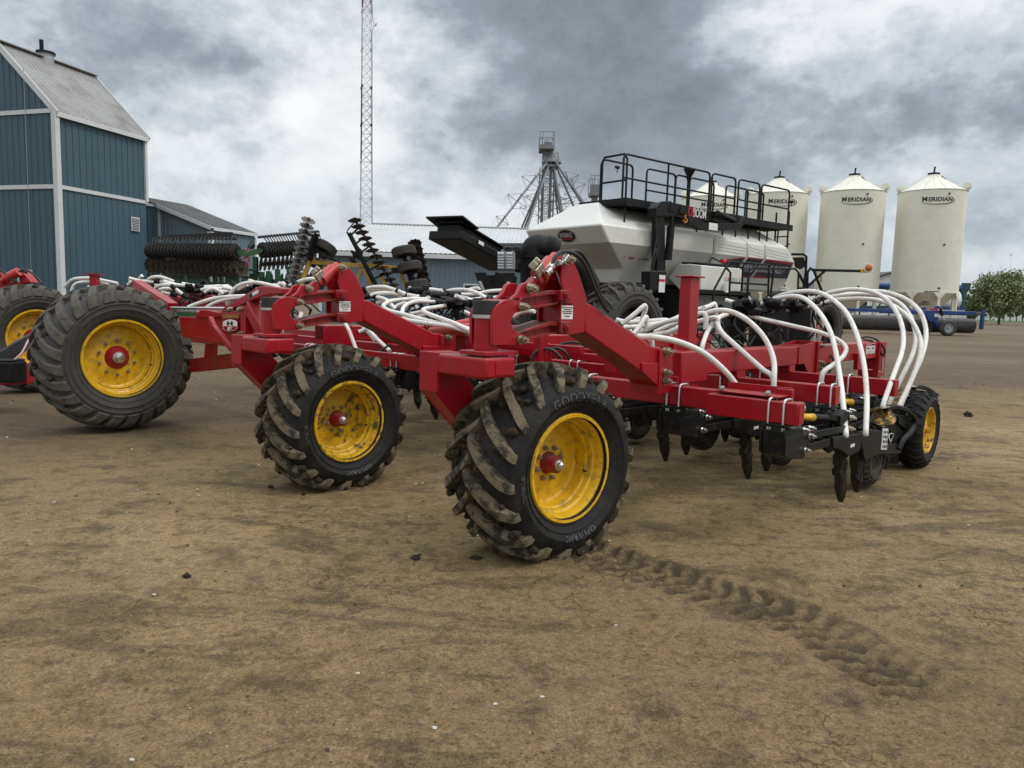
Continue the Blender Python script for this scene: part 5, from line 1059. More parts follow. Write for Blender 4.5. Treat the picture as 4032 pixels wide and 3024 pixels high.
# rear frame and the outrigger with its amber marker light
RY = 22.5
m = MB()
for pts in ([(35, 832), (130, 832), (155, 850), (150, 980), (130, 1140)], [(160, 1130), (165, 980), (190, 945), (215, 960), (300, 1180)], [(160, 1100), (310, 965)], [(95, 990), (150, 1100), (100, 1110)]): m.tube([D(*q('d1', x, y), RY) for x, y in pts], .04, 8)
rf_ = m.build('rear_frame', m_blk, cart)
m = MB(); m.prism([D(*q('d1', x, y), RY) for x, y in ((48, 858), (135, 855), (150, 930), (110, 955), (70, 940))], Vector((0, .06, 0))); m.build('rear_panel', m_blk, rf_)
m = MB(); P = [D(*q('d1', x, y), RY) for x, y in ((200, 960), (668, 970))]; m.cyl(P[0], P[0].lerp(P[1], .84), .045, 8); ar = m.build('outrigger_arm', m_blk, cart)
m = MB(); m.bar(P[0].lerp(P[1], .84), P[1], .1, .1); m.build('arm_end', m_yel, ar)
m = MB(); c = D(*q('d1', 662, 942), RY - .05); rot = Matrix.Translation(c) @ Matrix.Rotation(-PI / 2, 4, 'Z'); m.lathe([(0, .001), (0, .105), (.05, .105), (.08, .075), (.09, .001)], 20, rot); m.build('marker_light', m_amber, ar)
m = MB(); m.lathe([(-.01, .15), (-.01, .112), (.03, .112), (.03, .15), (-.01, .15)], 24, rot, close=True); m.build('light_ring', m_white, ar)
m = MB(); P = [D(*q('d1', x, y), RY - 1) for x, y in ((276, 1000), (276, 1060))]; m.cyl(P[0], P[1], .022, 8); m.build('hanging_strap', m_tan, ar)
# conveyor, fan piping, valve blocks at the nose of the cart
a_, b_ = D(1752, 925, 14.0), D(1985, 1052, 16.2)
m = MB(); m.bar(a_, b_, .72, .17); cvr = m.build('conveyor', m_blk, cart, bevel=.02)
dv = (b_ - a_).normalized(); up_ = (dv.cross(Z)).normalized().cross(dv); lat = dv.cross(up_)
m = MB(); m.bar(a_ + up_ * .16 + dv * .1, b_ + up_ * .16, .5, .12); m.bar(a_ + up_ * .26 + dv * .05, b_ + up_ * .25, .62, .04); m.build('conveyor_hood', m_blk, cvr, bevel=.01)
m = MB(); m.prism([a_ + up_ * .3 - dv * .1 - lat * .4, a_ + up_ * .3 - dv * .1 + lat * .4, a_ + up_ * .24 + dv * .5 + lat * .42, a_ + up_ * .24 + dv * .5 - lat * .42], up_ * .03); m.build('chute_flap', m_blk, cvr)
nrm = (lat if lat.y < 0 else -lat)
for t in (.28, .72): m = MB(); c = a_.lerp(b_, t) + nrm * .392 + up_ * .03; m.box(c, (.2, .01, .07), (dv, nrm, up_)); m.build('decal', m_white, cvr)
for x in (1022, 1130):
    P = [D(*q('g4', xx, y), 14.6) for xx, y in ((x, 420), (x + 66, 420), (x + 66, 670), (x, 670))]; m = MB(); m.prism(P, Vector((0, .15, 0))); vb_ = m.build('valve_block', m_galv, cart, bevel=.01)
    for k in range(6): m = MB(); c = D(*q('g4', x - 6, 480 + k * 34), 14.5); m.cyl(c - Vector((.06, 0, 0)), c + Vector((.06, 0, 0)), .05, 10); m.build('valve_knob', m_galv, vb_)
    m = MB(); m.tube([D(*q('g4', xx, y), 14.6) for xx, y in ((x + 30, 420), (x + 60, 395), (x + 120, 400), (x + 110, 425), (x + 50, 420))], .03, 6, 4); m.build('hydraulic_hose', m_bhose, vb_)
for P in ([(690, 705), (830, 705), (915, 925), (770, 935)], [(1040, 710), (1190, 708), (1200, 930), (1130, 920)]):
    m = MB(); m.prism([D(*q('g4', x, y), 13.2) for x, y in P], Vector((0, .04, 0))); fp = m.build('hitch_plate', m_blk, cart)
    x0, y0 = P[0]; m = MB(); m.prism([D(*q('g4', x, y), 13.17) for x, y in ((x0 + 45, y0 + 105), (x0 + 85, y0 + 105), (x0 + 130, y0 + 220), (x0 + 95, y0 + 222))], Vector((0, .01, 0))); m.build('warning_decal', mat('grey_decal', (.4, .4, .4), .5) if 'grey_decal' not in bpy.data.materials else bpy.data.materials['grey_decal'], fp)
m = MB(); m.bar(D(*q('g4', 980, 740), 14.2), D(*q('g4', 990, 980), 14.2), .45, .4); m.bar(D(*q('g4', 930, 800), 14.), D(*q('g4', 1200, 860), 14.), .3, .3); m.build('hitch_frame', m_blk, cart)
m = MB(); m.tube([D(*q('g4', x, y), 15.2) for x, y in ((1425, 900), (1425, 650), (1428, 480), (1445, 410), (1500, 395), (1600, 420), (1740, 450))], .27, 18, 5); ep = m.build('fan_pipe', m_blk, cart)
m = MB(); c = D(*q('g4', 1425, 530), 15.2); m.cyl(c, c + Z * .06, .33, 18); [m.cyl(D(*q('g4', 1580 + k * 28, 412 + k * 8), 15.2), D(*q('g4', 1592 + k * 28, 415 + k * 8), 15.2), .31, 18) for k in range(4)]; m.build('pipe_clamp', m_blk, ep)
m = MB(); m.cyl(D(*q('g4', 1000, 460), 17.), D(*q('g4', 1400, 460), 17.), .22, 14); m.cyl(D(*q('g4', 1200, 590), 17.), D(*q('g4', 1420, 610), 17.), .2, 14); m.build('fan_pipe', m_blk, cart)
m = MB(); m.tube([D(*q('g5', x, y), 15.3) for x, y in ((620, 1120), (720, 1150), (790, 1250), (850, 1360))], .2, 14, 5); m.build('air_duct', m_blk, cart)
# ================================================================== BINS, ROLLER AND THE FAR SIDE OF THE YARD
m_cream = mat('cream_bin_paint', (.74, .715, .60), .42, dirt=(.52, .49, .41), amt=.3, scale=.5, var=.03, coat=.1)
m_blue = mat('implement_blue', (.006, .04, .17), .35, dirt=DUST, amt=.25, scale=2); m_drum = mat('bare_steel_drum', (.05, .047, .046), .55, .3, dirt=(.12, .10, .085), amt=.6, scale=1.6)
SILO = None
slabels = ('cream hopper bin farthest left, standing behind the cart railing', 'cream hopper bin just right of the cart railing', 'cream hopper bin between two others, behind the amber marker light', 'cream hopper bin closest to the trees, seed barley stencilled on its cone')
spos = [(2775, 75.5), (3036, 72), (3326, 69.5), (3632, 68)]
R0 = 2.75
def cyl_text(body, size, cz, ang, R, bold=.004, sx=1.0):
    vs, fs = text_geo(body, size, bold, .003, 1.02); m = MB()
    m.add([Vector(((R + .02 + p.z) * math.sin(ang + p.x * sx / R), -(R + .02 + p.z) * math.cos(ang + p.x * sx / R), cz + p.y)) for p in vs], fs); return m
silos = []
for i, (px, Y) in enumerate(spos):
    b = D(px, 1200, Y); t = empty('hopper_bin', (b.x, b.y, 0), slabels[i], 'grain bin', 'row of cream hopper bins')
    silos.append(t); yaw = math.atan2(b.x, b.y)
    rz = Matrix.Rotation(PI / 2, 4, 'Y')
    up4 = Matrix.Rotation(-PI / 2, 4, 'Y')
    if i == 0:
        m = MB(); m.lathe([(3.45, R0), (12.3, R0)], 64, up4, close=True); m.lathe([(3.44, R0 - .05), (3.44, R0 + .03), (3.6, R0 + .03), (3.6, R0 - .05)], 64, up4, close=True)
        body = m.build('bin_body', m_cream, t, raw=True)
        for z_ in (5.7, 7.9, 10.1, 12.3): m = MB(); m.lathe([(z_, R0 - .02), (z_, R0 + .008), (z_ + .05, R0 + .008), (z_ + .05, R0 - .02)], 64, up4, close=True); m.build('weld_band', m_cream, body, raw=True)
        m = MB(); n_ = 40; m.lathe([(12.37, R0 + .06), (13.2, R0 * .52), (13.98, .42), (14.0, .36)], 64, up4, close=True); roof = m.build('cone_roof', m_cream, t, raw=True)
        m = MB()
        for k in range(20): a = 2 * PI * k / 20; m.bar(Vector((math.cos(a) * (R0 + .02), math.sin(a) * (R0 + .02), 12.40)), Vector((math.cos(a) * .42, math.sin(a) * .42, 14.0)), .03, .012)
        m.build('roof_seam', m_cream, roof, raw=True)
        m = MB(); m.lathe([(13.98, .4), (14.05, .5), (14.12, .5), (14.15, .35), (14.2, .001)], 24, up4); m.bar((0, .1, 14.1), (.05, .1, 14.7), .12, .14); m.build('roof_cap', m_blk, t, raw=True)
        m = MB(); m.lathe([(3.46, R0 - .02), (1.15, .35), (1.0, .3)], 48, up4, close=True); m.build('hopper_cone', m_cream, t, raw=True)
        legs = []
        for k in range(8):
            a = 2 * PI * (k + .5) / 8; c = Vector((math.cos(a) * (R0 - .05), math.sin(a) * (R0 - .05), 0)); tn_ = Vector((-math.sin(a), math.cos(a), 0)); rd = Vector((math.cos(a), math.sin(a), 0))
            m = MB(); m.box(c + Z * 1.75, (.2, .2, 3.5), (tn_, rd, Z)); m.box(c + Z * .06, (.45, .45, .12), (tn_, rd, Z)); m.prism([c + tn_ * x + Z * z_ + rd * .06 for x, z_ in ((-.55, 3.5), (.55, 3.5), (.12, 3.0), (-.12, 3.0))], rd * .06); m.build('leg', m_cream, t, raw=True)
        for sgn in (-1, 1):
            a = yaw * 0; c = Vector((sgn * (R0 - .15), -.6, 12.75)); m = MB(); m.lathe([(0, .001), (0, .38), (.12, .38), (.14, .3), (.14, .001)], 24, Matrix.Translation(c) @ Matrix.Rotation(-PI / 2 - sgn * .3, 4, 'Z')); o = m.build('roof_hatch', m_cream, t, raw=True)
            m = MB(); m.bar(c + Vector((-.1 * sgn, -.16, -.3)), c + Vector((.2 * sgn, -.16, -.1)), .08, .1); m.build('hatch_latch', m_galv, o, raw=True)
        m = MB(); m.bar((.55, -.4, 13.75), (.95, -.55, 13.35), .1, .2); m.build('roof_vent', m_blk, t, raw=True)
        for an, z_ in ((.42, 11.95), (.40, 7.6), (.36, 3.85)):
            c = Vector((R0 * math.sin(an), -R0 * math.cos(an), z_)); m = MB(); d_ = Vector((math.sin(an), -math.cos(an), 0)); m.cyl(c, c + d_ * .05, .11, 14); o = m.build('sight_glass', m_galv, t, raw=True); m = MB(); m.cyl(c + d_ * .05, c + d_ * .06, .075, 14); m.build('glass', m_ink, o, raw=True)
        lt = cyl_text('ERIDIAN', .5, 11.46, .19, R0, .011, 1.0); lt.build('lettering', m_ink, body, raw=True); cyl_text('M', .62, 11.50, -.262, R0, .003, .95).build('lettering', m_ink, body, raw=True)
        m = MB(); pts = [Vector(((R0 + .03) * math.sin(an), -(R0 + .03) * math.cos(an), z_)) for an, z_ in [(.10 + .50 * math.cos(w_), 11.42 + .36 * math.sin(w_)) for w_ in [R_(d_) for d_ in range(-160, 62, 6)]]]
        m.tube(pts, [.008 + .02 * math.sin(PI * k / (len(pts) - 1)) for k in range(len(pts))], 5); m.build('swoosh', m_ink, body, raw=True)
        cyl_text('GRAINMAX', .2, 3.53, .17, R0 + .03, .004, 1.2).build('lettering', m_ink, body, raw=True)
        SILO = t; t.rotation_euler = (0, 0, -yaw * .9)
    else:
        for ch in SILO.children: copy_tree(ch, t)
        t.rotation_euler = (0, 0, -yaw * .9 + (.02, .0, -.03, .02)[i])
t = silos[3]
vs, fs = text_geo('SEED\nBARLEY', .26, .006, .003)
an = .0; hn = Vector((0, -2.31, -2.4)).normalized(); hr = Vector((1, 0, 0)); hu = hn.cross(hr) * -1
hu = Vector((0, -2.4, 2.31)).normalized()
cc_ = Vector((.05, -1.72, 2.62)); m = MB(); m.add([cc_ + hr * p.x + hu * p.y + hn * (.12 - (p.x ** 2) * .02) for p in vs], fs); m.build('lettering', m_ink, t, raw=True)
# land roller
ry = 56.0
ro = empty('land_roller', D(3600, 1240, ry) * 1.0, 'blue framed land roller with long dark steel drums parked before the bins', 'land roller'); ro.location.z = 0
x0, x1 = D(3270, 1240, ry).x, D(3872, 1240, ry).x
def rb(m, a, b, dy, z0, z1, w=.2): m.box(((a + b) / 2, ry + dy, (z0 + z1) / 2), (b - a, w, z1 - z0)); return m
m = MB(); rb(m, x0, x1, 0, 1.62, 1.86, .26); rb(m, x1 - .18, x1, -.05, .55, 1.98, .3); rb(m, x1 - 7.2, x1 - .2, 1.3, 1.55, 1.75, .2); m.build('roller_frame', m_blue, ro, bevel=.02)
for a, b, dz in ((x0, x1 - 5.6, 0), (x1 - 5.2, x1 - .35, -.05)):
    m = MB(); m.cyl((a, ry + .7, .82 + dz), (b, ry + .7, .82 + dz), .56, 40); d_ = m.build('roller_drum', m_drum, ro)
m = MB(); P = [D(*q('h7', x, y), ry - .3) for x, y in ((830, 520), (1200, 520), (1190, 655), (1090, 650), (1050, 590), (990, 565), (860, 565))]; m.prism(P, Vector((0, .3, 0))); P = [D(*q('h7', x, y), ry - .35) for x, y in ((1140, 650), (1190, 650), (1230, 690), (1310, 715), (1300, 745), (1230, 765), (1190, 740))]; m.prism(P, Vector((0, .25, 0))); m.build('wheel_arm', m_blue, ro, bevel=.02)
wc_ = D(*q('h7', 1305, 728), ry - .7); wc_.z = .58
m = MB(); rt = Matrix.Translation(wc_) @ Matrix.Rotation(-PI / 2, 4, 'Z'); m.lathe([(-.2, .34), (-.24, .45), (-.18, .57), (-.1, .6), (.1, .6), (.18, .57), (.24, .45), (.2, .34)], 40, rt, close=True); wl_ = m.build('wheel', m_rubd, ro); m = MB(); m.lathe([(.19, .35), (.2, .31), (.1, .28), (.08, .12), (.16, .1), (.17, .001)], 30, rt, close=True); m.build('rim', m_galv, wl_)
m = MB(); rt2 = Matrix.Translation(wc_ + Vector((-1.25, 1.0, 0))) @ Matrix.Rotation(-PI / 2, 4, 'Z'); m.lathe([(-.2, .34), (-.24, .45), (-.18, .57), (-.1, .6), (.1, .6), (.18, .57), (.24, .45), (.2, .34)], 40, rt2, close=True); m.build('wheel', m_rubd, ro)
m = MB(); P = [D(*q('h7', x, y), ry - .5) for x, y in ((1215, 500), (1240, 585), (1265, 660))]; m.cyl(P[0], P[1], .1, 10); cy_ = m.build('lift_cylinder', m_blk, ro); m = MB(); m.cyl(P[1], P[2], .05, 10); m.build('cylinder_rod', m_chrome, cy_)
m = MB()
for pts in ([(1130, 505), (1160, 475), (1200, 465), (1225, 500)], [(985, 515), (985, 490), (1040, 485), (1055, 515)], [(540, 515), (620, 490), (800, 468), (900, 515)]): P = [D(*q('h7', x, y), ry - .1) for x, y in pts]; m.prism(P, Vector((0, .15, 0)))
m.build('frame_lug', m_blue, ro)
m = MB(); rb(m, *[D(*q('h7', x, 510), ry).x for x in (1090, 1172)], -.1, 1.87, 2.0); m.build('tool_box', m_redink, ro)
m = MB(); m.box(D(*q('h7', 1172, 578), ry - .31), (.3, .01, .25)); m.build('decal', m_white, ro); m = MB(); m.box(D(*q('h7', 1690, 553), ry - .14), (.5, .01, .08)); m.build('decal', m_tan, ro)
# house, auger and tank behind the bins
def gable_house(name, c, w, d, h, rh, wm, rm, label, yaw=0, cat='house'):
    t = empty(name, c, label, cat); t.rotation_euler = (0, 0, yaw)
    m = MB(); m.box((0, 0, h / 2), (w, d, h)); m.prism([Vector((-w / 2, -d / 2, h)), Vector((w / 2, -d / 2, h)), Vector((0, -d / 2, h + rh))], Vector((0, d, 0))); m.build('wall', wm, t, raw=True)
    m = MB(); ov = .5
    for sg in (-1, 1): m.prism([Vector((0, -d / 2 - ov, h + rh + .15)), Vector((sg * (w / 2 + ov), -d / 2 - ov, h - rh * ov * 2 / w + .1)), Vector((sg * (w / 2 + ov), -d / 2 - ov, h - rh * ov * 2 / w - .08)), Vector((0, -d / 2 - ov, h + rh - .03))], Vector((0, d + 2 * ov, 0)))
    m.build('roof', rm, t, raw=True)
    for k in (-1, 1):
        m = MB(); m.box((k * w * .25, -d / 2 - .03, h * .55), (w * .14, .05, h * .35)); wn = m.build('window', m_white, t, raw=True); m = MB(); m.box((k * w * .25, -d / 2 - .06, h * .55), (w * .11, .02, h * .29)); m.build('pane', m_ink, wn, raw=True)
    return t
m_shing = mat('grey_shingles', (.075, .07, .066), .85, bump=.3, bscale=8); m_sid = mat('white_siding', (.62, .62, .6), .6)
c = D(3475, 1240, 112); gable_house('house', (c.x - 2, c.y, 0), 17, 12, 4.4, 2.9, m_sid, m_shing, 'white house with a dark shingled roof between the two right bins')
c = D(3225, 1240, 118); gable_house('house', (c.x, c.y, 0), 12, 10, 3.6, 2.4, m_sid, m_shing, 'low house roof glimpsed between the second and third bins')
ay = 84; au = empty('grain_auger', D(3700, 1240, ay), 'grain auger with a blue tube and dark green spout behind the right bin', 'auger'); au.location.z = 0
m = MB(); m.cyl(D(3380, 1124, ay + 6), D(3812, 1136, ay), .38, 16); m.build('auger_tube', m_blue, au)
m_teal = mat('dark_green_paint', (.012, .06, .055), .45)
m = MB(); m.cyl(D(3798, 1136, ay), D(3783, 1212, ay), .32, 14); P = D(3780, 1218, ay); m.cyl(P - Z * .5, P, .55, 14, .4); P2 = D(3803, 1132, ay); m.box(P2 + Z * .1, (.7, .6, .8)); m.build('down_spout', m_teal, au)
m = MB(); m.bar(D(3804, 1150, ay), Vector((D(3800, 1150, ay).x, ay, 0)), .15, .15); m.bar(D(3765, 1150, ay), D(3795, 1170, ay), .12, .12); m.bar(D(3500, 1130, ay + 4), Vector((D(3500, 1130, ay).x, ay + 4, 0)), .15, .15); m.build('stand', m_teal, au)
ty_ = 78; tk = empty('white_tank', Vector((D(3755, 1240, ty_).x, ty_, 0)), 'white cone ended tank on a blue base behind the right bin legs', 'tank')
c = D(3728, 1190, ty_); m = MB(); m.lathe([(-1.4, .3), (-.8, .95), (0, 1.2), (1.3, 1.2), (2.0, .1)], 32, Matrix.Translation(D(3722, 1182, ty_)) @ Matrix.Scale(.85, 4)); m.build('tank_shell', m_white, tk)
c = D(3722, 1225, ty_); m = MB(); m.box((c.x, ty_, 1.05), (3.0, 1.8, 2.1)); m.build('cabinet', mat('pale_grey_sheet', (.5, .52, .53), .5), tk); m = MB(); m.box((c.x, ty_, 2.22), (3.1, 1.9, .22)); m.build('base_beam', m_blue, tk)
hp = empty('seed_tender', Vector((D(3440, 1240, 80).x, 80, 0)), 'dark green hopper machine half hidden behind the bin legs', 'machinery')
m = MB(); m.prism([D(x, y, 80) for x, y in ((3365, 1206), (3520, 1203), (3540, 1213), (3510, 1222), (3390, 1225))], Vector((0, 1.2, 0))); m.build('hopper', m_teal, hp); m = MB(); [m.box((D(x, 1240, 80).x, 80.5, .8), (.2, .2, 1.6)) for x in (3390, 3450, 3510)]; m.build('stand', m_teal, hp)
# ------------------------------------------------------------------ radio mast
my = 64; mb = D(1432, 1180, my); ms = empty('radio_mast', (mb.x, mb.y, 0), 'tall slim red and white lattice mast rising behind the implements', 'mast')
m_mw = mat('mast_white', (.5, .51, .52), .5); m_mr = mat('mast_dark_red', (.10, .025, .024), .55)
H_ = 3.03
for k in range(13):
    m = MB(); z0, z1 = k * H_ + .9, (k + 1) * H_ + .9
    def pt(a, z_): r = (.66 - .0075 * z_); return Vector((mb.x, mb.y, z_)) + Vector((math.cos(a), math.sin(a), 0)) * r
    angs = [R_(15 + 120 * j) for j in range(3)]
    for a in angs: m.cyl(pt(a, z0), pt(a, z1), .036, 6); m.cyl(pt(a, z1 - .1), pt(a, z1 + .1), .085, 6)
    for j in range(3):
        a, b = angs[j], angs[(j + 1) % 3]
        for i in range(4):
            za, zb = z0 + (z1 - z0) * i / 4, z0 + (z1 - z0) * (i + 1) / 4
            m.cyl(pt(a, za), pt(b, za), .014, 4); m.cyl(pt(a, za), pt(b, zb), .014, 4); m.cyl(pt(b, za), pt(a, zb), .014, 4)
    m.build('mast_section', [m_mr, m_mr, m_mw, m_mw, m_mr, m_mr, m_mw, m_mw, m_mr, m_mr, m_mw, m_mw, m_mr][k], ms)
m = MB(); m.tube([pt(R_(15), 1) + Vector((.1, -.05, 0)), pt(R_(15), 20) + Vector((.1, -.05, 0)), pt(R_(15), 23.5) + Vector((.1, -.05, 0)), pt(R_(15), 24.2) + Vector((.45, -.05, 0)), pt(R_(15), 25.5) + Vector((.1, -.05, 0)), pt(R_(15), 40) + Vector((.1, -.05, 0))], .022, 5, 6); m.build('cable', m_bhose, ms)
my2 = 420; c = D(3973, 1240, my2); m = MB(); m.cyl((c.x, c.y, 0), D(3981, 1000, my2), .16, 5, .06); m.box(D(3981, 1003, my2), (.7, .4, .7)); tag(m.build('antenna_pole', m_mw, at=(c.x, c.y, 0)), 'faint thin antenna pole far beyond the round tree', 'antenna')
# ------------------------------------------------------------------ grain elevator leg with its fan of spouts
ey = 120.0
def E5(x, y, dy=0.0): return D(*q('h5', x, y), ey + dy)
eb = E5(880, 1700); el = empty('grain_elevator', (eb.x, eb.y, 0), 'grey bucket elevator tower with a fan of braced spouts', 'grain elevator')
m_gal = mat('weathered_galvanised', (.19, .203, .213), .6, .2, var=.15, scale=.8)
xc = eb.x; hz = E5(900, 270).z
m = MB()
for dx in (-.75, .75): m.box((xc + dx * .8, ey, hz / 2), (.45, .6, hz))
tr_ = m.build('leg_trunk', m_gal, el)
m = MB(); hw = 1.15; zt = E5(800, 600).z; n = 18
for i in range(n):
    za, zb = zt * i / n, zt * (i + 1) / n
    cs = [(xc + a * hw, ey + b * hw) for a, b in ((-1, -1), (1, -1), (1, 1), (-1, 1))]
    for j in range(4):
        p, p2 = cs[j], cs[(j + 1) % 4]
        m.cyl((*p, za), (*p, zb), .075, 5); m.cyl((*p, za), (*p2, za), .05, 4); m.cyl((*p, za), (*p2, zb), .045, 4); m.cyl((*p2, za), (*p, zb), .045, 4)
m.build('lattice_tower', m_gal, el)
m = MB(); a, b = E5(775, 260), E5(1030, 290); m.box(((a.x + b.x) / 2, ey, a.z), (b.x - a.x, 4.2, .5)); m.build('head_platform', m_gal, el)
m = MB(); hh = [E5(862, 250), E5(862, 150), E5(880, 112), E5(960, 108), E5(990, 150), E5(990, 250)]; m.prism([p - Vector((0, .9, 0)) for p in hh], Vector((0, 1.8, 0))); hd_ = m.build('elevator_head', m_gal, el); text_on('RAB', E5(915, 125) - Vector((0, .9, 0)), (1, 0, 0), Z, .8, .01, .03).build('lettering', m_white, hd_)
m = MB()
for dy in (-2, 2):
    for xx in (775, 830, 1005, 1030): p = E5(xx, 262); m.cyl((p.x, ey + dy, p.z), (p.x, ey + dy, p.z + 2.3), .07, 4)
    for dz in (1.2, 2.3): p, p2 = E5(775, 262), E5(1030, 262); m.cyl((p.x, ey + dy, p.z + dz), (p2.x, ey + dy, p.z + dz), .06, 4)
m.build('platform_rail', m_gal, el)
m = MB(); p = E5(993, 78); m.cyl(p, E5(993, 200), .07, 5); m.build('lightning_rod', m_gal, el)
m = MB(); c = E5(1000, 345); m.lathe([(-1.4, 1.6), (-.9, 1.5), (1.4, .3)], 16, Matrix.Translation(c) @ Matrix.Rotation(-PI / 2, 4, 'Y')); m.build('distributor', m_gal, el)
m = MB(); p = E5(975, 575); m.box(p, (2.4, 3, .3)); [m.cyl(p + Vector((x, -1.4, 0)), p + Vector((x, -1.4, 1.9)), .06, 4) for x in (-1.1, 0, 1.1)]; m.cyl(p + Vector((-1.1, -1.4, 1.9)), p + Vector((1.1, -1.4, 1.9)), .06, 4); m.build('lower_platform', m_gal, el)
m = MB()
for k in range(60): z_ = hz * (k + .5) / 60; m.box((xc + .02, ey - .45, z_), (.4, .06, .06))
for dx in (-.2, .2): m.box((xc + dx, ey - .45, hz / 2), (.05, .05, hz))
m.build('ladder', m_gal, el)
sp0 = E5(1000, 385)
for (x, y), dy, trs in (((40, 1625), -12, (.40, .66, .92)), ((470, 1640), 14, (.6, .75)), ((520, 1640), 8, ()), ((565, 1640), -8, (.62,)), ((1112, 1480), 16, (.7, .82)), ((1165, 1480), 0, (.7,)), ((1205, 1450), -6, (.8,)), ((1440, 1390), 4, (.48, .76)), ((1610, 1262), -10, (.5, .68)), ((1580, 1290), 10, (.9,))):
    p1 = E5(x, y, dy); d = p1 - sp0; m = MB(); m.cyl(sp0, p1 + d * .25, .17, 8); spt = m.build('spout', m_gal, el)
    dn = d.normalized(); a = dn.cross(Vector((0, 1, 0))).normalized(); b = dn.cross(a)
    rt_ = [sp0 + d * .02] + [None] * 0
    for t in trs:
        c = sp0 + d * t; w_ = 1.75 if .3 < t < .85 else 1.1; m = MB(); ks = [c + a * w_, c + b * w_, c - a * w_, c - b * w_]
        for k in range(4): m.bar(c, ks[k], .09, .08); m.bar(ks[k], ks[(k + 1) % 4], .045, .045)
        m.build('spout_truss', m_gal, spt)
    if trs:
        m = MB()
        for w_ in (a, -a, b, -b):
            pts = [sp0 + d * .04] + [sp0 + d * t + w_ * (1.75 if .3 < t < .85 else 1.1) for t in trs] + [p1 + d * .2]
            for i in range(len(pts) - 1): m.cyl(pts[i], pts[i + 1], .010, 3)
        m.build('guy_cable', m_gal, spt)
ey2 = 150.0; c = D(*q('h5', 1745, 1300), ey2); e2 = empty('small_elevator', (c.x, c.y, 0), 'smaller grey elevator head peeking over the cart roof', 'grain elevator')
def E6(x, y): return D(*q('h5', x, y), ey2)
m = MB(); zt_ = E6(1745, 950).z; m.box((c.x, c.y, zt_ / 2), (1.2, 1.0, zt_)); m.box((c.x, c.y, zt_), (1.8, 1.4, 1.4)); m.box((E6(1775, 1300).x + .3, c.y, zt_ / 2 - 2), (.5, .5, zt_ - 4)); m.build('leg_trunk', m_gal, e2)
m = MB(); z0 = E6(1745, 1065).z; a, b = E6(1660, 1065).x, E6(1830, 1065).x; m.box(((a + b) / 2, c.y, z0), (b - a, 4, .7))
for dy in (-2, 2):
    for x in (a, a * .6 + b * .4, b): m.cyl((x, c.y + dy, z0), (x, c.y + dy, z0 + 3.4), .09, 4)
    for dz in (1.6, 3.4): m.cyl((a, c.y + dy, z0 + dz), (b, c.y + dy, z0 + dz), .08, 4)
m.build('head_platform', m_gal, e2)
# ================================================================== BUILDINGS ON THE LEFT
m_bsid = mat('blue_grey_siding', (.043, .086, .112), .48, dirt=(.06, .104, .128), amt=.5, scale=.35, var=.08); m_bsid2 = mat('slate_siding', (.125, .172, .205), .5, dirt=(.15, .19, .215), amt=.4, scale=.4)
m_trim = mat('white_trim', (.58, .585, .58), .5, dirt=(.4, .4, .38), amt=.3, scale=1); m_roofm = mat('weathered_zinc_roof', (.30, .295, .28), .5, .35, dirt=(.16, .14, .125), amt=.6, scale=.5)
m_roofd = mat('dark_zinc_roof', (.13, .125, .12), .55, .3, dirt=(.08, .075, .07), amt=.5, scale=.6); m_roofw = mat('white_sheet_roof', (.50, .51, .51), .45, dirt=(.4, .4, .39), amt=.5, scale=.4)
def ribwall(m, p0, p1, z0, ztop, pitch=.3, out=None, dep=.035):
    """ribbed steel sheet: p0..p1 along the ground, ztop(t) its upper edge (t = 0..1)"""
    p0, p1 = Vector(p0), Vector(p1); d = p1 - p0; n = d.length; d.normalize(); o = Vector((d.y, -d.x, 0)) if out is None else out
    xs = [0.0]; k = 0; pts = [(0, 0)]
    while (k + 1) * pitch < n:
        x = (k + .5) * pitch; pts += [(x - .045, 0), (x - .025, dep), (x + .025, dep), (x + .045, 0)]; k += 1
    pts.append((n, 0)); vs = []
    for x, e in pts:
        for z_ in (z0, ztop(x / n)): b = p0 + d * x + o * e; vs.append(Vector((b.x, b.y, z_)))
    m.add(vs, [(2 * i, 2 * i + 2, 2 * i + 3, 2 * i + 1) for i in range(len(pts) - 1)])
def ribroof(m, a, b, c, d_, pitch=.3, dep=.035):
    """a-b the eave, d-c the ridge"""
    a, b, c, d_ = map(Vector, (a, b, c, d_)); nrm = (b - a).cross(d_ - a).normalized(); nrm = nrm if nrm.z > 0 else -nrm
    n = (b - a).length; k = 0; ts = [(0, 0)]
    while (k + 1) * pitch < n: x = (k + .5) * pitch; ts += [((x - .045) / n, 0), ((x - .02) / n, dep), ((x + .02) / n, dep), ((x + .045) / n, 0)]; k += 1
    ts.append((1, 0)); vs = []
    for t, e in ts: vs += [a.lerp(b, t) + nrm * e, d_.lerp(c, t) + nrm * e]
    m.add(vs, [(2 * i, 2 * i + 2, 2 * i + 3, 2 * i + 1) for i in range(len(ts) - 1)])
BY = 40.0; bc = D(243, 1125, BY); bc.z = 0
ba = R_(16.5); bd = Vector((math.sin(ba), math.cos(ba), 0)); bl = Vector((-math.cos(ba), math.sin(ba), 0))
barn = empty('tall_barn', bc + bd * 3 + bl * 4.4, 'tall blue ribbed steel barn with white corner trim and steep grey roof', 'barn')
def bz(x, y, p): return EYE + (ray(x, y).z / ray(x, y).y) * p.y
ez = bz(232, 432, bc); mz = bz(252, 735, bc)
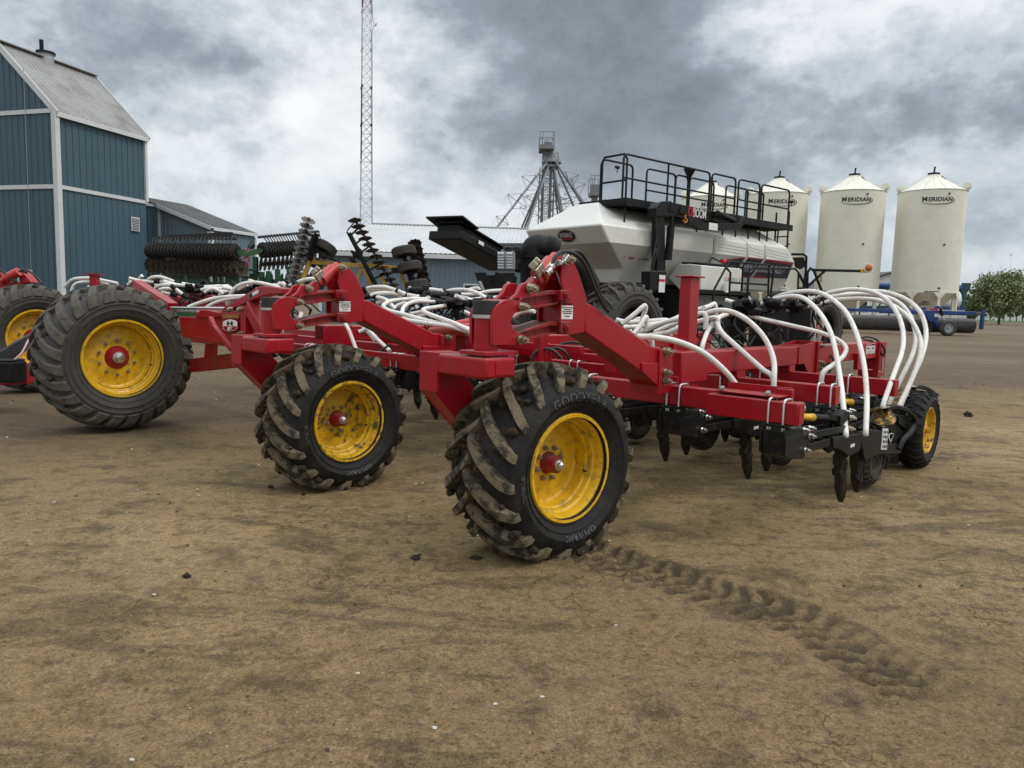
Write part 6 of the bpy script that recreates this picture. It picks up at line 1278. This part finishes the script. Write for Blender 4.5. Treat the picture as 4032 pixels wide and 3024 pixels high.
# length of the right wall from where its far edge falls in the picture
def hit(px_, py_, p, d):
    r_ = ray(px_, py_); t = (r_.x * p.y - r_.y * p.x) / (r_.y * d.x - r_.x * d.y); return t
Lr = hit(570, 640, bc, bd); Wd = hit(0, 250, bc, bl) * 2.0 + .2
rz_ = bz(2, 172, bc + bl * Wd / 2)
print('BARN', ez, mz, Lr, Wd, rz_)
pR = bc + bd * Lr; pL = bc + bl * Wd; pLR = pL + bd * Lr
def zt_g(t): return ez + (rz_ - ez) * (1 - abs(2 * t - 1))
m = MB(); ribwall(m, pL, bc, 0, zt_g, .42, -bd); wf = m.build('front_wall', m_bsid, barn, angle=20)
m = MB(); ribwall(m, bc, pR, 0, lambda t: ez, .42, -bl); ws = m.build('side_wall', m_bsid, barn, angle=20)
m = MB(); ribwall(m, pR, pLR, 0, zt_g, .42, bd); m.build('rear_wall', m_bsid, barn, angle=20); m = MB(); ribwall(m, pLR, pL, 0, lambda t: ez, .42, bl); m.build('side_wall', m_bsid, barn, angle=20)
ov = .22; rg = bc + bl * Wd / 2
m = MB(); k_ = (rz_ - ez) / (Wd / 2)
for sg in (1, -1):
    e0 = (bc if sg > 0 else pL) - bl * ov * sg - bd * .12 + Z * (ez - k_ * ov + .12); e1 = e0 + bd * (Lr + .3); r0 = Vector((rg.x, rg.y, rz_ + .12)) - bd * .12; r1 = r0 + bd * (Lr + .3)
    ribroof(m, e0, e1, r1, r0, .3)
roof = m.build('roof', m_roofm, barn, angle=20)
m = MB()
for sg in (1, -1):
    e0 = (bc if sg > 0 else pL) - bl * ov * sg - bd * .1 + Z * (ez - k_ * ov); r0 = Vector((rg.x, rg.y, rz_)) - bd * .1
    m.bar(e0, r0, .07, .3, Z); m.bar(e0 + bd * (Lr + .25), r0 + bd * (Lr + .25), .07, .3, Z); m.bar(e0 - Z * .02, e0 + bd * (Lr + .2) - Z * .02, .08, .26, Z)
m.build('rake_trim', m_trim, roof)
m = MB(); m.bar(Vector((rg.x, rg.y, rz_ + .16)) - bd * .12, Vector((rg.x, rg.y, rz_ + .16)) + bd * (Lr + .18), .5, .05); m.build('ridge_cap', m_roofm, roof)
m = MB(); o2 = -bd * .05 - bl * .05
m.box(bc + o2 * 1.0 + Z * (ez / 2 - .1), (.28, .28, ez - .2), (bd, bl, Z)); m.build('corner_trim', m_trim, barn); m = MB(); m.box(pR - bl * .05 + Z * ((ez + mz) / 2), (.18, .18, ez - mz), (bd, bl, Z))
m.build('corner_trim', m_trim, barn)
for zz2 in (mz, ez - .05):
    m = MB(); m.bar(bc - bd * .06 + bl * .16 + Z * zz2, pL - bd * .06 + Z * zz2, .06, .22, Z); m.build('band_trim', m_trim, barn)
m = MB(); m.bar(bc - bl * .06 + bd * .16 + Z * mz, pR - bl * .06 + bd * .1 + Z * mz, .06, .2, Z); m.build('band_trim', m_trim, barn)
lo_ = [onplane(*q('z1', x, y), bc - bl * .06, bl) for x, y in ((777, 1137), (825, 1143), (825, 1222), (777, 1220))]
lc = sum(lo_, Vector()) / 4; lw_ = (lo_[1] - lo_[0]).length; lh = (lo_[3] - lo_[0]).length
m = MB(); m.box(lc - bl * .03, (lw_, .06, lh), (bd, bl, Z)); lv = m.build('louvre_frame', m_trim, barn); m = MB(); m.box(lc - bl * .07, (lw_ * .8, .02, lh * .84), (bd, bl, Z)); m.build('louvre_opening', m_ink, lv)
m = MB(); [m.box(lc - bl * .09 + Z * (lh * (.36 - .12 * k)), (lw_ * .8, .05, lh * .045), (bd, bl, Z)) for k in range(7)]; m.build('louvre_slat', m_trim, lv)
vt = Vector((rg.x, rg.y, rz_ + .28)) + bd * hit(180, 215, rg, bd)
m = MB(); rt = Matrix.Translation(vt) @ Matrix.Rotation(-PI / 2, 4, 'Y'); m.lathe([(-.7, .40), (.05, .40), (.06, .46), (.18, .46), (.2, .3), (.22, .001)], 24, rt); m.build('roof_vent', m_galv, barn); m = MB(); m.lathe([(.08, .5), (.2, .5), (.22, .2), (.25, .001)], 20, rt); m.bar(vt + Z * .2 - bd * .25, vt + Z * .8 - bd * .25, .13, .17); m.build('vent_cap', m_blk, barn)
m = MB(); a = onplane(*q('z1', 140, 250), bc - bd * .1, bd); b = onplane(*q('z1', 185, 1450), bc - bd * .1, bd); m.cyl(a, b, .018, 5); m.build('ground_wire', m_galv, barn)
m = MB(); wq = onplane(342, 1098, bc - bd * .06, bd); wq = onplane(345, 1102, bc - bl * .06, bl) if False else wq; P = onplane(100, 1095, bc - bd * .08, bd); m.box(P, (1.0, .08, .9), (bl, bd, Z)); wn = m.build('window', m_trim, barn); m = MB(); m.box(P - bd * .05, (.8, .03, .7), (bl, bd, Z)); m.build('pane', m_bsid, wn)
# lower wing: gable end to the right of the barn, its dark roof running away
WY = 47.0; g1 = D(831, 897, WY); e_z = g1.z; g1.z = 0
wa = R_(18); wdv = Vector((math.sin(wa), math.cos(wa), 0)); wl = Vector((-math.cos(wa), math.sin(wa), 0))
g0t = hit(628, 812, g1, wl); g0 = g1 + wl * g0t; z0 = bz(628, 812, g0); far = hit(1004, 924, g1, wdv); sl_ = (z0 - e_z) / g0t
wing = empty('barn_wing', g1 + wl * 4 + wdv * 6, 'lower slate blue barn wing with a dark sloping roof right of the tall barn', 'barn')
print('WING', e_z, z0, g0t, far)
W2_ = g0t + 1.6
m = MB(); ribwall(m, g0, g1, 0, lambda t: z0 + (e_z - z0) * t, .3, -wdv); m.build('front_wall', m_bsid2, wing, angle=20)
m = MB(); ribwall(m, g1, g1 + wdv * far, 0, lambda t: e_z, .3, -wl); m.build('side_wall', m_bsid2, wing, angle=20)
m = MB(); b0_ = g0 + wl * .02; b1_ = b0_ + Vector((-math.cos(R_(-20)), math.sin(R_(-20)), 0)) * 2.6; ribwall(m, b1_, b0_, 0, lambda t: z0 + .25 * (1 - t), .3, Vector((0, -1, 0))); m.build('link_wall', m_bsid, wing, angle=20)
rv = g1 + wl * W2_; rzz = e_z + sl_ * W2_
m = MB(); ribroof(m, g1 - wl * .2 - wdv * .3 + Z * (e_z - sl_ * .2 + .1), g1 - wl * .2 + wdv * (far + .2) + Z * (e_z - sl_ * .2 + .1), rv + wdv * (far + .2) + Z * (rzz + .1), rv - wdv * .3 + Z * (rzz + .1), .3); ribroof(m, rv + wl * W2_ * .7 - wdv * .3 + Z * (rzz - sl_ * W2_ * .7), rv + wl * W2_ * .7 + wdv * far + Z * (rzz - sl_ * W2_ * .7), rv + wdv * far + Z * (rzz + .1), rv - wdv * .3 + Z * (rzz + .1), .3); rf = m.build('roof', m_roofd, wing, angle=20)
m = MB(); m.bar(g1 - wl * .2 - wdv * .28 + Z * (e_z - .05), g0 - wdv * .28 + Z * (z0 - .0), .06, .22, Z); m.bar(g1 - wl * .2 + Z * (e_z - .08), g1 - wl * .2 + wdv * far + Z * (e_z - .08), .06, .16, Z); m.bar(b0_ + Z * z0 + wdv * -.1, b1_ + Z * (z0 + .25), .06, .16, Z); m.build('rake_trim', m_trim, rf)
m = MB(); m.box(g1 + Z * (e_z / 2 - .1) - wdv * .04, (.28, .28, e_z - .3), (wdv, wl, Z)); m.build('corner_trim', m_trim, wing); m = MB(); m.box(g0 - wdv * .06 + Z * (z0 / 2), (.12, .12, z0 - .1), (wdv, wl, Z)); m.build('corner_trim', m_trim, wing); m = MB(); m.box(g1 + wdv * far + Z * (e_z / 2 - .1), (.15, .15, e_z - .3), (wdv, wl, Z)); m.build('corner_trim', m_trim, wing)
# long shed with the white roof
SY = 46.0; s0 = D(1262, 970, SY); s1 = D(2420, 1000, SY + 1.0); sz = s0.z - .35; s0.z = 0; s1.z = 0
shed = empty('long_shed', (s0 + s1) / 2, 'long slate blue shed with a white sheet roof behind the folded implements', 'shed'); sdv = (s1 - s0).normalized(); sb = Vector((-sdv.y, sdv.x, 0)); sw = 16.0
m = MB(); ribwall(m, s0, s1, 0, lambda t: sz, .3, -sb); m.build('front_wall', m_bsid2, shed, angle=20)
m = MB(); ribwall(m, s0 + sb * sw, s0, 0, lambda t: sz, .3, -sdv); m.build('end_wall', m_bsid2, shed, angle=20)
r0 = onplane(1462, 882, s0 + sb * 8, sb); rz3 = r0.z
m = MB(); ea = s0 - sdv * .3 - sb * .4 + Z * (sz + .02); eb_ = s1 - sb * .4 + Z * (sz + .02); ra = s0 + sb * 8 + Z * rz3; ra = Vector((r0.x, r0.y, rz3)); rb_ = s1 + sb * 8 + Z * rz3
nrm_l = (eb_ - ea).length; ribroof(m, ea + Z * .1, eb_ + Z * .1, rb_, ra, .3); m.add([ea + Z * .1, ra, s0 + sb * sw - sdv * .3 + Z * sz], [(0, 1, 2)]); ribroof(m, s0 + sb * (sw + .4) + Z * sz, s1 + sb * (sw + .4) + Z * sz, rb_, ra, .3); sr = m.build('roof', m_roofw, shed, angle=20)
m = MB(); m.bar(ea - Z * .08, eb_ - Z * .08, .08, .26, Z); m.bar(ra + Z * .06, rb_ + Z * .06, .3, .06, Z); m.build('eave_trim', m_trim, sr)
m = MB(); m.box(s0 - sb * .05 + Z * (sz / 2), (.2, .2, sz), (sdv, sb, Z)); m.build('corner_trim', m_trim, shed)
wq = onplane(1856, 1135, s0 - sb * .06, sb); m = MB(); m.box(wq - Z * .1, (1.0, .08, .75), (sdv, sb, Z)); wn = m.build('window', m_trim, shed); m = MB(); m.box(wq - Z * .12 - sb * .05, (.85, .02, .6), (sdv, sb, Z)); m.build('pane', m_ink, wn)
# ================================================================== FOLDED IMPLEMENTS
m_green = mat('implement_green', (.008, .075, .018), .4, dirt=DUST, amt=.3, scale=2); m_dsk = mat('muddy_disc_steel', (.045, .032, .022), .65, .3, dirt=(.11, .082, .058), amt=.8, scale=6); m_disc2 = mat('worn_disc_steel', (.12, .105, .095), .5, .55, dirt=(.09, .07, .05), amt=.8, scale=5); m_dkm = mat('dirty_black_steel', (.013, .012, .011), .6, dirt=(.04, .033, .026), amt=.8, scale=7)
def notched(m, c, ax, r, n=12, th=.008, cup=.18, teeth=10):
    ax = ax.normalized(); a = ax.orthogonal().normalized(); b = ax.cross(a); vs = []; k = teeth * 4
    for off in (0, th):
        for rr in (.0, .35, .75, 1):
            for j in range(k):
                w_ = 2 * PI * j / k; e = r * rr * (1 - (.13 if rr == 1 and j % 4 < 2 else 0)); vs.append(c + ax * (off + cup * r * rr * rr) + (a * math.cos(w_) + b * math.sin(w_)) * max(e, .003))
    fs = []
    for o in (0, 4):
        for i in range(3):
            for j in range(k): j2 = (j + 1) % k; fs.append(((o + i) * k + j, (o + i) * k + j2, (o + i + 1) * k + j2, (o + i + 1) * k + j))
    for j in range(k): j2 = (j + 1) % k; fs.append((3 * k + j, 3 * k + j2, 7 * k + j2, 7 * k + j))
    m.add(vs, fs)
def gang(root, p0, p1, n, r, mt, ax=None, cup=.18, axle=.04):
    ax = ax or (p1 - p0); m = MB(); m.cyl(p0 - (p1 - p0) * .03, p1 + (p1 - p0) * .03, axle, 10); g = m.build('disc_gang_axle', m_dkm, root)
    for k in range(n): m = MB(); notched(m, p0.lerp(p1, k / (n - 1)), ax, r, cup=cup); m.cyl(p0.lerp(p1, k / (n - 1)) - ax.normalized() * .05, p0.lerp(p1, k / (n - 1)) + ax.normalized() * .05, axle * 1.8, 10); m.build('disc_blade', mt, g, angle=25)
    return g
gy = 25.0; gr = empty('folded_tillage_tool', Vector((D(790, 1200, gy).x, gy, 0)), 'green folded tillage tool with black ringed rollers and disc rows', 'tillage tool')
def GX(x, y, dy=0): return D(*q('h3', x, y), gy + dy)
def roller(p0, p1, r, n):
    d = (p1 - p0).normalized(); m = MB(); m.cyl(p0, p1, r * .82, 28); c = m.build('packer_roller', m_dkm, gr)
    a = d.orthogonal().normalized(); b = d.cross(a)
    for k in range(n):
        m = MB(); cc = p0.lerp(p1, (k + .5) / n); mt = Matrix((( d.x, a.x, b.x, cc.x), (d.y, a.y, b.y, cc.y), (d.z, a.z, b.z, cc.z), (0, 0, 0, 1)))
        m.lathe([(-.03, r * .8), (-.022, r * .96), (0, r), (.022, r * .96), (.03, r * .8)], 32, mt, close=True)
        for j in range(12): w_ = 2 * PI * (j + (k % 2) * .5) / 12; pp = cc + (a * math.cos(w_) + b * math.sin(w_)) * r * 1.0; m.box(pp, (.05, .03, .03), (d, a * math.cos(w_) + b * math.sin(w_), d.cross(a * math.cos(w_) + b * math.sin(w_))))
        m.build('roller_ring', m_dkm, c)
    m = MB(); m.cyl(p1, p1 + d * .02, r * .5, 20); m.build('roller_hub', m_blk, c)
    return c
roller(GX(130, 395, .9), GX(1415, 412, -.2), .268, 26)
r2 = roller(GX(2600, 330, 2.6), GX(1765, 390, .0), .255, 24)
def tines(p0, p1, q0, q1, n, name='scraper_tines'):
    m = MB(); m.bar(p0, p1, .09, .06)
    for k in range(n):
        a, b = p0.lerp(p1, (k + .5) / n), q0.lerp(q1, (k + .5) / n); m.tube([a, a.lerp(b, .5) + Z * .09, b], .02, 5, 4); m.box(a + Z * .03, (.07, .06, .06))
    m.build(name, m_dkm, gr)
tines(GX(200, 208, .8), GX(1400, 228, -.3), GX(150, 300, .5), GX(1330, 300, -.5), 22); tines(GX(1720, 205, .2), GX(2600, 120, 2.6), GX(1850, 300, -.2), GX(2640, 220, 2.3), 22)
m = MB(); m.bar(GX(430, 200, 1.1), GX(1330, 160, .8), .12, .14)
for k in range(9): c = GX(470, 180, 1.1).lerp(GX(1290, 135, .8), k / 8); m.box(c, (.28, .1, .05)); m.bar(c - Z * .02, c - Z * .2 + Vector((.05, 0, 0)), .04, .04)
m.build('comb_bar', m_dkm, gr)
gang(gr, GX(160, 612, .8), GX(1470, 655, -.3), 17, .285, m_dsk, Vector((.82, -.55, .05)))
gang(gr, GX(1780, 590, .3), GX(2560, 540, 2.4), 14, .27, m_dsk, Vector((-.85, -.5, .1))); gang(gr, GX(1700, 850, .6), GX(2500, 800, 2.6), 12, .26, m_dkm, Vector((-.85, -.5, .1)))
m = MB()
for P in ([(1415, 385), (1430, 370), (1530, 385), (1565, 430), (1560, 470), (1530, 488), (1430, 460)], [(1560, 425), (1600, 400), (1730, 355), (1780, 370), (1780, 405), (1740, 440), (1570, 472)]): m.prism([GX(x, y, -.5) for x, y in P], Vector((0, .05, 0)))
m.build('roller_arm', m_green, gr)
m = MB()
for x0_, y0_, x1_, y1_, dy in ((1640, 480, 1700, 760, .2), (1370, 535, 1510, 590, .4), (1520, 655, 1700, 690, .1), (460, 760, 640, 850, .6), (680, 750, 1000, 860, .5), (1050, 745, 1110, 860, .4), (1150, 760, 1190, 860, .4), (1240, 770, 1420, 860, .3), (1480, 760, 1560, 860, .3), (1590, 730, 1690, 870, .3), (1720, 700, 1790, 860, .3), (1830, 690, 1890, 860, .3), (1960, 660, 2020, 900, .5), (2130, 620, 2190, 900, .7), (1640, 740, 1780, 790, .25), (400, 735, 440, 870, .7), (450, 830, 1580, 900, .9)):
    a, b = GX(x0_, y0_, dy), GX(x1_, y1_, dy); m.box((a + b) / 2 + Vector((0, .1, 0)), (abs(b.x - a.x), .2, abs(a.z - b.z)))
a = GX(1000, 900, .8); m.box(Vector((a.x, gy + .8, .9)), (5.5, .5, .25)); m.build('tool_frame', m_green, gr, bevel=.01)
m = MB(); m.bar(GX(380, 720, .5), GX(1520, 735, -.1), .12, .2); m.bar(GX(400, 515, .6), GX(1450, 530, .2), .2, .12); m.build('gang_beam', m_dkm, gr)
m = MB(); m.tube([GX(1485, 515, -.4), GX(1540, 500, -.4), GX(1575, 480, -.4), GX(1590, 520, -.4), GX(1540, 620, -.4)], .025, 6, 4); m.tube([GX(1500, 400, -.4), GX(1550, 385, -.4), GX(1590, 370, -.4)], .025, 6, 3); m.build('red_hose', m_redink, gr)
m = MB(); m.tube([GX(1570, 370), GX(1590, 300), GX(1640, 250), GX(1650, 330), GX(1600, 370)], .02, 6, 4); m.cyl(GX(1610, 360), GX(1660, 300), .07, 10); m.build('black_hose', m_bhose, gr)
# yellow framed disc harrow, wings folded upright
dy_ = 22.5; dh = empty('folded_disc_harrow', Vector((D(1400, 1200, dy_).x, dy_, 0)), 'yellow framed disc harrow with folded wings, upright disc gangs and small tyres', 'disc harrow')
def HX(x, y, dy=0): return D(*q('h4', x, y), dy_ + dy)
gang(dh, HX(350, 130), HX(120, 1060, .3), 12, .225, m_disc2, (HX(350, 130) - HX(120, 1060)) + Vector((.5, -.95, 0)), cup=-.12)
gang(dh, HX(1020, 130, .0), HX(1570, 1075, .4), 12, .215, m_disc2, (HX(1020, 130) - HX(1570, 1075)) + Vector((.7, .5, .5)), cup=-.12)
gang(dh, HX(1890, 490, .6), HX(2040, 1130, .7), 8, .235, m_dkm, Vector((-.25, .55, .8)), cup=.1)
gang(dh, HX(1060, 560, .9), HX(990, 740, 1.0), 3, .22, m_dkm, Vector((.5, .3, .6)), cup=.1)
m = MB(); m.bar(HX(470, 330, .1), HX(370, 720, .2), .16, .14); m.bar(HX(420, 340, -.1), HX(340, 700, 0), .07, .07); m.bar(HX(940, 320, -.2), HX(1330, 1080, .1), .13, .10); m.bar(HX(910, 290, -.3), HX(1010, 170, -.2), .035, .035); m.bar(HX(905, 300, -.25), HX(1290, 1060, .05), .05, .05)
for k in range(6):
    t = (k + .3) / 6; a, b = HX(940, 320, -.2).lerp(HX(1330, 1080, .1), t), HX(1060, 200).lerp(HX(1520, 1000, .4), t); m.bar(a, b, .05, .05)
for k in range(4): t = (k + .4) / 4; m.bar(HX(460, 360).lerp(HX(370, 720, .2), t), HX(310, 260).lerp(HX(210, 700, .2), t), .06, .06)
m.bar(HX(1740, 640, .2), HX(1850, 1060, .2), .22, .12); m.bar(HX(1780, 660), HX(1890, 1000), .08, .08); m.bar(HX(1560, 870, 0), HX(1700, 860, 0), .2, .16); m.bar(HX(540, 640), HX(800, 750), .12, .07); m.bar(HX(550, 700, .2), HX(560, 600, .2), .2, .2); m.build('gang_frame', m_blk, dh, bevel=.006)
m = MB()
for a, b, w_ in (((370, 735), (210, 1140), .13), ((380, 740), (1110, 800), .13), ((1060, 780), (1640, 830), .12), ((600, 810), (510, 1010), .12), ((1120, 840), (1050, 1020), .11), ((1160, 850), (1270, 1090), .12), ((1400, 930), (1470, 1090), .1), ((1700, 920), (1800, 1180), .12), ((380, 720), (450, 720), .16), ((830, 880), (820, 1110), .09)): m.bar(HX(*a, .3), HX(*b, .3), w_, w_)
m.build('main_frame', m_yelb, dh, bevel=.01)
def small_tyre(c, ax, r, w):
    ax = ax.normalized(); a = ax.orthogonal().normalized(); b = ax.cross(a); mt = Matrix(((ax.x, a.x, b.x, c.x), (ax.y, a.y, b.y, c.y), (ax.z, a.z, b.z, c.z), (0, 0, 0, 1))); h = w / 2; m = MB()
    pr = [(-h * .8, r * .55), (-h, r * .7), (-h, r * .88), (-h * .8, r * .97)]
    for k in range(4): x = -h * .6 + k * h * .4; pr += [(x - .02, r), (x + h * .3 - .03, r * 1.005), (x + h * .3 - .02, r * .965), (x + h * .4 - .022, r * .965)]
    pr += [(h * .8, r * .97), (h, r * .88), (h, r * .7), (h * .8, r * .55)]; m.lathe(pr, 40, mt, close=True); t = m.build('gauge_wheel', m_rubd, dh, angle=25)
    m = MB(); m.lathe([(-h * .7, r * .56), (-h * .2, r * .5), (0, r * .2), (h * .2, r * .5), (h * .7, r * .56)], 24, mt, close=True); m.build('rim', m_blk, t)
ta = Vector((.35, -.25, .9))
for x, y, dy, ax in ((590, 545, .5, Vector((.42, .35, .85))), (1735, 595, -.1, Vector((-.22, .12, 1))), (1822, 820, -.1, Vector((-.22, .12, 1))), (1925, 1085, -.1, Vector((-.22, .12, 1))), (460, 760, 1.2, Vector((.4, .2, .85))), (420, 1040, 1.2, Vector((.4, .2, .85)))): small_tyre(HX(x, y, dy), ax, .365, .27)
m = MB()
for x, y in ((1800, 690), (1900, 940)): m.cyl(HX(x - 10, y + 20), HX(x + 10, y - 30), .06, 10)
m.build('cylinder', m_galv, dh)
# ================================================================== TREES, FAR HOUSES, LOOSE CLODS
def leafmat(name, c, c2):
    m = bpy.data.materials.new(name); m.use_nodes = True; nt = m.node_tree; b = nt.nodes['Principled BSDF']; b.inputs['Roughness'].default_value = .6
    g = nt.nodes.new('ShaderNodeNewGeometry'); mx = nt.nodes.new('ShaderNodeMix'); mx.data_type = 'RGBA'; mx.inputs[6].default_value = (*c, 1); mx.inputs[7].default_value = (*c2, 1)
    nt.links.new(g.outputs['Random Per Island'], mx.inputs[0]); nt.links.new(mx.outputs[2], b.inputs['Base Color']); return m
m_leaf = leafmat('spring_leaf', (.10, .125, .05), (.30, .335, .16)); m_leafd = leafmat('poplar_leaf', (.06, .08, .04), (.12, .15, .075)); m_bark = mat('bark', (.06, .048, .038), .9, bump=.4, bscale=10)
def tree(name, c, h, rx, rz, label, n, lm, seed, leaf=.3, group=None, zc=.58, gaps=.25):
    rn = random.Random(seed); t = empty(name, c, label, 'tree', group); m = MB(); th = h * (zc - .1)
    m.tube([c, c + Vector((.05, 0, th * .5)), c + Vector((0, .1, th)), c + Vector((.1, 0, h * .85))], [h * .022, h * .018, h * .013, .02], 8)
    limbs = []
    for k in range(9):
        a = rn.uniform(0, 2 * PI); z0 = h * rn.uniform(.22, .6); p = c + Z * z0; e = c + Vector((math.cos(a) * rx * rn.uniform(.5, .85), math.sin(a) * rx * rn.uniform(.5, .85), min(h * .92, z0 + h * rn.uniform(.15, .35)))); m.tube([p, p.lerp(e, .5) + Z * h * .03, e], [h * .010, h * .007, .015], 6); limbs.append(e)
    m.build('trunk', m_bark, t)
    cl = []
    for k in range(int(34 + rx * 5)):
        while True:
            v = Vector((rn.uniform(-1, 1), rn.uniform(-1, 1), rn.uniform(-1, 1)))
            if .25 < v.length < 1: break
        v = v * (.62 + .38 * rn.random()) ; cl.append((c + Vector((v.x * rx, v.y * rx, h * zc + v.z * rz)), rn.uniform(.22, .42) * min(rx, rz)))
    m = MB(); vs = []; fs = []
    for k in range(n):
        b, r = cl[rn.randrange(len(cl))]; v = Vector((rn.gauss(0, .5), rn.gauss(0, .5), rn.gauss(0, .5))) * r; p = b + v
        a = Vector((rn.gauss(0, 1), rn.gauss(0, 1), rn.gauss(0, 1))).normalized(); u = a.orthogonal().normalized(); w_ = a.cross(u); s_ = leaf * rn.uniform(.6, 1.3); o = len(vs)
        vs += [p - u * s_, p + w_ * s_ * .5, p + u * s_, p - w_ * s_ * .5]; fs.append((o, o + 1, o + 2, o + 3))
    m.add(vs, fs); m.build('crown', lm, t)
    return t
ty0 = 135; c = D(3935, 1243, ty0); c.z = 0
tree('round_tree', c, 10.2, 4.5, 4.0, 'large round leafy tree standing on the lawn at the far right', 17000, m_leaf, 4, .27, zc=.57)
c = D(4040, 1245, 142); c.z = 0; tree('round_tree', c, 8.4, 3.2, 3.3, 'leafy tree cut by the right edge of the picture', 9000, m_leaf, 9, .27, zc=.56)
c = D(3835, 1243, 128); c.z = 0; tree('young_tree', c, 4.6, 1.5, 1.9, 'small young green tree left of the large round tree', 3600, leafmat('young_leaf', (.04, .07, .012), (.10, .14, .03)), 12, .2, zc=.56)
c = D(3862, 1243, 150); c.z = 0
pl = [(3775, 170, 9.6, 'tall narrow poplar rising behind the dark green auger'), (3808, 200, 8.2, 'thin poplar just right of the green auger spout'), (3872, 215, 7.2, 'leftmost poplar of the row under the large round tree'), (3900, 222, 6.6, 'second poplar of the far row, left of the trunk of the round tree'), (3952, 222, 7, 'poplar just right of the round tree trunk'), (3978, 215, 7.4, 'poplar second right of the round tree trunk'), (4004, 222, 7, 'poplar in front of the grey house at far right'), (4028, 215, 7.2, 'last poplar of the far row at the right edge')]
for i, (x, y, h, lb) in enumerate(pl): c = D(x, 1243, y); c.z = 0; tree('poplar_tree', c, h, .8 + .08 * (i % 3), h * .42, lb, 1500, m_leafd, 30 + i, .26, 'poplars along the far edge of the lawn', zc=.52)
for i, (x, y, w_, lb) in enumerate(((3880, 260, 12, 'pale far house between the first poplars'), (3990, 270, 14, 'pale far house behind the poplars at the right edge'), (3820, 280, 12, 'grey roofed far house behind the young tree'))):
    c = D(x, 1243, y); c.z = 0; gable_house('far_house', c, w_, 9, 3.2, 2.6, m_sid, m_shing, lb)
m = MB(); rn = random.Random(5)
for k in range(70): x = 3700 + k * 6; c = D(x, 1243, 300 + rn.uniform(-10, 10)); m.blob(Vector((c.x, c.y, rn.uniform(1, 3))), rn.uniform(3.0, 5.5), k, (1.3, 1, .75), 2, .6, 2.2)
tag(m.build('far_treeline', mat('far_foliage', (.05, .068, .04), .9, dirt=(.025, .035, .02), amt=.8, scale=.5), at=(D(3900, 1243, 300).x, 300, 0)), 'hazy far row of shrubs along the horizon behind the houses', kind='stuff')
m_clod = mat('dark_soil_clod', (.028, .021, .014), .95, bump=.8, bscale=90)
for i, (x, y, r, lb) in enumerate(((1637, 2206, .024, 'dark soil clod farther left of the two before the near wheel'), (1871, 2208, .024, 'dark soil clod nearest the big near tyre, left of it'), (735, 2275, .017, 'small dark clod alone on the bare ground at the left'), (1065, 1920, .016, 'small clod left of the middle wheel tread'), (1195, 1948, .015, 'small clod under the front of the middle wheel'), (3680, 1560, .05, 'dark clod on the ground behind the rear packer wheel'), (3812, 1640, .05, 'dark clod at right beyond the packer wheel'))):
    p = G(x, y); m = MB(); m.blob(p + Z * r * .6, r, 40 + i, (1.2, 1, .85), 3, 1.0, 2.6); m.blob(p + Vector((r * .9, 0, r * .3)), r * .5, 60 + i, (1, 1, .8), 2, .9, 2.2); tag(m.build('soil_clod', m_clod, at=p), lb, 'soil clod', 'loose soil clods')
m = MB(); rn = random.Random(17); m.mi = 0
for k in range(900):
    y = 2.2 + 16 * rn.random() ** 1.5; x = rn.uniform(-.75, .75) * y; 
    if rn.random() < .35: x = rn.uniform(-.75, -.25) * y; y = rn.uniform(5, 13)
    r = rn.choice((.0025, .0035, .005, .0035, .009)) * (.7 + y * .07); m.mi = rn.choice((0, 0, 1, 1, 1)); m.blob((x, y, r * .4), r, k, (1.3, 1, .7), 1, .5, 1.5)
tag(m.build('scattered_pebbles', [mat('pale_pebble', (.5, .47, .41), .8), mat('brown_crumb', (.075, .055, .036), .95)], at=(0, 6, 0)), 'pale pebbles and soil crumbs strewn over the yard', kind='stuff')
